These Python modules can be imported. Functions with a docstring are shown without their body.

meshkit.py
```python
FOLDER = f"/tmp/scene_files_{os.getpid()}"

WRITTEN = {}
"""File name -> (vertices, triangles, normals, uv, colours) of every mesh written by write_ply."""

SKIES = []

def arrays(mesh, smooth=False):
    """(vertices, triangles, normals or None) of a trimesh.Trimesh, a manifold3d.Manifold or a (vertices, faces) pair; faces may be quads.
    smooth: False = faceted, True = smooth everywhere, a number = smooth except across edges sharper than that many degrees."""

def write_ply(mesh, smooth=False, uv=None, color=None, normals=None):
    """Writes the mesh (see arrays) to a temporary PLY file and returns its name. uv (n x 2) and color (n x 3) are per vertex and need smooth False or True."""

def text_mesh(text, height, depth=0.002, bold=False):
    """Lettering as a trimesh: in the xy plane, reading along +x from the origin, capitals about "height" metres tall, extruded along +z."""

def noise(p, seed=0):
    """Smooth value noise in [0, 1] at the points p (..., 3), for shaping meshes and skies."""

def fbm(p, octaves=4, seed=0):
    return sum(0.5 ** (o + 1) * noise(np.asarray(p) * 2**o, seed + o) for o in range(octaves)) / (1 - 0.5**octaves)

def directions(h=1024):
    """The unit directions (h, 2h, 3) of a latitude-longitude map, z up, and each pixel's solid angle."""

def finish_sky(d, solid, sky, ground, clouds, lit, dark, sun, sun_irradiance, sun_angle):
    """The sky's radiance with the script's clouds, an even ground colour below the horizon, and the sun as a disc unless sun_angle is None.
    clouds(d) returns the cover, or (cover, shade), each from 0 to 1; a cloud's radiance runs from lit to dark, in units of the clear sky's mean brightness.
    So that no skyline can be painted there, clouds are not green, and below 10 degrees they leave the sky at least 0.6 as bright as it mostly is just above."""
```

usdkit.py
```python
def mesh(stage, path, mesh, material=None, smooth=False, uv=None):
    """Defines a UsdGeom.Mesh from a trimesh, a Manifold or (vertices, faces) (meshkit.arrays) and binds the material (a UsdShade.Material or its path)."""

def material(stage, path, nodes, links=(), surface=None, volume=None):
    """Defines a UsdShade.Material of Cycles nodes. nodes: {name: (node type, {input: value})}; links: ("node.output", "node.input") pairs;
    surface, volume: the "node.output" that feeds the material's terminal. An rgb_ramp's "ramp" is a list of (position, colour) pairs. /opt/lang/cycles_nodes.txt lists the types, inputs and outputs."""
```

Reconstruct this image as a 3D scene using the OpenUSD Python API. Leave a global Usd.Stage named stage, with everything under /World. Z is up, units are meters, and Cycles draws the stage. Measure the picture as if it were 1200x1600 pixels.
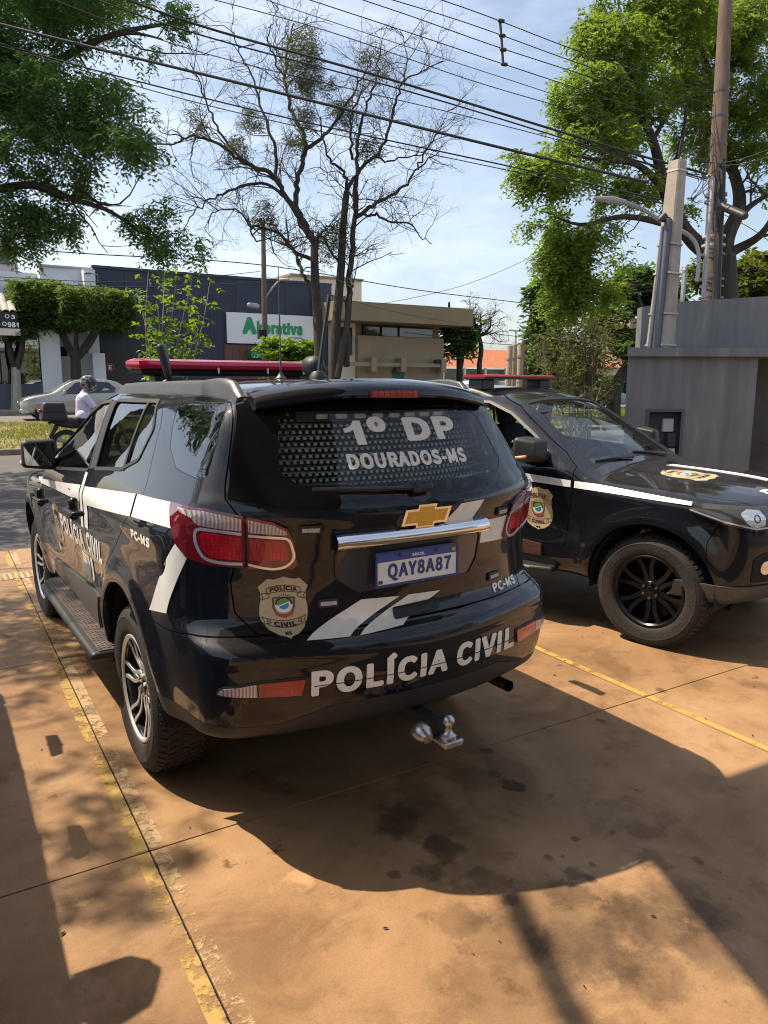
import glob, math, random
import numpy as np, trimesh, manifold3d as m3, shapely
from shapely import affinity
from shapely.geometry import Polygon, MultiPolygon, LineString, Point
from shapely.ops import unary_union
from scipy.interpolate import PchipInterpolator
from pxr import Gf, Sdf, Usd, UsdGeom, UsdLux, UsdShade, Vt
import meshkit, usdkit

stage = Usd.Stage.CreateInMemory()
UsdGeom.SetStageUpAxis(stage, "Z")
UsdGeom.SetStageMetersPerUnit(stage, 1.0)
UsdGeom.Xform.Define(stage, "/World")
UsdGeom.Scope.Define(stage, "/World/Looks")

# ------------------------------------------------------------------ camera
CAM_POS = np.array([-1.6645, -2.4601, 1.8521])
CAM_YAW, CAM_PITCH, CAM_ROLL, CAM_F = 0.5420, 0.1720, 0.0031, 1166.09   # focal length in photograph pixels (1200 wide)
EXPOSURE = 0.74
cf = np.array([math.sin(CAM_YAW) * math.cos(CAM_PITCH), math.cos(CAM_YAW) * math.cos(CAM_PITCH), -math.sin(CAM_PITCH)])
cr0 = np.array([math.cos(CAM_YAW), -math.sin(CAM_YAW), 0.0])
cu0 = np.cross(cr0, cf)
cr = cr0 * math.cos(CAM_ROLL) + cu0 * math.sin(CAM_ROLL)
cu = -cr0 * math.sin(CAM_ROLL) + cu0 * math.cos(CAM_ROLL)
camera = UsdGeom.Camera.Define(stage, "/World/camera")
camera.AddTransformOp().Set(Gf.Matrix4d(*cr, 0, *cu, 0, *(-cf), 0, *CAM_POS, 1))
camera.CreateHorizontalApertureAttr(36.0)
camera.CreateVerticalApertureAttr(48.0)
camera.CreateFocalLengthAttr(CAM_F / 1200 * 36.0)
camera.CreateClippingRangeAttr(Gf.Vec2f(0.05, 5000))
camera.CreateExposureAttr(EXPOSURE)


def at(px, py, Y=None, X=None, Z=None, D=None):
    """The point of the place that lies behind a pixel of the photograph, on the plane Y=, X= or Z=, or D metres away along the view."""
    d = cf + (px - 600) / CAM_F * cr + (800 - py) / CAM_F * cu
    t = D if D is not None else (Y - CAM_POS[1]) / d[1] if Y is not None else (X - CAM_POS[0]) / d[0] if X is not None else (Z - CAM_POS[2]) / d[2]
    return CAM_POS + t * d


# ------------------------------------------------------------------ sky and sun
SUN_DIR = np.array([-0.47, 0.50, 1.0])
SUN_DIR /= np.linalg.norm(SUN_DIR)
SUN_EL, SUN_ROT = math.asin(SUN_DIR[2]), math.atan2(SUN_DIR[0], SUN_DIR[1])
sky_mat = usdkit.material(stage, "/World/Looks/sky", {
    "tc": ("texture_coordinate", {}),
    "sky": ("sky_texture", {"sky_type": "single_scattering", "sun_disc": False, "sun_elevation": SUN_EL, "sun_rotation": SUN_ROT, "aerosol_density": 2.2, "air_density": 1.0, "ozone_density": 1.2}),
    "map": ("mapping", {"scale": (1.1, 1.1, 4.0), "rotation": (0.25, 0.1, 0.5)}),
    "n": ("noise_texture", {"scale": 2.2, "detail": 8.0, "roughness": 0.62, "distortion": 0.5}),
    "r": ("rgb_ramp", {"ramp": [(0.0, (.12, .12, .12)), (0.44, (.15, .15, .15)), (0.62, (0.38, 0.38, 0.38)), (0.80, (0.62, 0.62, 0.62)), (1, (.7, .7, .7))]}),
    "fm": ("math", {"math_type": "multiply", "value2": 0.6}),
    "mix": ("mix", {"mix_type": "mix", "color2": (11.5, 11.8, 12.2)}),
    "bg": ("background_shader", {"strength": 0.105}),
}, [("tc.generated", "map.vector"), ("map.vector", "n.vector"), ("n.fac", "r.fac"), ("r.color", "fm.value1"), ("fm.value", "mix.fac"), ("sky.color", "mix.color1"), ("mix.color", "bg.color")], surface="bg.background")
dome = UsdLux.DomeLight.Define(stage, "/World/sky")
UsdShade.MaterialBindingAPI.Apply(dome.GetPrim()).Bind(sky_mat)
dome.GetPrim().SetCustomDataByKey("kind", "structure")
sun = UsdLux.DistantLight.Define(stage, "/World/sun")
sun.CreateNormalizeAttr(True)
sun.CreateIntensityAttr(1.25)
sun.CreateAngleAttr(0.53)
sun.CreateColorAttr(Gf.Vec3f(1.0, 0.86, 0.68))
_z = Gf.Vec3d(*SUN_DIR)
sun.AddTransformOp().Set(Gf.Matrix4d(Gf.Rotation(Gf.Vec3d(0, 0, 1), _z), Gf.Vec3d(0, 0, 30)))

# ------------------------------------------------------------------ helpers
_used = {}


def path_for(name, parent=None):
    base = f"{parent.GetPath() if parent else '/World'}/{name}"
    k = _used.get(base, -1) + 1
    _used[base] = k
    return base if k == 0 else f"{base}_{k:03d}"


def tag(p, label=None, cat=None, group=None, kind=None):
    p = p.GetPrim() if hasattr(p, "GetPrim") else p
    for k, v in (("label", label), ("category", cat), ("group", group), ("kind", kind)):
        if v:
            p.SetCustomDataByKey(k, v)
    return p


def obj(name, mesh, mat, parent=None, smooth=30, label=None, kind=None, normals=None):
    """One Mesh prim. mesh: trimesh, Manifold, (v, f) or a list of those."""
    path = path_for(name, parent)
    if isinstance(mesh, list):
        mesh = cat(mesh)
    if normals is not None:
        v, f = mesh
        g = usdkit.mesh(stage, path, (v, f), mat, False)
        g.CreateNormalsAttr(Vt.Vec3fArray.FromNumpy(np.asarray(normals, np.float32)))
        g.SetNormalsInterpolation("vertex")
    else:
        g = usdkit.mesh(stage, path, mesh, mat, smooth)
    return tag(g, label, None, None, kind)


def thing(name, label, category, loc=(0, 0, 0), rotz=0.0, group=None):
    x = UsdGeom.Xform.Define(stage, path_for(name))
    x.AddTranslateOp().Set(Gf.Vec3d(*map(float, loc)))
    if rotz:
        x.AddRotateZOp().Set(float(math.degrees(rotz)))
    return tag(x, label, category, group)


def tm(m):
    if isinstance(m, trimesh.Trimesh):
        return m
    v, f, _ = meshkit.arrays(m)
    return trimesh.Trimesh(v, f, process=False)


def cat(ms):
    ms = [tm(m) for m in ms]
    return trimesh.util.concatenate(ms) if len(ms) > 1 else ms[0]


def box(x0, x1, y0, y1, z0, z1):
    b = trimesh.creation.box([abs(x1 - x0), abs(y1 - y0), abs(z1 - z0)])
    b.apply_translation([(x0 + x1) / 2, (y0 + y1) / 2, (z0 + z1) / 2])
    return b


def rbox(x0, x1, y0, y1, z0, z1, r=0.01, n=8):
    """Box with rounded edges."""
    c = [m3.Manifold.sphere(r, n).translate((x, y, z)) for x in (x0 + r, x1 - r) for y in (y0 + r, y1 - r) for z in (z0 + r, z1 - r)]
    return tm(m3.Manifold.batch_hull(c))


def tube(pts, rad, n=8, cap=True):
    """Round tube through points, radii per point."""
    p = np.asarray(pts, float)
    r = np.broadcast_to(np.asarray(rad, float), (len(p),))
    t = np.gradient(p, axis=0)
    t /= np.linalg.norm(t, axis=1, keepdims=True) + 1e-12
    ref = np.array([0.0, 0.0, 1.0]) if abs(t[0][2]) < 0.9 else np.array([1.0, 0, 0])
    a = np.cross(t[0], ref)
    a /= np.linalg.norm(a)
    A = []
    for k in range(len(p)):
        a = a - t[k] * (a @ t[k])
        a /= np.linalg.norm(a) + 1e-12
        A.append(a.copy())
    A = np.array(A)
    B = np.cross(t, A)
    ang = np.arange(n) * 2 * np.pi / n
    v = p[:, None] + r[:, None, None] * (np.cos(ang)[None, :, None] * A[:, None] + np.sin(ang)[None, :, None] * B[:, None])
    i, j = np.meshgrid(np.arange(len(p) - 1), np.arange(n), indexing="ij")
    q = np.stack([i * n + j, i * n + (j + 1) % n, (i + 1) * n + (j + 1) % n, (i + 1) * n + j], -1).reshape(-1, 4)
    f = np.vstack([q[:, [0, 1, 2]], q[:, [0, 2, 3]]])
    v = v.reshape(-1, 3)
    if cap:
        m = len(v)
        v = np.vstack([v, p[0], p[-1]])
        k = np.arange(n)
        f = np.vstack([f, np.stack([np.full(n, m), (k + 1) % n, k], 1), np.stack([np.full(n, m + 1), m - n + k, m - n + (k + 1) % n], 1)])
    return trimesh.Trimesh(v, f, process=False)


def lathe(prof, n=48):
    """prof: (radius, height) list; around z."""
    prof = np.asarray(prof, float)
    ang = np.arange(n) * 2 * np.pi / n
    v = np.stack([prof[:, None, 0] * np.cos(ang), prof[:, None, 0] * np.sin(ang), np.broadcast_to(prof[:, None, 1], (len(prof), n))], -1).reshape(-1, 3)
    i, j = np.meshgrid(np.arange(len(prof) - 1), np.arange(n), indexing="ij")
    q = np.stack([i * n + j, i * n + (j + 1) % n, (i + 1) * n + (j + 1) % n, (i + 1) * n + j], -1).reshape(-1, 4)
    return trimesh.Trimesh(v, np.vstack([q[:, [0, 1, 2]], q[:, [0, 2, 3]]]), process=False)


def xf(m, R=None, t=None):
    m = tm(m).copy()
    M = np.eye(4)
    if R is not None:
        M[:3, :3] = R
    if t is not None:
        M[:3, 3] = t
    m.apply_transform(M)
    return m


def rot(axis, deg):
    return trimesh.transformations.rotation_matrix(math.radians(deg), {"x": [1, 0, 0], "y": [0, 1, 0], "z": [0, 0, 1]}[axis])[:3, :3]


def ext(poly, d):
    """Extrude a shapely polygon (or several) along +z."""
    gs = getattr(poly, "geoms", [poly])
    return cat([trimesh.creation.extrude_polygon(g, d, engine="earcut") for g in gs if g.area > 1e-9])


_fonts = {}


def text_poly(s, height, weight=700, spacing=0.0):
    """Lettering as shapely polygons: capitals height tall, from the origin along +x."""
    from PIL import Image, ImageDraw, ImageFont
    if "f" not in _fonts:
        _fonts["f"] = ImageFont.truetype(glob.glob("/opt/blender-*/*/datafiles/fonts/Noto Sans CJK Regular.woff2")[0], 120)
    f = _fonts["f"]
    sw = int(round(np.interp(weight, [400, 560, 700, 800, 900], [0, 2, 5, 7, 8])))
    out, x = [], 0.0
    for ch in s:
        w = f.getlength(ch) + sw * 1.5
        if ch == "1":     # a plain one without a foot
            out.append(affinity.translate(Polygon([(32, 0), (32 + 12 + 2 * sw, 0), (32 + 12 + 2 * sw, 90), (38, 90), (31, 76), (20, 66), (6, 61), (6, 45), (20, 49), (32, 57)]), x, 0))
            x += 78 + spacing * 87
            continue
        if ch != " ":
            im = Image.new("L", (int(w) + 60, 260))
            ImageDraw.Draw(im).text((30, 170), ch, 255, f, anchor="ls", stroke_width=sw)
            on = np.pad(np.asarray(im) > 127, ((0, 0), (1, 1))).astype(np.int8)
            rows, st = np.nonzero(np.diff(on, axis=1) == 1)
            en = np.nonzero(np.diff(on, axis=1) == -1)[1]
            sh = unary_union(shapely.box(st - 30, 170 - rows - 1, en - 30, 170 - rows)).buffer(0.7).buffer(-0.7).simplify(0.8)
            out.append(affinity.translate(sh, x, 0))
        x += w + spacing * 87
    k = height / 88
    return affinity.scale(unary_union(out), k, k, origin=(0, 0))


def fit_poly(p, w, h):
    """Scale and move polygons so that their bounds are [0,w]x[0,h]."""
    x0, y0, x1, y1 = p.bounds
    return affinity.affine_transform(p, [w / (x1 - x0), 0, 0, h / (y1 - y0), -x0 * w / (x1 - x0), -y0 * h / (y1 - y0)])


def smooth_line(pts, n=8, closed=False):
    from scipy.interpolate import CubicSpline
    p = np.asarray(pts, float)
    if closed:
        p = np.vstack([p, p[:1]])
    s = np.r_[0, np.cumsum(np.linalg.norm(np.diff(p, axis=0), axis=1))]
    c = CubicSpline(s, p, bc_type="periodic" if closed else "natural")
    q = c(np.linspace(0, s[-1], n * (len(p) - 1) + 1))
    return q[:-1] if closed else q


def rpoly(pts, r=0.02):
    """Polygon with rounded corners."""
    p = Polygon(pts)
    return p.buffer(-r).buffer(2 * r, quad_segs=5).buffer(-r, quad_segs=5)


# ------------------------------------------------------------------ materials
def simple(name, color, rough=0.5, metal=0.0, **k):
    return usdkit.material(stage, f"/World/Looks/{name}", {"p": ("principled_bsdf", {"base_color": color, "roughness": rough, "metallic": metal, **k})}, [], surface="p.BSDF")


def mottled(name, c1, c2, scale=4.0, rough=0.8, bump=0.2, detail=8.0, space="position", dist=0.02, rough2=None, metal=0.0, stretch=(1, 1, 1), lo=0.3, hi=0.7, **k):
    """Two-tone noise with fine relief."""
    src = ("geometry", {}) if space == "position" else ("texture_coordinate", {})
    out = "g.position" if space == "position" else "g.object"
    return usdkit.material(stage, f"/World/Looks/{name}", {
        "g": src, "m": ("mapping", {"scale": stretch}),
        "n": ("noise_texture", {"scale": scale, "detail": detail, "roughness": 0.62}),
        "r": ("rgb_ramp", {"ramp": [(0, c1), (lo, c1), (hi, c2), (1, c2)]}),
        "n2": ("noise_texture", {"scale": scale * 9, "detail": 4.0}),
        "b": ("bump", {"strength": bump, "distance": dist}),
        "rr": ("map_range", {"from_min": 0.3, "from_max": 0.7, "to_min": rough, "to_max": rough2 if rough2 is not None else rough}),
        "p": ("principled_bsdf", {"metallic": metal, **k}),
    }, [(out, "m.vector"), ("m.vector", "n.vector"), ("m.vector", "n2.vector"), ("n.fac", "r.fac"), ("r.color", "p.base_color"), ("n2.fac", "b.height"), ("b.normal", "p.normal"), ("n.fac", "rr.value"), ("rr.result", "p.roughness")], surface="p.BSDF")


def pane(name, tint, refl_ior=1.5, rough=0.0):
    return usdkit.material(stage, f"/World/Looks/{name}", {
        "t": ("transparent_bsdf", {"color": tint}), "g": ("glossy_bsdf", {"color": (1, 1, 1), "roughness": rough}),
        "f": ("fresnel", {"IOR": refl_ior}), "ge": ("geometry", {}), "k": ("math", {"math_type": "multiply_add", "value2": -1.0, "value3": 1.0}), "fk": ("math", {"math_type": "multiply"}), "m": ("mix_closure", {}),
    }, [("ge.backfacing", "k.value1"), ("f.fac", "fk.value1"), ("k.value", "fk.value2"), ("fk.value", "m.fac"), ("t.BSDF", "m.closure1"), ("g.BSDF", "m.closure2")], surface="m.closure")
# ------------------------------------------------------------------ ground
GP = PchipInterpolator([-60, 6.7, 9, 15.8, 24.5, 26.5, 34, 60, 2000], [0, 0, .04, .27, .44, .48, .58, .7, .7])


def gz(y):
    return float(GP(y))


def strip(x0, x1, ys, dz, th=None):
    """A sheet (or slab) that follows the lie of the land from ys[0] to ys[-1]."""
    ys = np.asarray(ys, float)
    z = GP(ys) + dz
    v = np.vstack([np.c_[np.full(len(ys), x0), ys, z], np.c_[np.full(len(ys), x1), ys, z]])
    n = len(ys)
    q = np.array([(i, n + i, n + i + 1, i + 1) for i in range(n - 1)])
    return trimesh.Trimesh(v, np.vstack([q[:, [0, 1, 2]], q[:, [0, 2, 3]]]), process=False)


def concrete_material(name):
    """Red-earth stained concrete with oil spots that have their own places."""
    nodes = {
        "g": ("geometry", {}),
        "n1": ("noise_texture", {"scale": 0.9, "detail": 9.0, "roughness": 0.62, "distortion": 0.8}),
        "n2": ("noise_texture", {"scale": 4.5, "detail": 12.0, "roughness": 0.72}),
        "n3": ("noise_texture", {"scale": 130.0, "detail": 5.0, "roughness": .7}),
        "n4": ("noise_texture", {"scale": 260.0, "detail": 2.0}),
        "r1": ("rgb_ramp", {"ramp": [(0, (.15, .080, .036)), (.36, (.235, .132, .060)), (.60, (.345, .207, .102)), (1, (.46, .30, .165))]}),
        "r2": ("rgb_ramp", {"ramp": [(0, (.45, .41, .39)), (.33, (.70, .66, .63)), (.45, (.96, .95, .94)), (.60, (1.02, 1.02, 1.02)), (1, (1.3, 1.27, 1.22))]}),
        "st": ("noise_texture", {"scale": 1.5, "detail": 8.0, "roughness": .66, "distortion": 1.1}),
        "sr": ("rgb_ramp", {"ramp": [(0, (.50, .46, .44)), (.38, (.60, .56, .53)), (.47, (.92, .91, .90)), (.55, (1, 1, 1)), (1, (1, 1, 1))]}),
        "m5": ("mix", {"mix_type": "multiply", "fac": 0.75}),
        "m1": ("mix", {"mix_type": "multiply", "fac": 1.0}),
        "r3": ("rgb_ramp", {"ramp": [(0, (.4, .4, .4)), (.36, (.86, .86, .86)), (.5, (1, 1, 1)), (.64, (1.1, 1.1, 1.1)), (1, (1.6, 1.6, 1.6))]}),
        "m2": ("mix", {"mix_type": "multiply", "fac": 0.8}),
        "vp": ("voronoi_texture", {"scale": 3.1, "feature": "f1"}),
        "vd": ("rgb_ramp", {"ramp": [(0, (.22, .20, .18)), (.05, (.30, .27, .24)), (.085, (.95, .95, .95)), (1, (1, 1, 1))]}),
        "m3": ("mix", {"mix_type": "multiply", "fac": 0.8}),
        "ob": ("voronoi_texture", {"scale": 0.9, "feature": "smooth_f1", "smoothness": 0.6}),
        "dn": ("mix", {"mix_type": "mix", "fac": 0.30}),
        "b": ("bump", {"strength": 0.18, "distance": 0.01}),
        "bb": ("mix", {"fac": 0.5}),
        "rr": ("map_range", {"from_min": .3, "from_max": .7, "to_min": .62, "to_max": .48}),
        "p": ("principled_bsdf", {"specular_ior_level": .3}),
        "sc": ("mapping", {"scale": (1.0, .35, 1)}),
        "scr": ("noise_texture", {"scale": 16.0, "detail": 6.0, "roughness": .7}),
        "scm": ("rgb_ramp", {"ramp": [(0, (1, 1, 1)), (.60, (1, 1, 1)), (.72, (1.35, 1.3, 1.25)), (1, (1.5, 1.45, 1.4))]}),
        "m4": ("mix", {"mix_type": "multiply", "fac": 0.7}),
    }
    links = [("g.position", "n1.vector"), ("g.position", "n2.vector"), ("g.position", "n3.vector"), ("g.position", "n4.vector"), ("n1.fac", "r1.fac"), ("n2.fac", "r2.fac"), ("r1.color", "m1.color1"), ("r2.color", "m1.color2"),
             ("n3.fac", "r3.fac"), ("m1.color", "m2.color1"), ("r3.color", "m2.color2"), ("g.position", "dn.color1"), ("n2.color", "dn.color2"), ("dn.color", "vp.vector"), ("vp.distance", "vd.fac"), ("m2.color", "m3.color1"), ("vd.color", "m3.color2"),
             ("g.position", "sc.vector"), ("sc.vector", "scr.vector"), ("scr.fac", "scm.fac"), ("m3.color", "m4.color1"), ("scm.color", "m4.color2"),
             ("n3.color", "bb.color1"), ("n4.color", "bb.color2"), ("bb.color", "b.height"), ("b.normal", "p.normal"), ("n2.fac", "rr.value"), ("rr.result", "p.roughness")]
    links += [("g.position", "st.vector"), ("st.fac", "sr.fac"), ("m4.color", "m5.color1"), ("sr.color", "m5.color2")]
    last = "m5"
    spots = [((.02, -.05), .20, .42), ((-.10, .02), .13, .5), ((-.04, -.22), .085, .6), ((.50, -.03), .05, .85), ((.62, -.16), .045, .7), ((.28, -.62), .06, .55), ((.20, -.70), .09, .45), ((.30, -.95), .16, .38), ((.52, -.90), .14, .35), ((.05, -.92), .18, .40), ((-.15, -.75), .16, .35), ((-.25, -.60), .10, .35), ((.62, -.72), .07, .4), ((.75, -.60), .08, .35), ((.10, .16), .12, .35), ((.40, .12), .14, .28), ((.38, -1.15), .13, .42), ((.15, -1.1), .14, .38), ((-.18, -.33), .06, .5), ((1.25, .0), .10, .3), ((.0, -.48), .08, .45), ((.55, -1.05), .10, .3), ((-1.36, .16), .05, -1.3), ((-.62, -.12), .05, -.6), ((.02, -.30), .20, .3), ((-.30, -.95), .2, .25), ((-1.75, 1.4), .3, .2), ((-1.0, 1.4), .25, .15), ((1.3, -.45), .12, .25), ((2.3, .3), .12, .3), ((2.6, .1), .10, .3), ((.12, -.80), .30, .42), ((.42, -1.0), .22, .30), ((.28, -.50), .026, .55), ((.33, -.53), .016, .6), ((.46, -.47), .02, .6), ((.40, -.62), .022, .5), ((.62, -.52), .014, .5), ((.20, -.58), .014, .6), ((-.02, -.62), .035, .6), ((.78, -.82), .03, .55), ((.50, .10), .03, .5), ((.62, .30), .025, .5), ((-.30, -.28), .03, .6)]
    for i, ((x, y), r, a) in enumerate(spots):
        big = r > .04
        nodes[f"d{i}"] = ("vector_math", {"math_type": "distance", "vector2": (x, y, 0)})
        nodes[f"e{i}"] = ("math", {"math_type": "multiply_add", "value2": 0.34 if big else 0.13})
        nodes[f"f{i}"] = ("map_range", {"range_type": "smoothstep", "from_min": (r * .55 + .17) if big else (r * .8 + .062), "from_max": (r * 1.15 + .17) if big else (r * 1.05 + .068), "to_min": 1 - a * .85, "to_max": 1.0, "clamp": True})
        nodes[f"x{i}"] = ("mix", {"mix_type": "multiply", "fac": 1.0})
        links += [("g.position", f"d{i}.vector1"), ("n2.fac", f"e{i}.value1"), (f"d{i}.value", f"e{i}.value3"), (f"e{i}.value", f"f{i}.value"), (f"{last}.color", f"x{i}.color1"), (f"f{i}.result", f"x{i}.color2")]
        last = f"x{i}"
    links.append((f"{last}.color", "p.base_color"))
    return usdkit.material(stage, f"/World/Looks/{name}", nodes, links, surface="p.BSDF")


def worn_paint(name, c1, c2, thr, scale=11.0):
    """Road paint worn away in flakes."""
    return usdkit.material(stage, f"/World/Looks/{name}", {
        "g": ("geometry", {}), "n": ("noise_texture", {"scale": scale, "detail": 9.0, "roughness": .72}), "nb": ("noise_texture", {"scale": 1.6, "detail": 3.0}),
        "a": ("math", {"math_type": "multiply_add", "value2": .7}), "st": ("map_range", {"from_min": thr, "from_max": thr + .10, "to_min": 0, "to_max": 1, "clamp": True}),
        "nc": ("noise_texture", {"scale": 40.0, "detail": 4.0}), "r": ("rgb_ramp", {"ramp": [(0, c1), (1, c2)]}),
        "d": ("principled_bsdf", {"roughness": .6}), "t": ("transparent_bsdf", {}), "m": ("mix_closure", {}),
    }, [("g.position", "n.vector"), ("g.position", "nb.vector"), ("g.position", "nc.vector"), ("nb.fac", "a.value1"), ("n.fac", "a.value3"), ("a.value", "st.value"), ("nc.fac", "r.fac"), ("r.color", "d.base_color"), ("st.result", "m.fac"), ("t.BSDF", "m.closure1"), ("d.BSDF", "m.closure2")], surface="m.closure")


MAT_CON = concrete_material("stained_concrete")
MAT_JOINT = mottled("joint_dirt", (.006, .0045, .003), (.014, .010, .006), 20.0, .95, .1)
MAT_ASPHALT = mottled("asphalt", (.060, .055, .052), (.10, .090, .082), .8, .85, .5, dist=.006)
MAT_FARROAD = mottled("far_asphalt", (.10, .095, .09), (.15, .14, .13), 1.2, .85, .3, dist=.006)
MAT_EARTH = mottled("red_earth", (.15, .085, .045), (.24, .15, .085), 1.3, .95, .5)
MAT_KERB = mottled("kerb_concrete", (.16, .12, .09), (.28, .22, .17), 3.0, .85, .3)
MAT_TURF = mottled("turf_soil", (.10, .085, .03), (.22, .18, .07), 2.0, .95, .5)
MAT_PAVE = mottled("forecourt_paving", (.34, .28, .22), (.44, .37, .30), 1.5, .85, .2)
MAT_TACT = mottled("tactile_tile", (.36, .25, .13), (.46, .33, .19), 9.0, .8, .2)
YELLOW = worn_paint("yellow_paint", (.32, .20, .05), (.42, .27, .075), .78, 15.0)
YELLOW2 = worn_paint("yellow_paint_solid", (.38, .24, .045), (.47, .30, .07), .74)
PALE = worn_paint("pale_old_paint", (.36, .245, .12), (.41, .285, .145), .80, 18.0)

g_ = obj("ground", strip(-600, 600, [-200, -60, 6.7, 9, 12, 15.8, 20, 24.5, 26.5, 34, 60, 200, 1500], -.10), MAT_EARTH, kind="structure", smooth=False)
yard = UsdGeom.Xform.Define(stage, "/World/concrete_yard")
tag(yard, kind="structure")
obj("joint_filler", box(-13.2, 13.2, -15.0, 6.60, -.08, -.008), MAT_JOINT, yard, smooth=False)
xs = [-1.066 + 2.91 * k for k in range(-4, 5)]
ys_ = [.345 + 2.44 * k for k in range(-6, 3)]
xs = [-13.2] + xs + [13.2]
ys_ = ys_ + [6.64]


def slab(x0, x1, y0, y1, z0, z1, b=.001):
    """Slab with arrises knocked off, seen from above only."""
    v = np.array([(x0, y0, z0), (x1, y0, z0), (x1, y1, z0), (x0, y1, z0), (x0, y0, z1 - b), (x1, y0, z1 - b), (x1, y1, z1 - b), (x0, y1, z1 - b), (x0 + b, y0 + b, z1), (x1 - b, y0 + b, z1), (x1 - b, y1 - b, z1), (x0 + b, y1 - b, z1)])
    f = []
    for a, c in ((0, 4), (4, 8)):
        for k in range(4):
            f += [(a + k, a + (k + 1) % 4, c + (k + 1) % 4), (a + k, c + (k + 1) % 4, c + k)]
    f += [(8, 9, 10), (8, 10, 11)]
    return trimesh.Trimesh(v, f, process=False)


for i in range(len(xs) - 1):
    for j in range(len(ys_) - 1):
        obj("slab", slab(xs[i] + .004, xs[i + 1] - .004, ys_[j] + .004, ys_[j + 1] - .004, -.10, 0), MAT_CON, yard, smooth=False)


def sheet(x0, x1, y0, y1, z):
    return trimesh.Trimesh([(x0, y0, z), (x1, y0, z), (x1, y1, z), (x0, y1, z)], [(0, 1, 2), (0, 2, 3)], process=False)


ln = obj("yellow_bay_line", [sheet(-1.125, -1.070, y0 + .01, y1 - .01, .002) for y0, y1 in zip(ys_[:-1], ys_[1:])], YELLOW, smooth=False, kind="structure")
obj("pale_band", [sheet(-1.062, -1.002, y0 + .01, y1 - .01, .002) for y0, y1 in zip(ys_[:-1], ys_[1:])], PALE, ln, smooth=False)
obj("yellow_bay_line", [sheet(1.848, 1.895, y0 + .01, y1 - .01, .002) for y0, y1 in zip(ys_[:-1], ys_[1:])], YELLOW2, smooth=False, kind="structure")
# tactile strip across the yard
ty = 5.24
tact = obj("tactile_strip", [sheet(-3.2 + .25 * k + .002, -2.95 + .25 * k - .002, ty, ty + .25, .003) for k in range(11)], MAT_TACT, smooth=False, kind="structure")
bumps = []
for k in range(11 * 5):
    for j in range(5):
        c = trimesh.creation.cylinder(.014, .006, sections=8)
        c.apply_translation([-3.2 + .025 + .05 * k, ty + .025 + .05 * j, .006])
        bumps.append(c)
obj("tactile_studs", bumps, MAT_TACT, tact, smooth=False, kind="stuff")

obj("near_road", strip(-300, 300, np.linspace(6.63, 15.7, 12), -.006), MAT_ASPHALT, kind="structure", smooth=False)
obj("median_soil", strip(-300, 300, np.linspace(15.84, 24.4, 10), .10), MAT_TURF, kind="structure", smooth=False)
for nm, y0, y1 in (("median_kerb", 15.7, 15.84), ("median_kerb", 24.4, 24.54), ("pavement_kerb", 31.0, 31.14)):
    kb = UsdGeom.Xform.Define(stage, path_for(nm))
    tag(kb, kind="structure")
    x = -20.0
    while x < 60:
        obj("kerb_stone", slab(x, x + .985, y0, y1, gz(y0) - .2, gz(y0) + .125, .02), MAT_KERB, kb, smooth=False)
        x += 1.0 if x < 12 else 3.0 if x < 30 else 6.0
        if x > 12:
            _x2 = x
    obj("kerb_run", [box(-300, -20.01, y0, y1, gz(y0) - .2, gz(y0) + .125), box(66.1, 300, y0, y1, gz(y0) - .2, gz(y0) + .125)], MAT_KERB, kb, smooth=False, kind="stuff")
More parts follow.
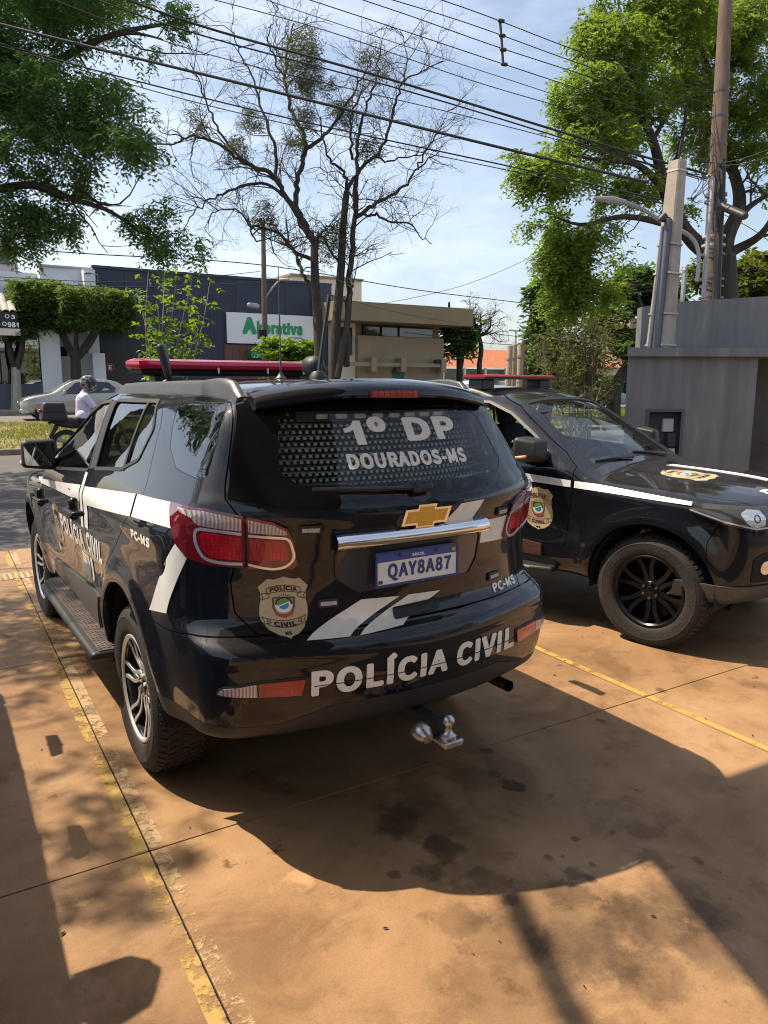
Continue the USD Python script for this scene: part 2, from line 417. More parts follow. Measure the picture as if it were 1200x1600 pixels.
obj("far_road", strip(-300, 300, np.linspace(24.55, 31.0, 5), -.006), MAT_FARROAD, kind="structure", smooth=False)
obj("forecourt", strip(-300, 300, np.linspace(31.15, 40, 4), .115), MAT_PAVE, kind="structure", smooth=False)

# ------------------------------------------------------------------ grass on the median
def leaf_material(name, ramp, trans=.35, rough=.55, spec=.3):
    return usdkit.material(stage, f"/World/Looks/{name}", {
        "g": ("geometry", {}), "r": ("rgb_ramp", {"ramp": ramp}),
        "n": ("noise_texture", {"scale": .55, "detail": 3.0}), "a": ("math", {"math_type": "multiply_add", "value2": .6}), "sb": ("math", {"math_type": "multiply_add", "value2": .9, "value3": -.25}),
        "p": ("principled_bsdf", {"roughness": rough, "specular_ior_level": spec}), "hs": ("hsv", {"hue": .485, "saturation": 1.15, "value": 2.1, "fac": 1.0}), "t": ("translucent_bsdf", {}), "m": ("mix_closure", {"fac": trans}),
    }, [("g.position", "n.vector"), ("n.fac", "sb.value1"), ("g.random_per_island", "a.value1"), ("sb.value", "a.value3"), ("a.value", "r.fac"), ("r.color", "p.base_color"), ("r.color", "hs.color"), ("hs.color", "t.color"), ("p.BSDF", "m.closure1"), ("t.BSDF", "m.closure2")], surface="m.closure")


GRASS = leaf_material("dry_grass", [(0, (.10, .13, .025)), (.45, (.19, .19, .05)), (.75, (.30, .26, .09)), (1, (.38, .31, .14))], .3, .8)
rng = np.random.default_rng(7)
N = 62000
gx = np.where(rng.random(N) < .30, rng.uniform(-3, 9, N), rng.uniform(9, 46, N))
gy = 15.9 + 8.4 * rng.random(N)
patch = meshkit.fbm(np.c_[gx * .5, gy * .5, np.zeros(N)], 3)
keep = rng.random(N) < np.clip((patch - .25) * 2.6, .12, 1)
gx, gy = gx[keep], gy[keep]
N = len(gx)
far = np.clip((gx - 5) / 30, 0, 1)
h = rng.uniform(.05, .15, N) * (1 + .4 * far)
w = rng.uniform(.012, .022, N) * (1 + 1.6 * far)
a = rng.uniform(0, 2 * np.pi, N)
ln_ = rng.normal(0, .06, (N, 2))
z0 = GP(gy) + .09
b0 = np.c_[gx - w * np.cos(a), gy - w * np.sin(a), z0]
b1 = np.c_[gx + w * np.cos(a), gy + w * np.sin(a), z0]
tp = np.c_[gx + ln_[:, 0], gy + ln_[:, 1], z0 + h]
gv = np.stack([b0, b1, tp], 1).reshape(-1, 3)
obj("median_grass", (gv, np.arange(3 * N).reshape(-1, 3)), GRASS, smooth=False, kind="stuff")
tag(stage.GetPrimAtPath("/World/median_grass"), "dry yellow green grass on the median between the roads", "grass")
# ------------------------------------------------------------------ vehicle materials
def paint_material(name, base, dust):
    """Gloss paint under clear coat, with a thin uneven film of dust that lies on faces turned upwards."""
    return usdkit.material(stage, f"/World/Looks/{name}", {
        "tc": ("texture_coordinate", {}), "g": ("geometry", {}),
        "n": ("noise_texture", {"scale": 6.0, "detail": 6.0, "roughness": 0.6}),
        "nf": ("noise_texture", {"scale": 70.0, "detail": 3.0}),
        "mm": ("math", {"math_type": "multiply"}),
        "sx": ("separate_xyz", {}),
        "up": ("map_range", {"from_min": 0.45, "from_max": 1.0, "to_min": 0.10, "to_max": 1.0, "clamp": True}),
        "d": ("math", {"math_type": "multiply"}),
        "d2": ("math", {"math_type": "multiply", "value2": dust, "use_clamp": True}),
        "c": ("mix", {"color1": base, "color2": (0.16, 0.12, 0.085)}),
        "ro": ("map_range", {"from_min": 0.0, "from_max": 0.25, "to_min": 0.004, "to_max": 0.16}),
        "p": ("principled_bsdf", {"roughness": 0.5, "coat_weight": 1.0, "coat_ior": 1.5, "specular_ior_level": 0.05}),
    }, [("tc.object", "n.vector"), ("tc.object", "nf.vector"), ("n.fac", "mm.value1"), ("nf.fac", "mm.value2"), ("g.normal", "sx.vector"), ("sx.z", "up.value"), ("mm.value", "d.value1"), ("up.result", "d.value2"), ("d.value", "d2.value1"), ("d2.value", "c.fac"), ("c.color", "p.base_color"), ("d2.value", "ro.value"), ("ro.result", "p.coat_roughness")], surface="p.BSDF")


M = {}
M["paint"] = paint_material("black_paint", (0.0030, 0.0040, 0.0068), 0.28)
M["rubber"] = mottled("tyre_rubber", (0.009, 0.0085, 0.008), (0.026, 0.021, 0.017), 9.0, 0.75, 0.25, space="object")
M["scuffed"] = mottled("scuffed_steel", (.30, .29, .28), (.62, .61, .60), 30.0, .16, .1, space="object", rough2=.38, metal=1.0)
M["tread"] = mottled("tread_rubber", (0.012, 0.011, 0.010), (0.03, 0.024, 0.019), 14.0, 0.8, 0.3, space="object")
M["plastic"] = mottled("black_plastic", (0.012, 0.012, 0.012), (0.02, 0.019, 0.018), 30.0, 0.5, 0.15, space="object")
M["greyplastic"] = mottled("grey_plastic", (0.045, 0.047, 0.05), (0.065, 0.066, 0.068), 25.0, 0.42, 0.1, space="object")
M["dark"] = simple("dark_void", (0.006, 0.006, 0.006), 0.9)
M["chrome"] = simple("chrome", (0.82, 0.82, 0.83), 0.06, 1.0)
M["alloy"] = simple("machined_alloy", (0.70, 0.69, 0.68), 0.38, 0.75)
M["alloydark"] = simple("dark_alloy", (0.02, 0.022, 0.026), 0.25, 0.0, coat_weight=1.0)
M["blackrim"] = simple("black_rim", (0.004, 0.004, 0.005), 0.28, 0.0, specular_ior_level=.35)
M["white"] = mottled("white_vinyl", (0.62, 0.61, 0.585), (0.72, 0.71, 0.69), 12.0, 0.42, 0.02, space="object")
M["cream"] = mottled("lettering_vinyl", (0.70, 0.65, 0.55), (0.82, 0.78, 0.68), 22.0, 0.5, 0.02, space="object")
M["gold"] = mottled("gold_vinyl", (0.40, 0.31, 0.18), (0.50, 0.40, 0.25), 10.0, 0.45, 0.02, space="object")
M["goldline"] = simple("brown_print", (0.10, 0.07, 0.03), 0.5)
M["ink"] = simple("black_print", (0.006, 0.006, 0.006), 0.5)
M["green"] = simple("green_print", (0.10, 0.28, 0.05), 0.45)
M["blue"] = simple("blue_print", (0.03, 0.22, 0.42), 0.45)
M["redprint"] = simple("red_print", (0.45, 0.04, 0.03), 0.45)
M["whiteprint"] = simple("white_print", (0.75, 0.74, 0.70), 0.5)
M["plate"] = mottled("plate_white", (0.66, 0.65, 0.62), (0.74, 0.73, 0.70), 30.0, 0.35, 0.02, space="object")
M["plateblue"] = simple("plate_blue", (0.035, 0.07, 0.28), 0.35)
M["platetext"] = simple("plate_character_blue", (0.025, 0.05, 0.16), 0.4)
M["bow"] = mottled("bowtie_gold", (0.62, 0.30, 0.03), (0.74, 0.38, 0.05), 80.0, 0.35, 0.05, space="object")
M["lampchrome"] = simple("lamp_surround", (0.70, 0.68, 0.66), 0.18, 0.7, coat_weight=1.0)
M["lensred"] = simple("red_lens", (0.11, 0.007, 0.013), 0.06, coat_weight=1.0, coat_roughness=0.02)
M["lensdeep"] = usdkit.material(stage, "/World/Looks/red_reflector", {"tc": ("texture_coordinate", {}), "v": ("voronoi_texture", {"scale": 75.0, "metric": "chebychev", "randomness": 0.0}), "r": ("rgb_ramp", {"ramp": [(0, (.46, .018, .03)), (.45, (.30, .006, .015)), (1, (.12, .002, .006))]}), "n": ("noise_texture", {"scale": 9.0}), "nr": ("rgb_ramp", {"ramp": [(0, (.5, .5, .5)), (.4, (.75, .75, .75)), (.65, (1.25, 1.25, 1.25)), (1, (1.4, 1.4, 1.4))]}), "m": ("mix", {"mix_type": "multiply", "fac": 1.0}), "b": ("bump", {"strength": .5, "distance": .003}), "p": ("principled_bsdf", {"roughness": .12, "coat_weight": 1.0})}, [("tc.object", "v.vector"), ("tc.object", "n.vector"), ("v.distance", "r.fac"), ("n.fac", "nr.fac"), ("r.color", "m.color1"), ("nr.color", "m.color2"), ("m.color", "p.base_color"), ("v.distance", "b.height"), ("b.normal", "p.normal")], surface="p.BSDF")
M["lensclear"] = usdkit.material(stage, "/World/Looks/clear_lens", {"tc": ("texture_coordinate", {}), "w": ("wave_texture", {"wave_type": "bands", "bands_direction": "x", "scale": 26.0}), "r": ("rgb_ramp", {"ramp": [(0, (0.24, 0.19, 0.185)), (1, (0.52, 0.45, 0.44))]}), "b": ("bump", {"strength": 0.3, "distance": 0.004}), "p": ("principled_bsdf", {"roughness": 0.1, "coat_weight": 1.0, "metallic": 0.4})}, [("tc.object", "w.vector"), ("w.fac", "r.fac"), ("r.color", "p.base_color"), ("w.fac", "b.height"), ("b.normal", "p.normal")], surface="p.BSDF")
M["barred"] = simple("light_bar_red", (0.40, 0.008, 0.035), 0.12, coat_weight=1.0, coat_roughness=0.03)
M["barred_flat"] = simple("light_bar_red_flat", (0.42, 0.01, 0.02), 0.3)
M["amber"] = simple("amber_lens", (0.7, 0.35, 0.12), 0.15, coat_weight=1.0)
M["ledwhite"] = mottled("led_lens", (0.25, 0.24, 0.22), (0.6, 0.58, 0.52), 160.0, 0.15, 0.3, space="object")
M["fabric"] = mottled("seat_fabric", (0.010, 0.010, 0.011), (0.016, 0.016, 0.018), 60.0, 0.9, 0.3, space="object")
M["meshplate"] = mottled("perforated_steel", (0.31, 0.31, 0.285), (0.40, 0.39, 0.355), 8.0, 0.5, 0.05, space="object")
M["treadplate"] = usdkit.material(stage, "/World/Looks/tread_plate", {"tc": ("texture_coordinate", {}), "n": ("noise_texture", {"scale": 12.0, "detail": 6.0}), "r": ("rgb_ramp", {"ramp": [(0, (0.10, 0.07, 0.055)), (0.4, (0.14, 0.11, 0.10)), (0.7, (0.24, 0.20, 0.18)), (1, (0.3, 0.25, 0.22))]}), "p": ("principled_bsdf", {"roughness": 0.4, "metallic": 0.6})}, [("tc.object", "n.vector"), ("n.fac", "r.fac"), ("r.color", "p.base_color")], surface="p.BSDF")
M["rust"] = mottled("dusty_sill", (0.03, 0.012, 0.008), (0.10, 0.035, 0.02), 7.0, 0.6, 0.2, space="object")
M["glassdark"] = pane("tinted_glass", (0.45, 0.47, 0.46), 1.8)
M["glassrear"] = pane("rear_glass", (0.90, 0.93, 0.92), 1.42)
M["glassquarter"] = pane("quarter_glass", (0.45, 0.46, 0.46), 2.1)
M["glassclear"] = pane("windscreen_glass", (0.92, 0.96, 0.94), 1.45)
M["mirrorglass"] = simple("mirror_silver", (0.30, 0.31, 0.32), 0.02, 1.0)
M["glassblack"] = simple("black_glass_band", (0.004, 0.0045, 0.005), 0.03, specular_ior_level=.4)
M["headlamp"] = simple("headlamp_silver", (0.75, 0.74, 0.70), 0.12, 0.8, coat_weight=1.0)
M["headlampshell"] = simple("headlamp_shell", (0.045, 0.043, 0.036), 0.08, 0.2, coat_weight=1.0)

# ------------------------------------------------------------------ the body as a smooth solid (x right, y forward from the rear bumper, z up)
REAR_AXLE, FRONT_AXLE, HUB_Z, TYRE_R = 1.09, 3.935, 0.40, 0.40
_W = PchipInterpolator([.35, .45, .55, .70, .85, 1.0, 1.12, 1.22, 1.30, 1.37, 1.43, 1.50, 1.60, 1.70, 1.78, 1.86, 2.0], [.84, .880, .905, .925, .930, .932, .930, .922, .908, .885, .856, .826, .780, .727, .680, .60, .45])
_R = PchipInterpolator([.35, .44, .50, .58, .66, .74, .80, .84, .870, .90, .96, 1.05, 1.15, 1.24, 1.30, 1.35, 1.39, 1.45, 1.6, 1.7, 1.78, 1.83, 2.0], [.30, .10, .0, -.040, -.058, -.066, -.066, -.058, -.035, .010, .035, .038, .030, .016, .004, -.006, .002, .045, .135, .20, .255, .30, .5])
_C = PchipInterpolator([.35, .7, .85, .95, 1.35, 1.5, 1.8, 2.0], [.26, .26, .28, .40, .42, .42, .38, .38])
_T = PchipInterpolator([-.3, .0, .12, .22, .34, .6, 1.0, 1.6, 2.1, 2.42, 2.56, 2.7, 2.95, 3.2, 3.40, 3.50, 3.65, 3.9, 4.2, 4.45, 4.6, 4.72, 4.9], [1.60, 1.72, 1.775, 1.808, 1.835, 1.858, 1.868, 1.870, 1.855, 1.812, 1.775, 1.715, 1.565, 1.405, 1.285, 1.250, 1.238, 1.226, 1.205, 1.172, 1.135, 1.05, .7])
_F = PchipInterpolator([.35, .48, .6, .75, .95, 1.05, 1.12, 1.2, 1.4], [4.45, 4.66, 4.72, 4.74, 4.72, 4.69, 4.64, 4.5, 4.1])


def smax(a, b, k):
    h = np.clip(0.5 + 0.5 * (a - b) / k, 0, 1)
    return b + (a - b) * h + k * h * (1 - h)


def body_f(p):
    x, y, z = p[..., 0], p[..., 1], p[..., 2]
    ax = np.abs(x)
    up = np.clip((z - 1.36) / 0.25, 0, 1)
    w = _W(z) - 0.05 * np.clip((.95 - y) / .95, 0, 1.3) ** 2 - 0.045 * np.clip((.62 - y) / .62, 0, 1.2) ** 2 * np.clip((1.0 - z) / .12, 0, 1) - up * 0.035 * np.clip((1.2 - y) / 1.2, 0, 1.2) ** 1.5 - 0.10 * np.clip((y - 3.95) / .75, 0, 1.4) ** 2 - up * 0.10 * np.clip((y - 2.1) / 1.2, 0, 1.2) ** 1.5
    for ya in (REAR_AXLE, FRONT_AXLE):
        d = np.hypot(y - ya, z - 0.46)
        w = w + 0.026 * np.exp(-((d - 0.49) / 0.085) ** 2) * np.clip((1.15 - z) / .25, 0, 1)
    s = np.clip((y - 1.55) / .35, 0, 1) * np.clip((3.45 - y) / .35, 0, 1)
    w = w - 0.022 * np.exp(-((z - 0.80) / 0.15) ** 2) * s + 0.010 * np.exp(-((z - 1.235) / 0.05) ** 2) * np.clip((y - .3) / .5, 0, 1)
    f = ax - w
    r = _R(z) + _C(z) * ax ** (2.6 - 0.6 * np.clip((z - 1.4) / .4, 0, 1) - 0.6 * np.clip((.9 - z) / .1, 0, 1))
    f = smax(f, (r - y) * 0.93, 0.10 - 0.04 * np.clip((z - 1.3) / .1, 0, 1))
    fr = _F(z) - 0.30 * ax ** 3.0
    f = smax(f, y - fr, 0.08)
    t = _T(y) - np.where(y < 2.5, 0.050 * (ax / .62) ** 2.4, 0) - np.where(y >= 2.5, 0.050 * (ax / .62) ** 2.4 * np.clip((3.3 - y) / .8, 0, 1) + 0.075 * (ax / .85) ** 2.5 * np.clip((y - 2.5) / .8, 0, 1), 0)
    sl = np.where((y > 2.6) & (y < 3.4), 0.86, 1.0)
    f = smax(f, (z - t) * sl, 0.09)
    return smax(f, 0.44 + 0.05 * np.clip((.6 - y) / .6, 0, 1) - z, 0.05)


def body_grad(p, h=1e-3):
    g = np.stack([body_f(p + h * e) - body_f(p - h * e) for e in np.eye(3)], -1) / (2 * h)
    return g


def surface_nets(F, o, h):
    s = F < 0
    nx, ny, nz = F.shape
    num = np.zeros((nx - 1, ny - 1, nz - 1, 3))
    cnt = np.zeros((nx - 1, ny - 1, nz - 1))
    corner = [(i, j, k) for i in (0, 1) for j in (0, 1) for k in (0, 1)]
    view = lambda A, c: A[c[0]:nx - 1 + c[0], c[1]:ny - 1 + c[1], c[2]:nz - 1 + c[2]]
    for a in corner:
        for ax in range(3):
            if a[ax] == 0:
                b = list(a)
                b[ax] = 1
                fa, fb = view(F, a), view(F, b)
                x = (view(s, a) != view(s, b))
                t = np.where(x, fa / np.where(x, fa - fb, 1), 0)
                for d in range(3):
                    num[..., d] += np.where(x, a[d] + (t if d == ax else 0), 0)
                cnt += x
    act = cnt > 0
    idx = np.full(act.shape, -1)
    idx[act] = np.arange(act.sum())
    v = (np.argwhere(act) + num[act] / cnt[act][:, None]) * h + o
    faces = []
    for ax in range(3):
        u, w = [(1, 2), (2, 0), (0, 1)][ax]
        sl0 = [slice(1, n - 1) for n in F.shape]
        sl0[ax] = slice(0, F.shape[ax] - 1)
        sl1 = list(sl0)
        sl1[ax] = slice(1, F.shape[ax])
        a, b = s[tuple(sl0)], s[tuple(sl1)]
        for flip, msk in ((False, a & ~b), (True, ~a & b)):
            e = np.argwhere(msk)
            e[:, [d for d in range(3) if d != ax]] += 1
            q = []
            for du, dw in ((-1, -1), (0, -1), (0, 0), (-1, 0)):
                c = e.copy()
                c[:, u] += du
                c[:, w] += dw
                q.append(idx[c[:, 0], c[:, 1], c[:, 2]])
            q = np.stack(q, 1)
            faces.append(q[:, ::-1] if flip else q)
    q = np.vstack(faces)
    return v, np.vstack([q[:, [0, 1, 2]], q[:, [0, 2, 3]]])


GH = 0.022
_o = np.array([-1.056, -0.22, 0.33])
_n = (97, 232, 74)
_P = np.stack(np.meshgrid(*[_o[d] + GH * np.arange(_n[d]) for d in range(3)], indexing="ij"), -1)
_F0 = body_f(_P)
_v, _f = surface_nets(_F0, _o, GH)
for _ in range(3):
    _g = body_grad(_v)
    _v = _v - np.clip(body_f(_v) / (_g ** 2).sum(-1), -.01, .01)[:, None] * _g
solid = m3.Manifold(m3.Mesh(_v.astype(np.float32), _f.astype(np.uint32)))
_gx = np.linalg.norm(np.stack(np.gradient(_F0, GH), -1), axis=-1)
_cav = _F0 / np.maximum(_gx, 0.5) + 0.045
_cav = np.maximum(_cav, np.maximum(0.66 - _P[..., 2], _P[..., 1] - 3.36))
for _ya in (REAR_AXLE, FRONT_AXLE):
    _cav = np.maximum(_cav, 0.53 - np.hypot(_P[..., 1] - _ya, _P[..., 2] - 0.44))
_v2, _f2 = surface_nets(_cav, _o, GH)
cavity = m3.Manifold(m3.Mesh(_v2.astype(np.float32), _f2.astype(np.uint32)))


def cs(poly):
    cons = []
    for g in getattr(poly, "geoms", [poly]):
        g = shapely.geometry.polygon.orient(g)
        cons.append(np.array(g.exterior.coords)[:-1])
        cons += [np.array(i.coords)[:-1] for i in g.interiors]
    return m3.CrossSection(cons, m3.FillRule.EvenOdd)


def prism_x(poly, x0, x1):
    """(y, z) outline through x0..x1."""
    return m3.Manifold.extrude(cs(poly), x1 - x0).transform(np.array([[0, 0, 1, x0], [1, 0, 0, 0], [0, 1, 0, 0]], float))


def prism_y(poly, y0, y1):
    """(x, z) outline through y0..y1."""
    return m3.Manifold.extrude(cs(poly), y1 - y0).transform(np.array([[1, 0, 0, 0], [0, 0, -1, y1], [0, 1, 0, 0]], float))


def prism_z(poly, z0, z1):
    return m3.Manifold.extrude(cs(poly), z1 - z0).translate((0, 0, z0))


def fine_normals(man):
    """Corner-wise normals: the body's own where a face lies on it, else flat."""
    me = man.to_mesh()
    v, f = np.asarray(me.vert_properties[:, :3], float), np.asarray(me.tri_verts)
    fn = np.cross(v[f[:, 1]] - v[f[:, 0]], v[f[:, 2]] - v[f[:, 0]])
    L = np.linalg.norm(fn, axis=1)
    keep = L > 1e-10
    f, fn = f[keep], fn[keep] / L[keep][:, None]
    g = body_grad(v)
    g /= np.linalg.norm(g, axis=1, keepdims=True) + 1e-9
    on = np.abs(body_f(v)) < 0.004
    vv = v[f].reshape(-1, 3)
    nn = g[f]
    ok = on[f] & ((nn * fn[:, None]).sum(-1) > 0.6)
    nn = np.where(ok.all(1)[:, None, None], nn, fn[:, None])
    return (vv, np.arange(len(vv)).reshape(-1, 3)), nn.reshape(-1, 3)


def bobj(name, man, mat, parent, label=None):
    if man.is_empty():
        return None
    m, n = fine_normals(man)
    return obj(name, m, mat, parent, normals=n, label=label)


def solve(o, d, lo=0.0, hi=1.3):
    """First crossing of the body along o - t*d (from outside, d points outwards)."""
    a, b = np.full(len(o), lo), np.full(len(o), hi)
    # coarse march to find the first sign change
    ts = np.linspace(lo, hi, 66)
    found = np.zeros(len(o), bool)
    for k in range(1, len(ts)):
        ins = body_f(o - ts[k] * d) < 0
        new = ins & ~found
        a[new], b[new] = ts[k - 1], ts[k]
        found |= ins
    for _ in range(22):
        m = (a + b) / 2
        ins = body_f(o - m[:, None] * d) < 0
        b = np.where(ins, m, b)
        a = np.where(ins, a, m)
    return o - b[:, None] * d


FRAMES = {  # in-plane axes and outward direction
    "left": ((0, 1, 0), (0, 0, 1), (-1, 0, 0)), "right": ((0, 1, 0), (0, 0, 1), (1, 0, 0)),
    "rear": ((1, 0, 0), (0, 0, 1), (0, -1, 0)), "top": ((1, 0, 0), (0, 1, 0), (0, 0, 1)),
    "left_corner": ((.8, -.6, 0), (0, 0, 1), (-.6, -.8, 0)), "right_corner": ((-.8, -.6, 0), (0, 0, 1), (.6, -.8, 0)),
    "front": ((1, 0, 0), (0, 0, 1), (0, 1, 0)), "front_right": ((-.8, .6, 0), (0, 0, 1), (.6, .8, 0)), "front_left": ((.8, .6, 0), (0, 0, 1), (-.6, .8, 0)),
}


def drape(poly, frame, off=0.0, th=0.003, fine=0.03, centre=(0, 2.2, 1.0)):
    """A polygon laid on the body as a thin closed sheet from off to off+th above its skin."""
    eu, ev, en = (np.array(a, float) for a in FRAMES[frame])
    man = m3.Manifold.extrude(cs(poly), 0.01)
    man = man.refine_to_length(fine)
    me = man.to_mesh()
    v, f = np.asarray(me.vert_properties[:, :3], float), np.asarray(me.tri_verts)
    base = np.array(centre) if frame != "top" else np.array([0, 0, 1.0])
    start = np.outer(v[:, 0], eu) + np.outer(v[:, 1], ev)
    far = 1.2 if frame in ("left", "right", "top") else 3.2
    if frame in ("rear",):
        start[:, 1] = -0.3; far = 0.0; hi = 1.2
    elif frame == "front":
        start[:, 1] = 4.95; hi = 1.2
    elif frame in ("left", "right"):
        start[:, 0] = en[0] * 1.1; hi = 1.05
    elif frame == "top":
        start[:, 2] = 2.0; hi = 1.3
    else:
        yc = 0.2 if "corner" in frame else 4.5
        c0 = np.array([en[0] * 1.5, yc, 0])
        start = start + en * (np.dot(c0, en) + 0.25 - 0 * far); hi = 1.6
    q = solve(start, en, 0, hi)
    g = body_grad(q)
    g /= np.linalg.norm(g, axis=1, keepdims=True) + 1e-9
    h = off + th * (v[:, 2] / 0.01)
    pv = q + g * h[:, None]
    if np.dot(np.cross(eu, ev), en) < 0:
        f = f[:, ::-1]
    return trimesh.Trimesh(pv, f, process=False)


def mir(poly):
    return affinity.scale(poly, -1, 1, origin=(0, 0))


# outlines in the side view (y, z)
WIN_F = rpoly([(2.98, 1.285), (1.93, 1.372), (2.10, 1.738), (2.36, 1.722), (2.60, 1.640), (2.88, 1.480), (3.10, 1.325)], .02)
WIN_R = rpoly([(1.80, 1.392), (1.98, 1.745), (1.22, 1.756), (1.07, 1.63), (1.10, 1.50), (1.32, 1.435)], .025)
WIN_Q = rpoly([(.90, 1.757), (.86, 1.68), (.76, 1.575), (.60, 1.502), (.312, 1.480), (.362, 1.62), (.437, 1.774)], .02)
DOOR_F = rpoly([(3.26, .66), (3.32, 1.10), (3.30, 1.26), (3.16, 1.36), (2.88, 1.535), (2.62, 1.70), (2.38, 1.785), (2.02, 1.80), (1.86, 1.38), (1.91, 1.0), (1.91, .66)], .03)
DOOR_R = rpoly([(1.90, .66), (1.90, 1.0), (1.85, 1.38), (2.01, 1.80), (1.18, 1.80), (1.00, 1.66), (.84, 1.38), (.95, 1.27), (1.14, 1.13), (1.34, .99), (1.50, .87), (1.53, .66)], .03)
TAILGATE = Polygon([(-.665, .905), (-.725, .98), (-.735, 1.10), (-.715, 1.20), (-.715, 1.36), (-.745, 1.42), (-.735, 1.46), (-.615, 1.80), (.615, 1.80), (.735, 1.46), (.745, 1.42), (.715, 1.36), (.715, 1.20), (.735, 1.10), (.725, .98), (.665, .905)])
REARGLASS = Polygon([(-.738, 1.425), (-.60, 1.396), (-.30, 1.372), (0, 1.366), (.30, 1.372), (.60, 1.396), (.738, 1.425), (.610, 1.79), (-.610, 1.79)])
REARHOLE = rpoly([(-.545, 1.51), (-.49, 1.464), (-.25, 1.454), (.25, 1.452), (.49, 1.462), (.555, 1.50), (.50, 1.70), (.41, 1.748), (-.44, 1.748), (-.50, 1.70)], .03)
HOOD = rpoly([(-.74, 3.50), (-.80, 3.75), (-.79, 4.30), (-.70, 4.56), (0, 4.70), (.70, 4.56), (.79, 4.30), (.80, 3.75), (.74, 3.50), (.0, 3.44)], .03)
WSCREEN = Polygon([(-.56, 2.60), (.56, 2.60), (.70, 3.36), (-.70, 3.36)])

arches = [m3.Manifold.cylinder(0.62, 0.468, 0.468, 72).rotate((0, 90, 0)).translate((sx * 0.60 if sx > 0 else -1.22, ya, 0.455)) for ya in (REAR_AXLE, FRONT_AXLE) for sx in (-1, 1)]
shell = solid - cavity
for a in arches:
    shell = shell - a
# windows cut right through the shell
for w in (WIN_F, WIN_R, WIN_Q):
    shell = shell - prism_x(w, -1.2, -.3) - prism_x(w, .3, 1.2)
shell = shell - prism_y(REARHOLE, -.3, .62)
shell = shell - prism_z(WSCREEN, 1.15, 2.1)
GAP = 0.005


def cut(man, prism_of, poly):
    """(piece, rest) with an open joint between them."""
    return man ^ prism_of(poly), man - prism_of(poly.buffer(GAP, join_style=2))


PIECES = {}
rest = shell
PIECES["tailgate"], rest = cut(rest, lambda q: prism_y(q, -.3, .60), TAILGATE)
for nm, d in (("front_door", DOOR_F), ("rear_door", DOOR_R)):
    for sgn, key in ((-1, "l"), (1, "r")):
        PIECES[nm + key], rest = cut(rest, lambda q: prism_x(q, *((-1.2, -.5) if sgn < 0 else (.5, 1.2))), d)
_bump = Polygon([(-.4, .30), (-.4, .897), (.30, .897), (.46, .872), (.72, .862), (.72, .30)])
PIECES["rear_bumper"], rest = cut(rest, lambda q: prism_x(q, -1.2, 1.2), _bump)
PIECES["hood"], rest = cut(rest, lambda q: prism_z(q, 1.02, 1.5), HOOD)
_fb = Polygon([(4.33, .30), (4.33, .86), (4.40, 1.00), (4.60, 1.03), (5.0, 1.03), (5.0, .30)])
PIECES["front_bumper"], rest = cut(rest, lambda q: prism_x(q, -1.2, 1.2), _fb)
PIECES["body"] = rest
BOOT = cavity ^ m3.Manifold.cube((2.2, 1.3, .09)).translate((-1.1, -.3, .845))
_low = Polygon([(-1.2, .3), (-1.2, .555), (-.62, .555), (-.42, .615), (.42, .615), (.62, .555), (1.2, .555), (1.2, .3)])
PIECES["lower"] = PIECES["rear_bumper"] ^ prism_y(_low, -.4, .9)
PIECES["rear_bumper"] = PIECES["rear_bumper"] - prism_y(_low.buffer(.002, join_style=2), -.4, .9)


# ------------------------------------------------------------------ wheels (axis along +x of the wheel = outwards)
def to_axle(m):
    """lathe axis z -> outward x"""
    return xf(m, np.array([[0, 0, 1], [0, 1, 0], [-1, 0, 0]], float))


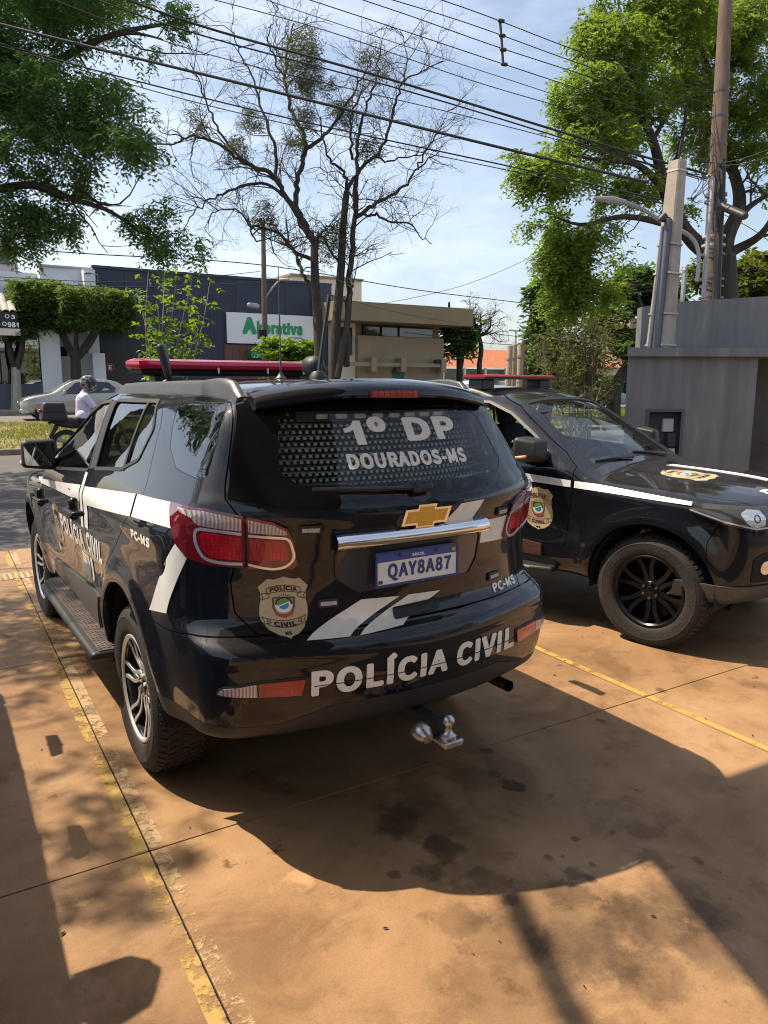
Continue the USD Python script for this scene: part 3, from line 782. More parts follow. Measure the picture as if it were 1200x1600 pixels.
def wheel(car, loc, side, style, label=None):
    w = UsdGeom.Xform.Define(stage, path_for("wheel", car))
    w.AddTranslateOp().Set(Gf.Vec3d(*loc))
    if side < 0:
        w.AddRotateZOp().Set(180.0)
    w = tag(w, label)
    R = TYRE_R
    prof = [(.258, -.10), (.275, -.122), (.305, -.132), (.345, -.131), (.375, -.122), (.391, -.106), (R - .001, -.085), (R, 0), (R - .001, .085), (.391, .106), (.375, .122), (.352, .130), (.346, .1335), (.338, .131), (.305, .132), (.278, .124), (.268, .117), (.258, .104)]
    obj("tyre", to_axle(lathe(prof, 72)), M["rubber"], w, smooth=35)
    blocks = []
    for k in range(60):
        for row, (zc, wd, ln, ofs) in enumerate([(-.098, .034, .028, 0), (-.050, .036, .030, .5), (0, .034, .031, 0), (.050, .036, .030, .5), (.098, .034, .028, 0)]):
            th = (k + ofs) * 2 * math.pi / 60
            b = trimesh.creation.box([.016 if abs(zc) > .09 else .012, ln, wd])
            if abs(zc) > .09:
                b.apply_transform(trimesh.transformations.rotation_matrix(math.copysign(.55, -zc), [0, 1, 0]))
            else:
                b.apply_transform(trimesh.transformations.rotation_matrix(.35 if row % 2 else -.35, [1, 0, 0]))
            b.apply_translation([R - .003 if abs(zc) < .09 else R - .010, 0, zc])
            b.apply_transform(trimesh.transformations.rotation_matrix(th, [0, 0, 1]))
            blocks.append(b)
    obj("tread_blocks", to_axle(cat(blocks)), M["tread"], w, smooth=False, kind="stuff")
    two_tone = style == "two_tone"
    dm, bm = (M["alloydark"], M["alloy"]) if two_tone else (M["blackrim"], M["blackrim"])
    barrel = lathe([(.05, -.02), (.10, -.03), (.21, -.03), (.232, -.01), (.236, .095), (.250, .112), (.262, .116), (.262, .10), (.24, -.10), (.05, -.10)], 64)
    obj("rim", to_axle(barrel), dm if not two_tone else M["alloydark"], w, smooth=35)
    obj("rim_lip", to_axle(lathe([(.238, .108), (.246, .117), (.256, .119), (.262, .115), (.258, .105)], 72)), bm, w, smooth=35)
    spokes, faces = [], []
    n = 6
    for k in range(n):
        a0 = 2 * math.pi * k / n + .15
        for s in (-1, 1):
            if two_tone:
                rr = np.array([.045, .085, .115, .145, .18, .215, .240])
                an = a0 + np.array([0, .05, .26, .36, .34, .30, .30]) * 1.0 + s * np.array([.32, .26, .20, .17, .165, .16, .16])
                wd = np.array([.010, .011, .010, .009, .009, .010, .012])
                zz = np.array([.070, .075, .078, .082, .088, .096, .104])
            else:
                rr = np.array([.045, .09, .15, .20, .240])
                an = a0 + s * np.array([.42, .22, .17, .20, .24])
                wd = np.array([.014, .015, .013, .013, .015])
                zz = np.array([.070, .078, .086, .094, .102])
            cx, cy = rr * np.cos(an), rr * np.sin(an)
            line = LineString(smooth_line(np.stack([cx, cy], 1), 5))
            pts = np.array(line.coords)
            tt = np.linspace(0, 1, len(pts))
            ww = np.interp(tt, np.linspace(0, 1, len(wd)), wd)
            z_ = np.interp(tt, np.linspace(0, 1, len(zz)), zz)
            tg = np.gradient(pts, axis=0)
            tg /= np.linalg.norm(tg, axis=1, keepdims=True)
            nr = np.stack([-tg[:, 1], tg[:, 0]], 1)
            L, Rr = pts + nr * ww[:, None], pts - nr * ww[:, None]
            m = len(pts)

            def strip(d0, d1, in_=1.0):
                l, r = pts + nr * ww[:, None] * in_, pts - nr * ww[:, None] * in_
                v = np.vstack([np.c_[l, z_ + d1], np.c_[r, z_ + d1], np.c_[l, z_ + d0], np.c_[r, z_ + d0]])
                q = []
                for i in range(m - 1):
                    q += [(i, m + i, m + i + 1, i + 1), (2 * m + i, i, i + 1, 2 * m + i + 1), (m + i, 3 * m + i, 3 * m + i + 1, m + i + 1)]
                q += [(0, 2 * m, 3 * m, m), (m - 1, 2 * m - 1, 4 * m - 1, 3 * m - 1)]
                q = np.array(q)
                return trimesh.Trimesh(v, np.vstack([q[:, [0, 1, 2]], q[:, [0, 2, 3]]]), process=False)
            spokes.append(strip(-.045, -.002, 1.15))
            faces.append(strip(-.003, .003, .85))
        if two_tone:   # dark pocket floor between the two bright strips
            rr = np.linspace(.12, .24, 6)
            ca = np.interp(rr, [.115, .145, .18, .24], [.26, .36, .34, .30]) + a0
            sp = np.interp(rr, [.115, .24], [.20, .16])
            v = np.vstack([np.c_[rr * np.cos(ca - sp), rr * np.sin(ca - sp), np.interp(rr, [.1, .24], [.062, .085])], np.c_[rr * np.cos(ca + sp), rr * np.sin(ca + sp), np.interp(rr, [.1, .24], [.062, .085])]])
            q = np.array([(i, i + 1, 7 + i, 6 + i) for i in range(5)])
            spokes.append(trimesh.Trimesh(v, np.vstack([q[:, [0, 1, 2]], q[:, [0, 2, 3]]]), process=False))
    obj("spokes", to_axle(cat(spokes)), dm, w, smooth=35)
    if two_tone:
        obj("spoke_faces", to_axle(cat(faces)), bm, w, smooth=35)
    obj("hub", to_axle(cat([lathe([(.072, .02), (.072, .066), (.064, .074), (.036, .076), (.034, .070), (.0, .070)], 32)])), M["alloydark"] if two_tone else M["blackrim"], w, smooth=35)
    obj("hub_cap", to_axle(lathe([(.033, .066), (.033, .078), (.028, .082), (0, .083)], 24)), M["blackrim"], w, smooth=40)
    nuts = []
    for k in range(6):
        c = trimesh.creation.cylinder(radius=.0095, height=.026, sections=6)
        c.apply_translation([.054 * math.cos(k * math.pi / 3), .054 * math.sin(k * math.pi / 3), .078])
        nuts.append(c)
    obj("wheel_nuts", to_axle(cat(nuts)), M["chrome"] if two_tone else M["greyplastic"], w, smooth=False)
    return w


def flip_text(p):
    """Lettering for the left flank, where forward is to the reader's left: u runs backwards."""
    return affinity.scale(p, -1, 1, origin=(0, 0))


def shield(cx, cz, w, h):
    """Outline and print of the badge, centred, in (u, v) with u to the reader's right."""
    top = [(0, .5), (.06, .485), (.20, .455), (.32, .47), (.50, .33), (.455, .25), (.445, .12), (.48, -.02), (.49, -.12), (.46, -.24), (.36, -.37), (.20, -.45), (.06, -.475), (0, -.5)]
    pts = [(x * w, y * h) for x, y in top] + [(-x * w, y * h) for x, y in top[-2:0:-1]]
    L = []
    out = Polygon(pts)
    L.append(("badge_field", out, "gold", 0))
    rim = out.buffer(-.006) - out.buffer(-.0085)

    def ribbon(y0, sg):
        xs = np.linspace(-.34 * w, .34 * w, 13)
        arc = -sg * .10 * h * (xs / (.34 * w)) ** 2 * .45
        top_, bot = [(x, y0 * h + a + .055 * h) for x, a in zip(xs, arc)], [(x, y0 * h + a - .055 * h) for x, a in zip(xs, arc)]
        r = Polygon(top_ + bot[::-1])
        tails = []
        for s in (-1, 1):
            ya = y0 * h - sg * .045 * h
            tails.append(Polygon([(s * .30 * w, ya - sg * .03 * h), (s * .44 * w, ya + .02 * h - sg * .06 * h), (s * .40 * w, ya - .035 * h - sg * .05 * h), (s * .42 * w, ya - .09 * h - sg * .05 * h), (s * .28 * w, ya - .06 * h - sg * .04 * h)]))
        return r, tails
    for y0, sg, word, tw, th_ in ((.30, 1, "POLÍCIA", .54, .082), (-.30, -1, "CIVIL", .44, .075)):
        r, tails = ribbon(y0, sg)
        u = unary_union([t.buffer(.002) - t.buffer(-.0012) for t in tails] + [r.buffer(.001) - r.buffer(-.0022)])
        L.append(("badge_ribbon", u, "goldline", 1))
        t = text_poly(word, 1.0, 800)
        t = fit_poly(t, tw * w, th_ * h * (1.22 if "Í" in word else 1.0))
        t = affinity.translate(t, -tw * w / 2, y0 * h - th_ * h / 2 - (.002 if sg > 0 else 0) + sg * .012 * h)
        # bend with the ribbon
        t = shapely.transform(t, lambda c: np.c_[c[:, 0], c[:, 1] - sg * .045 * h * (c[:, 0] / (.34 * w)) ** 2])
        L.append(("badge_lettering", t, "ink", 2))
    t = fit_poly(text_poly("MS", 1.0, 800), .13 * w, .045 * h)
    L.append(("badge_lettering", affinity.translate(t, -.065 * w, -.455 * h), "ink", 2))
    c = (0, .02 * h)
    disc = Point(c).buffer(.175 * w, 24)
    frame = Polygon([(-.215 * w, .14 * h), (.215 * w, .14 * h), (.21 * w, -.02 * h), (.16 * w, -.12 * h), (0, -.19 * h), (-.16 * w, -.12 * h), (-.21 * w, -.02 * h)])
    L.append(("badge_crest", frame.buffer(.003) - frame.buffer(-.004), "goldline", 1))
    rays = unary_union([Polygon([(c[0] + .15 * w * math.cos(a - .07), c[1] + .04 * h + .15 * w * math.sin(a - .07)), (c[0] + .225 * w * math.cos(a), c[1] + .04 * h + .225 * w * math.sin(a)), (c[0] + .15 * w * math.cos(a + .07), c[1] + .04 * h + .15 * w * math.sin(a + .07))]) for a in np.linspace(.25, math.pi - .25, 11)])
    L.append(("badge_crest", rays, "goldline", 1))
    L.append(("badge_crest", disc, "whiteprint", 2))
    upper = disc.intersection(shapely.box(-w, c[1] + .005 * h, w, h))
    L.append(("badge_crest", upper - disc.buffer(-.035 * w), "ink", 3))
    inner = disc.buffer(-.04 * w)
    wave = lambda dy: Polygon([(x, c[1] + dy + .03 * w + .05 * w * math.sin(x / (.14 * w) * 1.2)) for x in np.linspace(-.2 * w, .2 * w, 13)] + [(.2 * w, c[1] + .3 * w), (-.2 * w, c[1] + .3 * w)])
    L.append(("badge_crest", inner.intersection(wave(0)), "green", 3))
    low = inner.buffer(-.006) - wave(-.03 * w)
    L.append(("badge_crest", low, "blue", 3))
    scroll = Polygon([(-.18 * w, -.10 * h), (-.08 * w, -.135 * h), (.08 * w, -.135 * h), (.18 * w, -.10 * h), (.165 * w, -.15 * h), (.06 * w, -.185 * h), (-.06 * w, -.185 * h), (-.165 * w, -.15 * h)])
    L.append(("badge_crest", scroll, "redprint", 3))
    return [(n, affinity.translate(p, cx, cz), m, k) for n, p, m, k in L]


def put_badge(car, frame, cx, cz, w, h, flip):
    par = None
    for n, p, m, k in shield(0, 0, w, h):
        if flip:
            p = affinity.scale(p, -1, 1, origin=(0, 0))
        p = affinity.translate(p, cx, cz)
        if p.is_empty or p.area < 1e-7:
            continue
        o_ = obj(n if par is not None else "badge", drape(p, frame, .0010 + k * .0007, .0006, fine=.02), M[m], par if par is not None else car)
        par = par if par is not None else o_


def bent_bar(xs, yf, prof, n=24):
    """A closed section (list of (dy, z)) swept along x, its y shifted by yf(x)."""
    prof = np.asarray(prof, float)
    X = np.linspace(xs[0], xs[1], n)
    k = len(prof)
    v = np.vstack([np.c_[np.full(k, x), yf(x) + prof[:, 0], prof[:, 1]] for x in X])
    q = np.array([(i * k + j, (i + 1) * k + j, (i + 1) * k + (j + 1) % k, i * k + (j + 1) % k) for i in range(n - 1) for j in range(k)])
    f = np.vstack([q[:, [0, 1, 2]], q[:, [0, 2, 3]]])
    m = trimesh.Trimesh(v, f, process=False)
    c0, c1 = prof.mean(0), prof.mean(0)
    vv = np.vstack([v, [X[0], yf(X[0]) + c0[0], c0[1]], [X[-1], yf(X[-1]) + c1[0], c1[1]]])
    e = [(len(v), j, (j + 1) % k) for j in range(k)] + [(len(v) + 1, (n - 1) * k + (j + 1) % k, (n - 1) * k + j) for j in range(k)]
    m = trimesh.Trimesh(vv, np.vstack([f, e]), process=False)
    m.fix_normals()
    return m


def roof_z(x, y):
    p = solve(np.array([[x, y, 2.05]]), np.array([0, 0, 1.0]), 0, 1.0)
    return p[0, 2]


def hull_pts(pts, r, n=10):
    return tm(m3.Manifold.batch_hull([m3.Manifold.sphere(rr, n).translate(tuple(map(float, p))) for p, rr in zip(pts, np.broadcast_to(r, (len(pts),)))]))


def build_car(name, label, loc, rotz, front, group):
    """front: the vehicle parked nose towards the viewer (black rims, open front window on its right)."""
    car = thing(name, label, "police car", loc, rotz, group)
    P = M["paint"]
    bobj("body", PIECES["body"], P, car)
    bobj("tailgate", PIECES["tailgate"], P, car)
    for s in "lr":
        bobj("front_door", PIECES["front_door" + s], P, car)
        bobj("rear_door", PIECES["rear_door" + s], P, car)
    bobj("rear_bumper", PIECES["rear_bumper"], P, car)
    bobj("lower_valance", PIECES["lower"], M["plastic"], car)
    bobj("hood", PIECES["hood"], P, car)
    bobj("front_bumper", PIECES["front_bumper"], P, car)
    # floor, dashboard and seats inside
    bobj("boot_floor", BOOT, M["dark"], car)
    obj("cabin_floor", box(-.78, .78, .30, 3.3, .60, .655), M["dark"], car)
    obj("dashboard", [hull_pts([(-.66, 3.22, 1.12), (.66, 3.22, 1.12), (-.66, 2.86, 1.20), (.66, 2.86, 1.20), (-.66, 2.86, 1.0), (.66, 2.86, 1.0), (-.62, 3.3, 1.22), (.62, 3.3, 1.22)], .03)], M["plastic"], car)
    obj("steering_wheel", xf(trimesh.creation.torus(.18, .016, major_sections=28, minor_sections=8), rot("x", 65), (-.38, 2.70, 1.13)), M["plastic"], car)
    for x in (-.38, .38):
        st = obj("seat", [hull_pts([(x - .2, 2.5, .92), (x + .2, 2.5, .92), (x - .2, 2.02, .88), (x + .2, 2.02, .88)], .07), hull_pts([(x - .2, 2.02, .92), (x + .2, 2.02, .92), (x - .15, 1.80, 1.42), (x + .15, 1.80, 1.42)], .07)], M["fabric"], car)
        obj("head_rest", hull_pts([(x - .09, 1.78, 1.53), (x + .09, 1.78, 1.53), (x - .08, 1.75, 1.64), (x + .08, 1.75, 1.64)], .05), M["fabric"], st)
    obj("rear_seat", [hull_pts([(-.6, 1.0, .92), (.6, 1.0, .92), (-.6, .86, 1.36), (.6, .86, 1.36)], .07), hull_pts([(-.6, 1.0, .86), (.6, 1.0, .86), (-.6, 1.45, .88), (.6, 1.45, .88)], .07)], M["fabric"], car)
    # glazing
    gl = M["glassdark"]
    for fr, s in (("left", -1), ("right", 1)):
        if not (front):
            obj("front_window", drape(WIN_F.buffer(-.002), fr, -.010, .004, .05), gl, car)
        elif s < 0:
            obj("front_window", drape(WIN_F.buffer(-.002), fr, -.010, .004, .05), M["glassclear"], car)
        obj("rear_window", drape(WIN_R.buffer(-.002), fr, -.010, .004, .05), M["glassclear"] if front and s < 0 else gl, car)
        obj("quarter_window", drape(WIN_Q.buffer(-.002), fr, -.004, .003, .05), M["glassquarter"], car)
        ring = lambda w, a, b: w.buffer(a) - w.buffer(b)
        obj("window_seal", [drape(ring(WIN_F, .012, -.006), fr, .0, .004, .05), drape(ring(WIN_R, .012, -.006), fr, .0, .004, .05)], M["plastic"], car)
        pil = Polygon([(1.91, 1.375), (2.085, 1.74), (1.995, 1.745), (1.815, 1.39)])
        obj("window_pillar", drape(pil, fr, .001, .003, .05), M["plastic"], car)
        obj("window_divider", drape(LineString([(1.28, 1.44), (1.36, 1.752)]).buffer(.013), fr, -.006, .010, .05), M["plastic"], car)
    obj("windscreen", drape(WSCREEN.buffer(-.002), "top", -.012, .004, .06), M["glassclear"], car)
    obj("windscreen_frame", drape(WSCREEN.buffer(.012) - WSCREEN.buffer(-.03), "top", -.008, .010, .06), M["plastic"], car)
    rg = obj("rear_window_surround", drape(REARGLASS - REARHOLE, "rear", .0012, .003, .03), M["glassblack"], car)
    obj("rear_window", drape(REARHOLE.buffer(-.001), "rear", -.001, .004, .05), M["glassrear"], car)
    # perforated cage behind the rear glass
    if not front:
        U, V = np.linspace(-.64, .64, 49), np.linspace(1.40, 1.735, 15)
        holes = []
        for i in range(48):
            for j in range(14):
                du, dv = (U[i + 1] - U[i]) * .22, (V[j + 1] - V[j]) * .22
                uc, vc = (U[i] + U[i + 1]) / 2 + (.007 if j % 2 else -.007), (V[j] + V[j + 1]) / 2
                holes.append(shapely.box(uc - du * 1.15, vc - dv * 1.1, uc + du * 1.15, vc + dv * 1.1))
        pl = shapely.box(-.65, 1.38, .65, 1.74) - unary_union(holes)
        plate = ext(pl, .003)
        v = plate.vertices.copy()
        plate.vertices = np.c_[v[:, 0], .205 + (v[:, 1] - 1.40) * .30 + .34 * v[:, 0] ** 2 - v[:, 2], v[:, 1]]
        plate.invert()
        cg = obj("security_cage", plate, M["meshplate"], car, smooth=False)
        bobj_wall = obj("cell_wall", box(-.66, .66, .66, .68, .70, 1.76), M["dark"], cg, smooth=False)
        leds = []
        for k in range(8):
            x = -.30 + k * .083
            leds.append(xf(rbox(-.027, .027, -.006, .006, -.011, .011, .005), None, (x, .262 + .33 * x * x, 1.715)))
        hs = obj("strobe_bar", bent_bar((-.40, .36), lambda x: .278 + .33 * x * x, [(-.008, 1.698), (-.008, 1.735), (.02, 1.735), (.02, 1.698)]), M["plastic"], car)
        for l in leds:
            obj("strobe_lamp", l, M["ledwhite"], hs)
    # spoiler and its lamp
    yf = lambda x: 0.205 + .40 * x * x
    prof = [(-.012, 1.792), (-.022, 1.802), (-.020, 1.822), (.0, 1.842), (.05, 1.858), (.14, 1.868), (.14, 1.80), (.06, 1.788)]
    sp = bent_bar((-.575, .575), yf, prof, 36)
    zz = sp.vertices[:, 0]
    sp.vertices[:, 2] -= .055 * (np.abs(zz) / .6) ** 2.4
    spo = obj("spoiler", sp, P, car, smooth=40)
    br = bent_bar((-.135, .100), lambda x: yf(x) - .025, [(-.004, 1.790), (-.006, 1.797), (-.004, 1.818), (.02, 1.822), (.02, 1.79)], 10)
    obj("high_brake_lamp", br, M["lensred"], spo)
    obj("brake_lamp_cells", [xf(rbox(-.012, .012, -.003, .003, -.009, .009, .003), None, (-.115 + k * .0275, yf(-.115 + k * .0275) - .031, 1.806)) for k in range(8)], M["lensdeep"], spo)
    # tail lamps
    for fr, s in (("left_corner", 1), ("right_corner", -1)):
        outer = rpoly([(-.985, 1.384), (-.80, 1.388), (-.656, 1.362), (-.664, 1.160), (-.79, 1.170), (-.885, 1.195), (-.930, 1.240), (-.960, 1.308)], .012)
        inner = rpoly([(-.648, 1.360), (-.552, 1.340), (-.501, 1.313), (-.485, 1.272), (-.472, 1.166), (-.493, 1.152), (-.656, 1.158)], .010)
        flip = (lambda q: q) if s > 0 else (lambda q: q)
        lo = obj("tail_lamp", drape(flip(outer), fr, .001, .012, .03), M["lensred"], car)
        li = obj("tail_lamp", drape(flip(inner), fr, .001, .012, .03), M["lensred"], car)
        clear = rpoly([(-.966, 1.374), (-.805, 1.378), (-.664, 1.352), (-.667, 1.308), (-.832, 1.329), (-.856, 1.352)], .005)
        obj("clear_lens", drape(flip(clear), fr, .0125, .002, .03), M["lensclear"], lo)
        us = LineString(smooth_line([(-.668, 1.297), (-.80, 1.313), (-.836, 1.308), (-.844, 1.285), (-.836, 1.238), (-.812, 1.200), (-.775, 1.186), (-.672, 1.178)], 4)).buffer(.0058, cap_style=2)
        obj("chrome_surround", drape(flip(us), fr, .0125, .003, .02), M["lampchrome"], lo)
        deep = rpoly([(-.670, 1.284), (-.812, 1.301), (-.828, 1.286), (-.816, 1.232), (-.790, 1.204), (-.674, 1.191)], .008)
        obj("inner_lens", drape(flip(deep), fr, .0125, .002, .02), M["lensdeep"], lo)
        clear2 = rpoly([(-.641, 1.350), (-.552, 1.331), (-.507, 1.306), (-.502, 1.289), (-.643, 1.302)], .004)
        obj("clear_lens", drape(flip(clear2), fr, .0125, .002, .03), M["lensclear"], li)
        us2 = LineString(smooth_line([(-.644, 1.290), (-.530, 1.280), (-.500, 1.272), (-.490, 1.245), (-.486, 1.195), (-.500, 1.176), (-.651, 1.176)], 4)).buffer(.0048, cap_style=2)
        obj("chrome_surround", drape(flip(us2), fr, .0125, .003, .02), M["lampchrome"], li)
        deep2 = rpoly([(-.640, 1.280), (-.514, 1.266), (-.503, 1.190), (-.644, 1.190)], .006)
        obj("inner_lens", drape(flip(deep2), fr, .0125, .002, .02), M["lensdeep"], li)
        refl = rpoly([(-.760, .704), (-.725, .726), (-.589, .742), (-.432, .742), (-.449, .680), (-.60, .688)], .006)
        obj("bumper_recess", drape(flip(refl.buffer(.008)), fr, .0005, .003, .03), M["plastic"], car)
        red = refl.intersection(shapely.box(-.600, .6, -.3, .9))
        obj("bumper_reflector", drape(flip(red), fr, .004, .006, .03), M["lensdeep"], car)
        obj("bumper_lamp", drape(flip(refl.intersection(shapely.box(-.9, .6, -.605, .9))), fr, .004, .005, .03), M["lensclear"], car)
    # chrome bar, number plate recess, plate
    ybar = lambda x: .0 + .16 * x * x
    obj("chrome_bar", bent_bar((-.395, .345), ybar, [(.03, 1.222), (-.010, 1.220), (-.026, 1.228), (-.034, 1.243), (-.032, 1.260), (-.020, 1.275), (0, 1.283), (.03, 1.284)], 24), M["chrome"], car, smooth=35)
    rec = rpoly([(-.375, 1.222), (.335, 1.222), (.325, 1.10), (.28, 1.035), (-.28, 1.030), (-.365, 1.09)], .03)
    obj("plate_recess", drape(rec, "rear", .0008, .004, .03), M["alloydark"], car)
    obj("plate_recess_edge", drape(rec.buffer(.006) - rec.buffer(-.004), "rear", .0008, .009, .03), M["paint"], car)
    pl = obj("number_plate", rbox(-.218, .182, .004, .012, 1.056, 1.186, .004), M["plate"], car, smooth=False)
    obj("plate_frame", prism_y(shapely.box(-.222, 1.052, .186, 1.190).buffer(.002) - shapely.box(-.215, 1.059, .179, 1.183), .001, .006), M["platetext"], pl)
    obj("plate_band", prism_y(shapely.box(-.214, 1.152, .178, 1.182), .0022, .0045), M["plateblue"], pl)
    tx = affinity.translate(fit_poly(text_poly("QAY8A87", 1, 700, .08), .315, .072), -.165, 1.070)
    obj("plate_characters", prism_y(tx, .0022, .0045), M["platetext"], pl)
    obj("plate_word", prism_y(affinity.translate(fit_poly(text_poly("BRASIL", 1, 700, .1), .062, .012), -.048, 1.161), .0010, .0030), M["whiteprint"], pl)
    obj("plate_word", prism_y(affinity.translate(fit_poly(text_poly("BR", 1, 700), .019, .014), -.209, 1.064), .0022, .0045), M["ink"], pl)
    fl = obj("plate_flag", prism_y(shapely.box(.150, 1.157, .174, 1.177), .0010, .0030), M["green"], pl)
    obj("plate_flag_lozenge", prism_y(Polygon([(.153, 1.167), (.162, 1.175), (.171, 1.167), (.162, 1.159)]), .0002, .0022), M["bow"], fl)
    for x in (-.11, .07):
        obj("plate_bolt", xf(trimesh.creation.cylinder(.006, .008, sections=10), rot("x", 90), (x, .001, 1.174)), M["plastic"], pl)
    # bow tie emblem
    def bow(s):
        return Polygon([(s * x, s * .55 * y) for x, y in [(-.112, -.045), (-.042, -.045), (-.045, -.075), (.030, -.075), (.036, -.045), (.098, -.045), (.118, .045), (.042, .045), (.045, .075), (-.030, .075), (-.034, .045), (-.094, .045)]])
    yb = -.004
    em = obj("emblem", prism_y(affinity.translate(bow(1.0).buffer(.007, join_style=2), .008, 1.322), yb - .010, yb + .012), M["chrome"], car)
    obj("emblem_face", prism_y(affinity.translate(bow(.92), .008, 1.322), yb - .0125, yb - .008), M["bow"], em)
    # stripes, badge and words on the tail
    S = M["white"] if False else M["cream"]
    for pts in ([(.195, 1.356), (.335, 1.360), (.262, 1.272), (.102, 1.275)], [(.346, 1.262), (.535, 1.262), (.553, 1.150), (.346, 1.160)], [(-.261, 1.002), (-.087, .992), (-.345, .877), (-.511, .880)], [(-.042, .991), (.123, .985), (-.10, .884), (-.305, .876)]):
        obj("white_stripe", drape(Polygon(pts), "rear", .0015, .0012, .04), M["cream"], car)
    hb = rpoly([(-.125, .950), (.105, .958), (.10, .912), (-.125, .902)], .01)
    obj("tailgate_handle", drape(hb, "rear", .002, .006, .03), M["blackrim"], car)
    if not front:
        put_badge(car, "rear", -.562, 1.004, .176, .232, False)
    for x, z in ((-.475, 1.305), (-.398, 1.003), (.478, 1.290), (.458, .990)):
        q = rpoly([(x - .04, z - .017), (x + .04, z - .017), (x + .04, z + .017), (x - .04, z + .017)], .006)
        sb = obj("strobe", drape(q, "rear", .001, .009, .02), M["plastic"], car)
        obj("strobe_lens", drape(q.buffer(-.009), "rear", .0105, .003, .02), M["ledwhite"], sb)

    def word(text, frame, u0, u1, v0, v1, mat, flip=False, weight=800, tilt=0.0, name="lettering", acute=False):
        t = text_poly(text, 1, weight)
        h = (v1 - v0)
        t = fit_poly(t, u1 - u0, h * (1.27 if acute else 1.0))
        if flip:
            t = affinity.scale(t, -1, 1, origin=((u1 - u0) / 2, 0))
        t = affinity.translate(t, u0, v0)
        if tilt:
            t = shapely.transform(t, lambda c: np.c_[c[:, 0], c[:, 1] + tilt * (c[:, 0] - (u0 + u1) / 2)])
        return obj(name, drape(t, frame, .002, .0012, .03), mat, car)
    obj("bumper_seam", drape(LineString([(-.50, .708), (.62, .706)]).buffer(.0016), "rear", .0036, .0006, .03), M["dark"], car)
    if not front:
        word("POLÍCIA CIVIL", "rear", -.512, .525, .664, .768, M["cream"], acute=True)
        word("PC-MS", "rear", .45, .65, .915, .955, M["cream"])
        word("1º", "rear", -.255, -.062, 1.605, 1.712, M["cream"])
        word("DP", "rear", .024, .308, 1.612, 1.706, M["cream"])
        word("DOURADOS-MS", "rear", -.280, .312, 1.514, 1.573, M["cream"])
    # wiper
    wp = tube([(-.46, .070, 1.455), (-.2, .020, 1.445), (.0, .005, 1.438)], [.007, .008, .009], 6)
    obj("rear_wiper", [wp, hull_pts([(-.03, .005, 1.432), (.03, .0, 1.440)], .018)], M["plastic"], car)
    # flank bands
    for fr, s in (("left", -1), ("right", 1)):
        if s < 0:
            band = [(3.48, 1.158), (1.925, 1.287), (.86, 1.378), (.24, 1.408), (.24, 1.308), (.95, 1.262), (1.82, 1.187), (2.30, 1.170), (3.47, 1.148)]
            bars = [[(1.80, 1.355), (1.735, 1.355), (1.975, 1.20), (2.03, 1.05), (2.15, 1.05), (2.02, 1.235)], [(1.84, 1.275), (1.93, 1.05), (2.01, 1.05), (1.95, 1.24)], ]
            band = [(3.72, 1.140), (2.0, 1.280), (2.0, 1.190), (2.30, 1.180), (3.60, 1.130)], [(1.895, 1.284), (.935, 1.362), (.93, 1.264), (1.80, 1.194), (1.80, 1.06), (1.885, 1.06)], [(.91, 1.364), (.42, 1.386), (.40, 1.294), (.905, 1.268)]
            for b in band:
                obj("white_stripe", drape(Polygon(b), fr, .0025, .0012, .025), M["white"], car)
            for b in ([(1.97, 1.355), (1.915, 1.355), (1.925, 1.05), (1.985, 1.05)], [(2.10, .88), (1.92, .885), (1.92, .76), (2.10, .755)], [(1.89, .885), (1.81, .89), (1.81, .765), (1.89, .765)], [(.36, 1.262), (.315, 1.215), (.455, .946), (.661, .909)]):
                obj("white_stripe", drape(Polygon(b), fr, .0025, .0012, .025), M["white"], car)
            word("POLÍCIA", fr, 1.975, 2.69, .905, 1.022, M["white"], flip=True, acute=True)
            word("CIVIL", fr, 1.49, 1.885, .926, 1.040, M["white"], flip=True)
            word("PC-MS", fr, .63, .89, 1.177, 1.218, M["cream"], flip=True)
            put_badge(car, fr, 2.83, .895, .26, .35, True)
        else:
            for b in ([(4.20, 1.105), (3.33, 1.168), (3.33, 1.118), (4.20, 1.082)], [(3.30, 1.170), (1.95, 1.235), (1.95, 1.165), (3.30, 1.119)], [(1.89, 1.235), (.90, 1.255), (.90, 1.18), (1.89, 1.165)]):
                obj("white_stripe", drape(Polygon(b), fr, .0025, .0012, .025), M["white"], car)
            put_badge(car, fr, 3.02, .925, .27, .34, False)
        # handles
        for y, z in ((2.19, 1.190), (1.22, 1.262)):
            q = rpoly([(y - .14, z - .024), (y + .13, z - .026), (y + .13, z + .018), (y - .14, z + .026)], .012)
            x0 = s * (abs(solve(np.array([[s * 1.1, y, z]]), np.array([float(s), 0, 0]), 0, 1)[0, 0]))
            obj("door_handle", [hull_pts([(x0 + s * .022, y - .11, z + .004), (x0 + s * .030, y, z + .002), (x0 + s * .022, y + .11, z - .006), (x0 - s * .01, y + .12, z - .006), (x0 - s * .01, y - .12, z + .004)], .012), hull_pts([(x0 + s * .004, y - .01, z + .045), (x0 + s * .004, y - .01, z - .02)], .022)], M["blackrim"], car)
        # sills, running boards
        sil = rpoly([(1.60, .735), (3.06, .650), (3.06, .555), (1.60, .560)], .01)
        obj("sill_trim", drape(sil, fr, .001, .014, .05), M["greyplastic"] if s < 0 else M["rust"], car)
        bx = sorted([s * .80, s * 1.035])
        rb = obj("running_board", hull_pts([(s * .82, 1.46, .462), (s * 1.005, 1.46, .462), (s * 1.005, 3.02, .462), (s * .94, 3.16, .462), (s * .82, 3.16, .462)], .026, 12), M["plastic"], car)
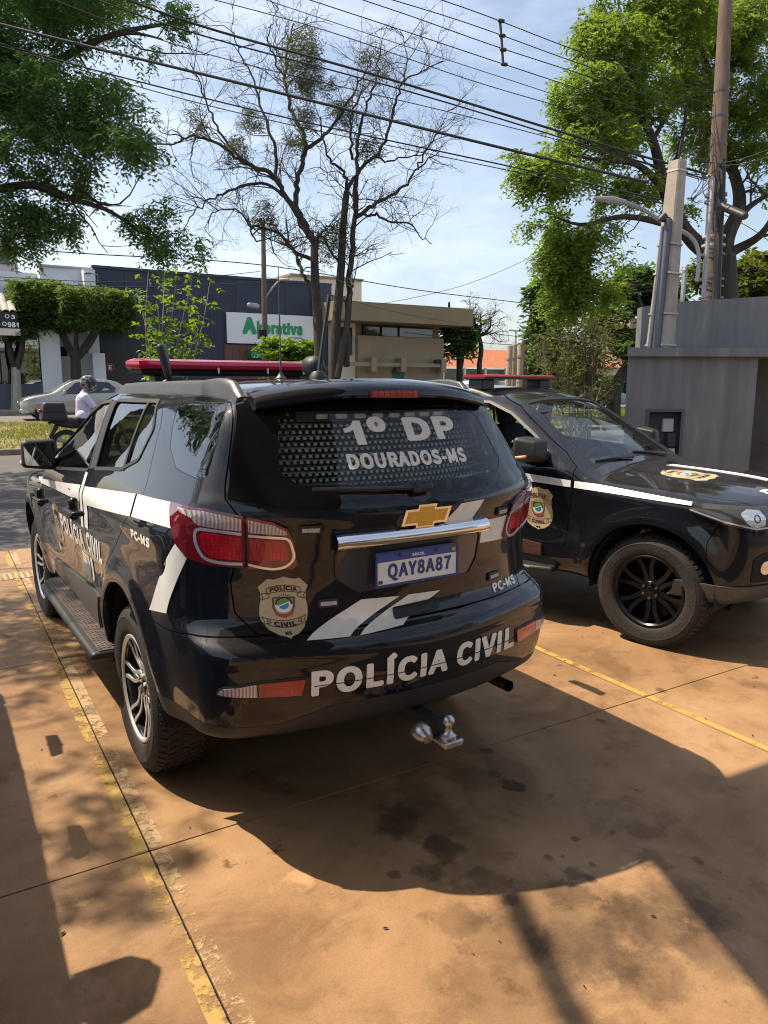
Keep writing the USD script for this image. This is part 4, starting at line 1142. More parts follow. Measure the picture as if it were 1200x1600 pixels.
        if not front or s < 0:
            tp = [box(min(s * .83, s * .985), max(s * .83, s * .985), 1.45, 3.10, .487, .491)]
            for i in range(54):
                for j in range(7):
                    yy, xx = 1.48 + i * .03 + (.015 if j % 2 else 0), s * (.85 + j * .0205)
                    tp.append(box(xx - .0065, xx + .0065, yy - .010, yy + .010, .490, .4955))
            obj("tread_plate", tp, M["treadplate"], rb, smooth=False)
        # mirror
        mx = s * 1.02
        hs_ = hull_pts([(s * .925, 2.91, 1.30), (s * 1.075, 2.90, 1.325), (s * 1.065, 2.91, 1.445), (s * .915, 2.91, 1.452), (s * .93, 3.05, 1.32), (s * 1.03, 3.03, 1.35), (s * 1.02, 3.02, 1.42), (s * .93, 3.05, 1.43)], [.024, .028, .034, .026, .03, .04, .04, .03], 16)
        mo = obj("wing_mirror", [hs_, hull_pts([(s * .85, 3.06, 1.285), (s * .965, 3.0, 1.31), (s * .85, 2.98, 1.285)], .022)], M["plastic"], car, smooth=40)
        mg = rpoly([(.912, 1.298), (1.085, 1.318), (1.088, 1.455), (.905, 1.462)], .02)
        mg = affinity.scale(mg, s, 1, origin=(0, 0))
        obj("mirror_glass", prism_y(mg, 2.868, 2.876), M["mirrorglass"], mo)
        obj("mirror_indicator", hull_pts([(s * 1.098, 2.92, 1.325), (s * 1.095, 2.97, 1.33), (s * 1.08, 2.99, 1.335)], .012), M["amber"] if s > 0 else M["lensclear"], mo)
        # roof rail
        ys = np.linspace(.42, 2.35, 24)
        X = lambda y: s * (.585 + .03 * min(1, (y - .4) / 1.0) - (.02 * max(0, (y - 2.0) / .4)))
        top = np.interp(ys, [.42, .50, .62, .85, 2.1, 2.35], [.018, .062, .070, .052, .046, .0])
        v, q = [], []
        for y, h in zip(ys, top):
            x = X(y)
            zi, zo = roof_z(x - s * .025, y) - .008, roof_z(x + s * .035, y) - .012
            zm = (zi + zo) / 2 + .008
            v += [(x - s * .022, y, zi), (x - s * .018, y, zm + h * .85), (x - s * .006, y, zm + h), (x + s * .010, y, zm + h * .96), (x + s * .026, y, zm + h * .55), (x + s * .034, y, zo)]
        n6 = 6
        for i in range(len(ys) - 1):
            for j in range(n6):
                q.append((i * n6 + j, (i + 1) * n6 + j, (i + 1) * n6 + (j + 1) % n6, i * n6 + (j + 1) % n6))
        q = np.array(q)
        f = np.vstack([q[:, [0, 1, 2]], q[:, [0, 2, 3]], [(0, 1, 2), (0, 2, 3), (0, 3, 4), (0, 4, 5)]])
        rm = trimesh.Trimesh(np.array(v), f, process=False)
        rm.fix_normals()
        obj("roof_rail", rm, M["greyplastic"], car, smooth=40)
        # wheels
        for ya in (REAR_AXLE, FRONT_AXLE):
            wheel(car, (s * .785, ya, HUB_Z + (.035 if front else 0)), s, "two_tone" if not front else "black")
            liner = lathe([(.462, .0), (.468, -.10), (.468, -.34), (.10, -.36)], 40)
            up_ = to_axle(liner)
            up_.apply_transform(np.array([[s, 0, 0, s * .90], [0, 1, 0, ya], [0, 0, 1, .455], [0, 0, 0, 1]], float))
            keep = up_.vertices[up_.faces][:, :, 2].mean(1) > .36
            up_.update_faces(keep)
            obj("wheel_arch_liner", up_, M["dark"], car, smooth=False)
    # fuel cap
    fc = affinity.scale(Point(.53, 1.165).buffer(1, 16), .088, .080)
    obj("fuel_flap", drape(fc, "left", .001, .003, .03), P, car)
    obj("fuel_flap_joint", drape(fc.buffer(.004) - fc, "left", .0005, .0016, .03), M["dark"], car)
    # exhaust and tow hitch
    obj("exhaust", [tube([(.60, .40, .43), (.57, .18, .435), (.565, .07, .44)], .027, 14, False), tube([(.60, .40, .43), (.57, .18, .435), (.565, .07, .44)], .0235, 14, False)], M["plastic"], car)
    hx = -.02
    hi_ = obj("tow_hitch", [box(hx - .03, hx + .03, -.18, .30, .445, .505), box(-.35, .35, .20, .26, .45, .51)], M["plastic"], car)
    obj("ball_mount", [rbox(hx - .047, hx + .047, -.262, -.165, .432, .462, .008)], M["scuffed"], hi_)
    obj("tow_ball", xf(lathe([(.0, .0), (.034, .0), (.034, .012), (.020, .018), (.016, .03), (.016, .042), (.022, .050), (.026, .062), (.026, .074), (.020, .086), (.010, .092), (0, .093)], 24), None, (hx + .0, -.215, .462)), M["scuffed"], hi_, smooth=50)
    obj("socket_cap", xf(lathe([(.0, .055), (.022, .054), (.024, .050), (.034, .036), (.040, .02), (.041, 0), (.036, -.02), (0, -.022)], 24), rot("x", 100), (hx - .098, -.165, .490)), M["scuffed"], hi_, smooth=30)
    for x in (-.30, .30):
        obj("sensor", xf(trimesh.creation.cylinder(.011, .008, sections=14), rot("x", 90), (x, -.072 + .25 * x * x, .655)), M["plastic"], car)
    # light bar, antennas
    lb = thing if False else None
    if front:
        prof = [(-.11, 1.935), (-.11, 1.960), (-.06, 1.972), (.06, 1.972), (.11, 1.960), (.11, 1.935)]
        bar = obj("light_bar", bent_bar((-.56, .56), lambda x: 2.08 - .0 * x * x, [(-.115, 1.918), (-.12, 1.936), (.12, 1.936), (.115, 1.918)], 16), M["plastic"], car)
        for k in range(7):
            a, b = -.555 + k * .1586, -.555 + (k + 1) * .1586 - .004
            obj("light_bar_lens", bent_bar((a, b), lambda x: 2.08, [(-.122, 1.937), (-.122, 1.951), (-.09, 1.958), (.09, 1.958), (.122, 1.951), (.122, 1.937)], 3), M["barred_flat"], bar, smooth=False)
        for x in (-.45, .45):
            obj("light_bar_foot", [rbox(x - .09, x + .09, 2.0, 2.16, roof_z(x, 2.08) - .01, 1.92, .015)], M["plastic"], bar)
    else:
        yb_ = lambda x: 2.10 - .10 * x * x
        bar = obj("light_bar", hull_bar(yb_, 1.885, 1.925, .60, .11), M["plastic"], car, smooth=40)
        obj("light_bar_dome", hull_bar(yb_, 1.912, 1.985, .62, .13), M["barred"], bar, smooth=40)
        obj("light_bar_foot", [rbox(x - .05, x + .05, yb_(x) - .06, yb_(x) + .06, roof_z(x, yb_(x)) - .01, 1.90, .01) for x in (-.42, .42)], M["plastic"], bar)
        obj("light_bar_clip", [rbox(x - .006, x + .006, yb_(x) - .131, yb_(x) - .115, 1.90, 1.935, .003) for x in (-.40, -.1, .22, .46)], M["alloy"], bar)
        zb = roof_z(-.10, 1.10)
        an = obj("antenna", [tube([(-.10, 1.10, zb), (-.10, 1.10, zb + .20), (-.102, 1.10, zb + .55)], [.005, .004, .0018], 6), lathe_at([(.0, .03), (.010, .03), (.013, .02), (.028, .004), (.03, -.01)], (-.10, 1.10, zb))], M["greyplastic"], car)
        zb = roof_z(.22, 1.30)
        obj("antenna", [tube([(.22, 1.30, zb), (.24, 1.31, zb + .10), (.31, 1.33, zb + .46)], [.014, .014, .012], 8), lathe_at([(.0, .05), (.03, .045), (.05, .02), (.055, -.01)], (.22, 1.30, zb))], M["plastic"], car)
        for x, y in ((-.47, 1.75), (.42, 1.72)):
            zb = roof_z(x, y)
            obj("alley_lamp", [hull_pts([(x, y, zb + .10), (x, y + .05, zb + .10)], .062, 16), tube([(x, y, zb - .01), (x, y, zb + .08)], .012, 8)] if x > 0 else [hull_pts([(x - .015, y - .03, zb + .05), (x + .01, y + .05, zb + .05), (x - .05, y - .03, zb + .19), (x - .01, y + .05, zb + .19)], .022), hull_pts([(x - .02, y, zb + .0), (x + .06, y, zb + .02)], .022)], M["plastic"], car)
    if front:
        # nose: lamps, grille, fog lamps, hood markings
        for fr, s in (("front_right", 1), ("front_left", -1)):
            hl = rpoly([(-.34, 1.055), (-.22, 1.10), (.15, 1.085), (.30, 1.03), (.26, .955), (.02, .945), (-.16, .985)], .02)
            u0 = s * 0
            U = (lambda q: affinity.translate(q, U0, 0))
            e = np.array(FRAMES[fr][0], float)
            U0 = float(np.dot(np.array([s * .74, 4.47, 0]), e))
            lamp = obj("headlamp", drape(U(hl), fr, .001, .010, .03), M["headlampshell"], car)
            obj("headlamp_reflector", drape(U(rpoly([(-.075, 1.050), (-.02, 1.074), (.07, 1.064), (.105, 1.02), (.09, .970), (.01, .964), (-.035, .992)], .014)), fr, .0115, .004, .02), M["headlamp"], lamp)
            obj("headlamp_bulb", drape(U(Point(.035, 1.018).buffer(.024) - Point(.035, 1.018).buffer(.018)), fr, .0160, .003, .01), M["headlampshell"], lamp)
            obj("headlamp_trim", drape(U(LineString([(-.30, 1.055), (-.15, 1.0), (.02, .958), (.25, .966)]).buffer(.005)), fr, .0115, .004, .02), M["lampchrome"], lamp)
            obj("headlamp_inner", drape(U(rpoly([(.13, 1.055), (.24, 1.03), (.23, .985), (.13, .985)], .015)), fr, .0115, .004, .02), M["headlamp"], lamp)
            fg = obj("fog_lamp_recess", drape(U(rpoly([(.02, .60), (.02, .76), (.10, .80), (.32, .80), (.32, .60)], .02)), fr, .001, .004, .03), M["dark"], car)
            obj("fog_lamp", drape(U(Point(.12, .70).buffer(.045)), fr, .006, .006, .02), M["headlamp"], fg)
            obj("bumper_skirt", drape(U(rpoly([(-.34, .44), (-.34, .565), (.0, .575), (.40, .575), (.40, .44)], .01)), fr, .001, .012, .04), M["greyplastic"], car)
        obj("grille", drape(rpoly([(-.5, .72), (-.52, 1.0), (.52, 1.0), (.5, .72)], .03), "front", .001, .01, .05), M["plastic"], car)
        for p_ in shield(0, 0, .52, .58):
            pass
        put_badge(car, "top", .32, 3.92, .34, .40, False)
        for b in ([(-.02, 3.62), (-.10, 3.62), (-.10, 4.38), (-.02, 4.38)], [(.02, 3.62), (.0, 3.62), (.0, 4.38), (.02, 4.38)]):
            obj("white_stripe", drape(Polygon(b), "top", .0015, .0012, .05), M["white"], car)
        t = fit_poly(text_poly("POLÍCIA", 1, 800), .86, .15)
        t = affinity.rotate(t, 180, origin=(0, 0))
        obj("lettering", drape(affinity.translate(t, .43, 4.58), "top", .002, .0012, .03), M["white"], car)
        # wipers at the foot of the screen
        for x in (-.45, .15):
            z0 = roof_z(x, 3.35)
            obj("wiper", tube([(x, 3.40, roof_z(x, 3.40) + .015), (x + .28, 3.36, roof_z(x + .28, 3.36) + .015), (x + .48, 3.33, roof_z(min(x + .48, .66), 3.33) + .012)], .010, 6), M["plastic"], car)
    return car


def lathe_at(prof, loc):
    return xf(lathe(prof, 20), None, loc)


def hull_bar(yb, z0, z1, hx, hy):
    """Rounded bar along x with bowed plan, from z0 to z1."""
    xs = np.linspace(-hx, hx, 29)
    k = 12
    v = []
    for x in xs:
        e = max(0.0, (abs(x) - (hx - .07)) / .07)
        sc = math.sqrt(max(0.0, 1 - e ** 2)) * .97 + .03
        for j in range(k):
            a = 2 * math.pi * j / k
            c, s = math.cos(a), math.sin(a)
            cc, ss = math.copysign(abs(c) ** .6, c), math.copysign(abs(s) ** .75, s)
            v.append((x, yb(x) + cc * hy * sc, (z0 + z1) / 2 + ss * (z1 - z0) / 2 * (.5 + .5 * sc)))
    q = np.array([(i * k + j, (i + 1) * k + j, (i + 1) * k + (j + 1) % k, i * k + (j + 1) % k) for i in range(len(xs) - 1) for j in range(k)])
    f = np.vstack([q[:, [0, 1, 2]], q[:, [0, 2, 3]], [(0, j, j + 1) for j in range(1, k - 1)], [((len(xs) - 1) * k, (len(xs) - 1) * k + j + 1, (len(xs) - 1) * k + j) for j in range(1, k - 1)]])
    m = trimesh.Trimesh(np.array(v), f, process=False)
    m.fix_normals()
    return m


CAR_GROUP = None
car1 = build_car("police_suv", "black police SUV seen from behind, plate QAY8A87, POLÍCIA CIVIL across bumper", (0, 0, 0), math.radians(1.8138), False, CAR_GROUP)
car2 = build_car("police_suv", "black police SUV parked nose outwards beside the grey wall, with black wheel rims", (2.467, 4.986, -.035), math.pi + 0.25, True, CAR_GROUP)
# ------------------------------------------------------------------ buildings
SKIRT = .3
M["navy"] = mottled("navy_cladding", (.016, .022, .040), (.022, .030, .052), 1.2, .55, .05)
M["navypillar"] = mottled("navy_pillar", (.022, .03, .055), (.028, .038, .066), 1.2, .5, .05)
M["wood"] = mottled("brown_wood_cladding", (.10, .045, .03), (.15, .07, .045), 2.0, .6, .1, stretch=(1, 1, 8))
M["signwhite"] = mottled("sign_white", (.66, .66, .65), (.72, .72, .71), 1.0, .45, .02)
M["signgreen"] = simple("sign_green", (.02, .26, .10), .45)
M["awning"] = simple("green_awning", (.015, .17, .07), .5)
M["beige"] = mottled("beige_render", (.22, .165, .10), (.275, .21, .13), .7, .85, .1)
M["beigedark"] = mottled("beige_fascia", (.18, .135, .072), (.22, .168, .095), .6, .85, .1)
M["cream_wall"] = mottled("cream_wall", (.52, .46, .36), (.60, .54, .44), .7, .85, .1)
M["whitewall"] = mottled("white_wall", (.55, .56, .58), (.66, .67, .68), .5, .8, .1)
M["mauve"] = mottled("mauve_wall", (.36, .32, .36), (.42, .38, .42), .4, .85, .05)
M["rooftile"] = mottled("fibre_roof", (.30, .27, .24), (.42, .39, .35), 2.0, .8, .2)
M["board"] = simple("sign_board_black", (.012, .013, .018), .4)
M["shopglass"] = pane("shop_window", (.10, .11, .11), 2.4)
M["winglass"] = simple("dark_window", (.012, .014, .018), .08, coat_weight=1.0)
M["orange"] = mottled("clay_tiles", (.27, .080, .035), (.37, .13, .058), 4.0, .85, .3)
M["greenwall"] = mottled("green_wall", (.10, .14, .09), (.16, .20, .13), 1.0, .85, .1)
M["greywall"] = usdkit.material(stage, "/World/Looks/grey_wall_paint", {
    "g": ("geometry", {}), "n": ("noise_texture", {"scale": 1.6, "detail": 8.0, "roughness": .65}), "mp": ("mapping", {"scale": (5, 5, .6)}), "n2": ("noise_texture", {"scale": 1.8, "detail": 6.0}), "nf": ("noise_texture", {"scale": 90.0, "detail": 3.0}),
    "r": ("rgb_ramp", {"ramp": [(0, (.085, .088, .088)), (.45, (.115, .118, .118)), (1, (.16, .163, .16))]}), "r2": ("rgb_ramp", {"ramp": [(0, (.8, .8, .8)), (.35, (.8, .8, .8)), (.5, (1, 1, 1)), (.66, (1.1, 1.1, 1.08)), (.74, (1.5, 1.5, 1.48)), (1, (1.7, 1.7, 1.7))]}),
    "m": ("mix", {"mix_type": "multiply", "fac": .9}), "b": ("bump", {"strength": .25, "distance": .006}), "p": ("principled_bsdf", {"roughness": .75}),
}, [("g.position", "n.vector"), ("g.position", "mp.vector"), ("mp.vector", "n2.vector"), ("g.position", "nf.vector"), ("n.fac", "r.fac"), ("n2.fac", "r2.fac"), ("r.color", "m.color1"), ("r2.color", "m.color2"), ("m.color", "p.base_color"), ("nf.fac", "b.height"), ("b.normal", "p.normal")], surface="p.BSDF")
M["concretepole"] = mottled("pole_concrete", (.21, .18, .145), (.32, .28, .23), 5.0, .85, .3)
M["woodpole"] = mottled("pole_wood", (.075, .048, .035), (.155, .105, .075), 3.0, .85, .5, stretch=(6, 6, .5))
M["galv"] = simple("galvanised_steel", (.27, .275, .28), .45, .6)
M["pvc"] = simple("grey_pvc", (.055, .063, .078), .4)
M["wire"] = simple("black_cable", (.012, .012, .012), .7)
M["glow"] = simple("white_strap", (.38, .36, .32), .6)
M["skin"] = simple("skin", (.28, .16, .11), .5)
M["shirt"] = mottled("pale_lilac_shirt", (.52, .48, .62), (.60, .56, .68), 6.0, .9, .2)
M["trousers"] = simple("dark_trousers", (.02, .022, .03), .85)
M["helmet"] = mottled("helmet_print", (.010, .011, .012), (.16, .20, .20), 14.0, .15, .0, detail=2.0, lo=.52, hi=.56, coat_weight=1.0)
M["silver"] = mottled("silver_paint", (.30, .29, .26), (.36, .35, .31), 2.0, .28, .0, metal=.6, coat_weight=1.0)
M["carwhite"] = simple("white_car_paint", (.65, .65, .65), .25, coat_weight=1.0)
M["carblue"] = simple("blue_grey_car_paint", (.16, .20, .27), .25, .3, coat_weight=1.0)
M["cardark"] = simple("dark_car_paint", (.02, .022, .026), .2, coat_weight=1.0)
FY = 34.0


def P34(px, py, Y=FY):
    return at(px, py, Y=Y)


# navy building with the clinic sign
x0, x1, zt = P34(145, 412)[0], P34(517, 447)[0], 6.98
bb = thing("navy_building", "large windowless dark navy building carrying the white and green sign", "building", (0, 0, 0))
xs_ = np.linspace(x0, x1, 10)
for a_, b_ in zip(xs_[:-1], xs_[1:]):
    obj("cladding_panel", box(a_ + .006, b_ - .006, FY, FY + .06, SKIRT, zt - .12), M["navy"], bb, smooth=False)
obj("wall", box(x0, x1, FY + .06, FY + 14, SKIRT, zt - .15), M["navy"], bb, smooth=False)
obj("parapet_cap", box(x0 - .05, x1 + .05, FY - .05, FY + .25, zt - .12, zt), M["navypillar"], bb, smooth=False)
obj("pillar", box(x1 - 1.15, x1 - .02, FY - .10, FY - .002, SKIRT, zt - .13), M["navypillar"], bb, smooth=False)
wz = P34(352, 537)[2]
wx0, wx1 = P34(350, 540)[0], x1 - 1.2
n = 12
for k in range(n):
    a_, b_ = wx0 + (wx1 - wx0) * k / n, wx0 + (wx1 - wx0) * (k + 1) / n
    obj("wood_plank", box(a_ + .006, b_ - .006, FY - .05, FY - .003, SKIRT, wz - .03), M["wood"], bb, smooth=False)
obj("gate", box(P34(158, 540)[0], P34(208, 540)[0], FY - .03, FY - .002, SKIRT, P34(180, 545)[2]), simple("brown_gate", (.035, .026, .022), .6), bb, smooth=False)
c = P34(172, 574)
e_ring = obj("no_parking_sign", xf(lathe([(.14, 0), (.19, 0), (.19, .012), (.14, .012)], 24), rot("x", 90), (c[0], FY - .035, c[2])), M["redprint"], bb)
obj("sign_letter", xf(ext(affinity.translate(fit_poly(text_poly("E", 1, 800), .14, .19), -.07, -.095), .006), rot("x", 90), (c[0], FY - .034, c[2])), M["whiteprint"], e_ring, smooth=False)
sg = thing("shop_sign", "white sign board with green Akorativa lettering on the navy building", "sign")
s0, s1 = P34(352, 487), P34(494, 570)
sx0, sx1, sz0, sz1 = s0[0], s1[0], P34(352, 536)[2], s0[2] - .02
obj("board", rbox(sx0, sx1, FY - .16, FY - .06, sz0, sz1, .01), M["signwhite"], sg, smooth=False)
for s_, u0, w_, v0, h_ in (("A", .82, .70, .48, .80), ("k", 1.58, .28, .50, .62), ("orativa", 1.94, 2.12, .50, .60)):
    t = fit_poly(text_poly(s_, 1, 850), w_, h_)
    t = t.buffer(.03, quad_segs=4).buffer(-.02)
    obj("sign_lettering", xf(ext(affinity.translate(t, sx0 + u0, 0), .02), rot("x", 90), (0, FY - .161, sz0 + v0)), M["signgreen"], sg, smooth=False)
t = fit_poly(text_poly("de Família", 1, 500), .75, .12)
obj("sign_lettering", xf(ext(affinity.translate(t, sx0 + 3.28, 0), .008), rot("x", 90), (0, FY - .161, sz0 + .30)), M["ink"], sg, smooth=False)
aw = P34(384, 546)
obj("awning_box", rbox(aw[0], aw[0] + .95, FY - .75, FY - .06, P34(384, 560)[2], aw[2], .02), M["awning"], None, smooth=False)
tag(stage.GetPrimAtPath("/World/awning_box"), "small green awning box below the white sign", "awning")

# beige building with deep flat roof
by = 33.2
b0, b1 = P34(546, 473, by), P34(718, 488, by)
be = thing("beige_building", "beige flat-roofed building with deep fascia and long strip window", "building")
wr = P34(693, 560, by)[0]
wl = P34(560, 560, by)[0]
zr = b0[2] - .05
obj("roof_slab", box(b0[0] - 1.4, b1[0], by - 1.3, by + 12, zr - .95, zr), M["beigedark"], be, smooth=False)
obj("wall", box(wl, wr, by, by + 11, SKIRT, zr - 1.60), M["beige"], be, smooth=False)
obj("wall", box(wl, wr, by + .5, by + 11, zr - 1.60, zr - .95), M["beige"], be, smooth=False)
sw = obj("strip_window", box(wl + .5, wr - .5, by + .42, by + .498, zr - 1.55, zr - 1.0), M["winglass"], be, smooth=False)
for k in range(3):
    x_ = wl + .5 + (wr - wl - 1.0) * k / 4
    obj("mullion", box(x_ - .04, x_ + .04, by + .36, by + .43, zr - 1.56, zr - .99), M["dark"], sw, smooth=False)
tl = P34(548, 480, by)[0]
obj("entrance_bay", box(tl - 1.0, wl - .02, by + .3, by + 6, SKIRT, zr - .96), M["cream_wall"], be, smooth=False)
obj("door_window", box(wl - .95, wl - .25, by + .22, by + .297, P34(556, 555, by)[2], zr - 1.2), M["winglass"], be, smooth=False)
beam_z = P34(600, 570, by)[2]
obj("beam", box(wl - 1.0, wr - .6, by - .55, by - .40, beam_z - .10, beam_z + .10), M["beige"], be, smooth=False)
for px in (576, 622, 684):
    x_ = P34(px, 570, by)[0]
    obj("bracket", box(x_ - .17, x_ + .17, by - .62, by - .003, beam_z - .38, beam_z + .36), M["beige"], be, smooth=False)
obj("vent", box(P34(676, 570, by)[0] - .2, P34(676, 570, by)[0] + .2, by - .60, by - .41, beam_z + .11, beam_z + .3), M["dark"], be, smooth=False)
gp = P34(622, 583, by)
obj("round_plate", xf(lathe([(0, 0), (.42, 0), (.42, .03), (0, .03)], 24), rot("x", 90), (gp[0], by - .01, gp[2])), simple("dark_green_plate", (.01, .07, .045), .5), be)
rb_ = P34(687, 482, by)
obj("roof_finial", hull_pts([(rb_[0], by - .9, zr), (rb_[0], by - .9, zr + .28)], .06), M["dark"], be)
cb = thing("cream_building", "tall cream building rising behind the navy and beige ones", "building")
q0, q1 = P34(455, 437, 42), P34(565, 440, 42)
obj("wall", box(q0[0], q1[0], 42, 52, SKIRT, q1[2]), M["cream_wall"], cb, smooth=False)
obj("roof_cap", box(q0[0] - .1, q1[0] + .1, 41.9, 52.1, q1[2], q1[2] + .15), M["beige"], cb, smooth=False)
obj("window", box(q1[0] - 2.2, q1[0] - 1.2, 41.94, 41.997, q1[2] - 2.0, q1[2] - 1.0), M["winglass"], cb, smooth=False)

# white building and the tiled shop at its left
wb = thing("white_building", "white and pale grey building left of the navy one", "building")
a0, a1, a2, a3 = P34(-60, 428), P34(63, 418), P34(75, 415), P34(127, 418)
obj("wall", box(a0[0] - 3, a1[0], FY + 1.2, FY + 9, SKIRT, a1[2] - .10), M["whitewall"], wb, smooth=False)
obj("front_wall", box(a1[0], x0 - .02, FY + .3, FY + 9, SKIRT, a2[2]), M["whitewall"], wb, smooth=False)
obj("side_pier", box(a3[0], x0 - .02, FY - .5, FY + .297, SKIRT, a2[2] - .1), M["whitewall"], wb, smooth=False)
obj("round_panel", xf(lathe([(0, 0), (.55, 0), (.55, .05), (0, .05)], 32), rot("x", 90), (P34(99, 449)[0], FY + .297, P34(99, 449)[2])), M["signwhite"], wb)
cp = P34(90, 440)
obj("coping", box(a1[0] - .05, x0 - .03, FY + .22, FY + .5, a2[2], a2[2] + .08), M["mauve"], wb, smooth=False)
obj("window", box(P34(89, 545)[0], P34(106, 545)[0], FY + .25, FY + .297, P34(90, 556)[2], P34(90, 541)[2]), M["winglass"], wb, smooth=False)
obj("gate_pillar", box(P34(137, 560)[0], P34(156, 560)[0], FY - 1.2, FY - .6, SKIRT, P34(140, 553)[2]), M["whitewall"], wb, smooth=False)
lm = P34(138, 432)
obj("wall_lamp", [tube([(lm[0] + .3, FY - .5, lm[2] - .3), (lm[0] + .25, FY - .8, lm[2]), (lm[0] - .1, FY - 1.0, lm[2] + .02)], .025, 6), hull_pts([(lm[0] - .1, FY - 1.0, lm[2] + .02), (lm[0] - .3, FY - 1.05, lm[2])], .06)], M["galv"], wb)
tw = thing("apartment_tower", "mauve grey apartment tower far behind the white building", "building")
t0, t1 = P34(-40, 367, 80), P34(24, 367, 80)
obj("wall", box(t0[0], t1[0], 80, 92, SKIRT, t1[2]), M["mauve"], tw, smooth=False)
for k in range(5):
    for z_ in np.arange(t1[2] - 2.2, 10, -3.0):
        obj("window", box(t1[0] - 1.6 - 2.2 * k, t1[0] - .7 - 2.2 * k, 79.95, 79.997, z_ - .6, z_ + .5), M["winglass"], tw, smooth=False)
sh = thing("tiled_shop", "shop with corrugated roof, black sign board and wide mirror-like window", "shop")
r1 = P34(24, 490, 31.8)
obj("wall_pier", box(P34(64, 560, 33)[0], P34(96, 560, 33)[0] - .02, 33, 33.9, SKIRT, P34(80, 515, 33)[2]), M["whitewall"], sh, smooth=False)
bz0, bz1 = P34(10, 513, 32.2)[2], P34(10, 488, 32.2)[2]
bd = obj("sign_board", box(-6, P34(26, 500, 32.2)[0], 32.1, 32.25, bz0, bz1), M["board"], sh, smooth=False)
for s_, px, py, hh in (("981", 12, 507, .21), ("3", 17, 495, .16)):
    q = P34(px, py, 32.1)
    t = fit_poly(text_poly(s_, 1, 700), .13 * len(s_) + .02, hh)
    obj("board_lettering", xf(ext(affinity.translate(t, q[0], 0), .006), rot("x", 90), (0, 32.098, q[2] - hh / 2)), M["whiteprint"], bd, smooth=False)
for px, py in ((7, 506), (11, 494)):
    q = P34(px, py, 32.1)
    obj("board_icon", xf(lathe([(.055, 0), (.085, 0), (.085, .008), (.055, .008)], 16), rot("x", 90), (q[0], 32.098, q[2])), M["whiteprint"], bd)
obj("soffit", box(-6, P34(30, 500, 32.2)[0], 32.1, 33, bz0 - .28, bz0 - .01), M["cream_wall"], sh, smooth=False)
rz0, rz1 = bz1 + .02, P34(0, 462, 34)[2]
for k in range(34):
    x_ = P34(26, 490, 32)[0] - k * .26
    v = []
    prof_ = [(0, 0), (.04, .055), (.13, .075), (.22, .055), (.26, 0)]
    A_ = np.array([(x_ - u, 31.95, rz0 + w_) for u, w_ in prof_])
    B_ = np.array([(x_ - u - .0, 35.5, rz1 + 1.0 + w_) for u, w_ in prof_])
    if k < 4:
        B_ = A_ + (B_ - A_) * (.25 + .2 * k)
    vv = np.vstack([A_, B_])
    q = np.array([(i, i + 1, 6 + i, 5 + i) for i in range(4)])
    obj("roof_sheet", trimesh.Trimesh(vv, np.vstack([q[:, [0, 1, 2]], q[:, [0, 2, 3]]]), process=False), M["rooftile"], sh, smooth=40)
gz0, gz1 = P34(30, 600, 33)[2], P34(30, 530, 33)[2]
for k in range(4):
    xr = P34(64, 560, 33)[0] - .03 - 1.55 * k
    wn = obj("shop_window", box(xr - 1.5, xr, 33.2, 33.22, gz0, gz1), simple("mirror_window", (.30, .32, .31), .02, 1.0) if k == 0 else M["mirror_win"], sh, smooth=False)
    if k == 0:
        M["mirror_win"] = UsdShade.Material.Get(stage, "/World/Looks/mirror_window")
    obj("window_frame", box(xr - .0, xr + .05, 33.15, 33.24, gz0, gz1), M["dark"], wn, smooth=False)
obj("base_wall", box(-6, P34(64, 560, 33)[0], 33.0, 33.3, SKIRT, gz0 - .01), M["pvc"], sh, smooth=False)

# house with clay tile roof far along the street, and posts in front of it
ho = thing("tiled_house", "low green house with orange clay tile roof, far down the street", "house")
hy = 58.0
h0, h1 = P34(680, 578, hy), P34(850, 578, hy)
obj("wall", box(h0[0], h1[0], hy, hy + 9, SKIRT, P34(700, 576, hy)[2]), M["greenwall"], ho, smooth=False)
ez, rz = P34(700, 574, hy)[2], P34(770, 558, hy)[2] + .9
nrow = 46
for k in range(nrow):
    xa, xb = h0[0] - .7 + (h1[0] - h0[0] + 1.4) * k / nrow, h0[0] - .7 + (h1[0] - h0[0] + 1.4) * (k + 1) / nrow
    xm = (xa + xb) / 2
    vv = np.array([(xa, hy - .8, ez), (xm, hy - .8, ez + .10), (xb, hy - .8, ez), (xa, hy + 4.5, rz), (xm, hy + 4.5, rz + .10), (xb, hy + 4.5, rz)])
    obj("tile_course", trimesh.Trimesh(vv, [(0, 1, 4), (0, 4, 3), (1, 2, 5), (1, 5, 4)], process=False), M["orange"], ho, smooth=False)
for k in range(6):
    x_ = h0[0] + 1.0 + 2.6 * k
    obj("window", box(x_, x_ + 1.2, hy - .06, hy - .003, .9, ez - .5), M["winglass"], ho, smooth=False)
    obj("veranda_post", box(x_ - .6, x_ - .4, hy - .7, hy - .5, SKIRT, ez - .02), M["cream_wall"], ho, smooth=False)
h2 = thing("tiled_house", "second orange-roofed house glimpsed behind the leafless shrub", "house")
k0, k1 = P34(893, 600, 50), P34(985, 600, 50)
obj("wall", box(k0[0], k1[0] + 6, 50, 58, SKIRT, P34(930, 572, 50)[2]), M["cream_wall"], h2, smooth=False)
vv = np.array([(k0[0] - 1, 49, P34(930, 574, 50)[2]), (k1[0] + 7, 49, P34(930, 574, 50)[2]), (k1[0] + 7, 54, P34(930, 558, 50)[2]), (k0[0] - 1, 54, P34(930, 558, 50)[2])])
obj("roof", trimesh.Trimesh(vv, [(0, 1, 2), (0, 2, 3)], process=False), M["orange"], h2, smooth=False)
obj("window", box(k0[0] + 1.5, k0[0] + 3, 49.94, 49.997, 1.2, 2.4), M["winglass"], h2, smooth=False)
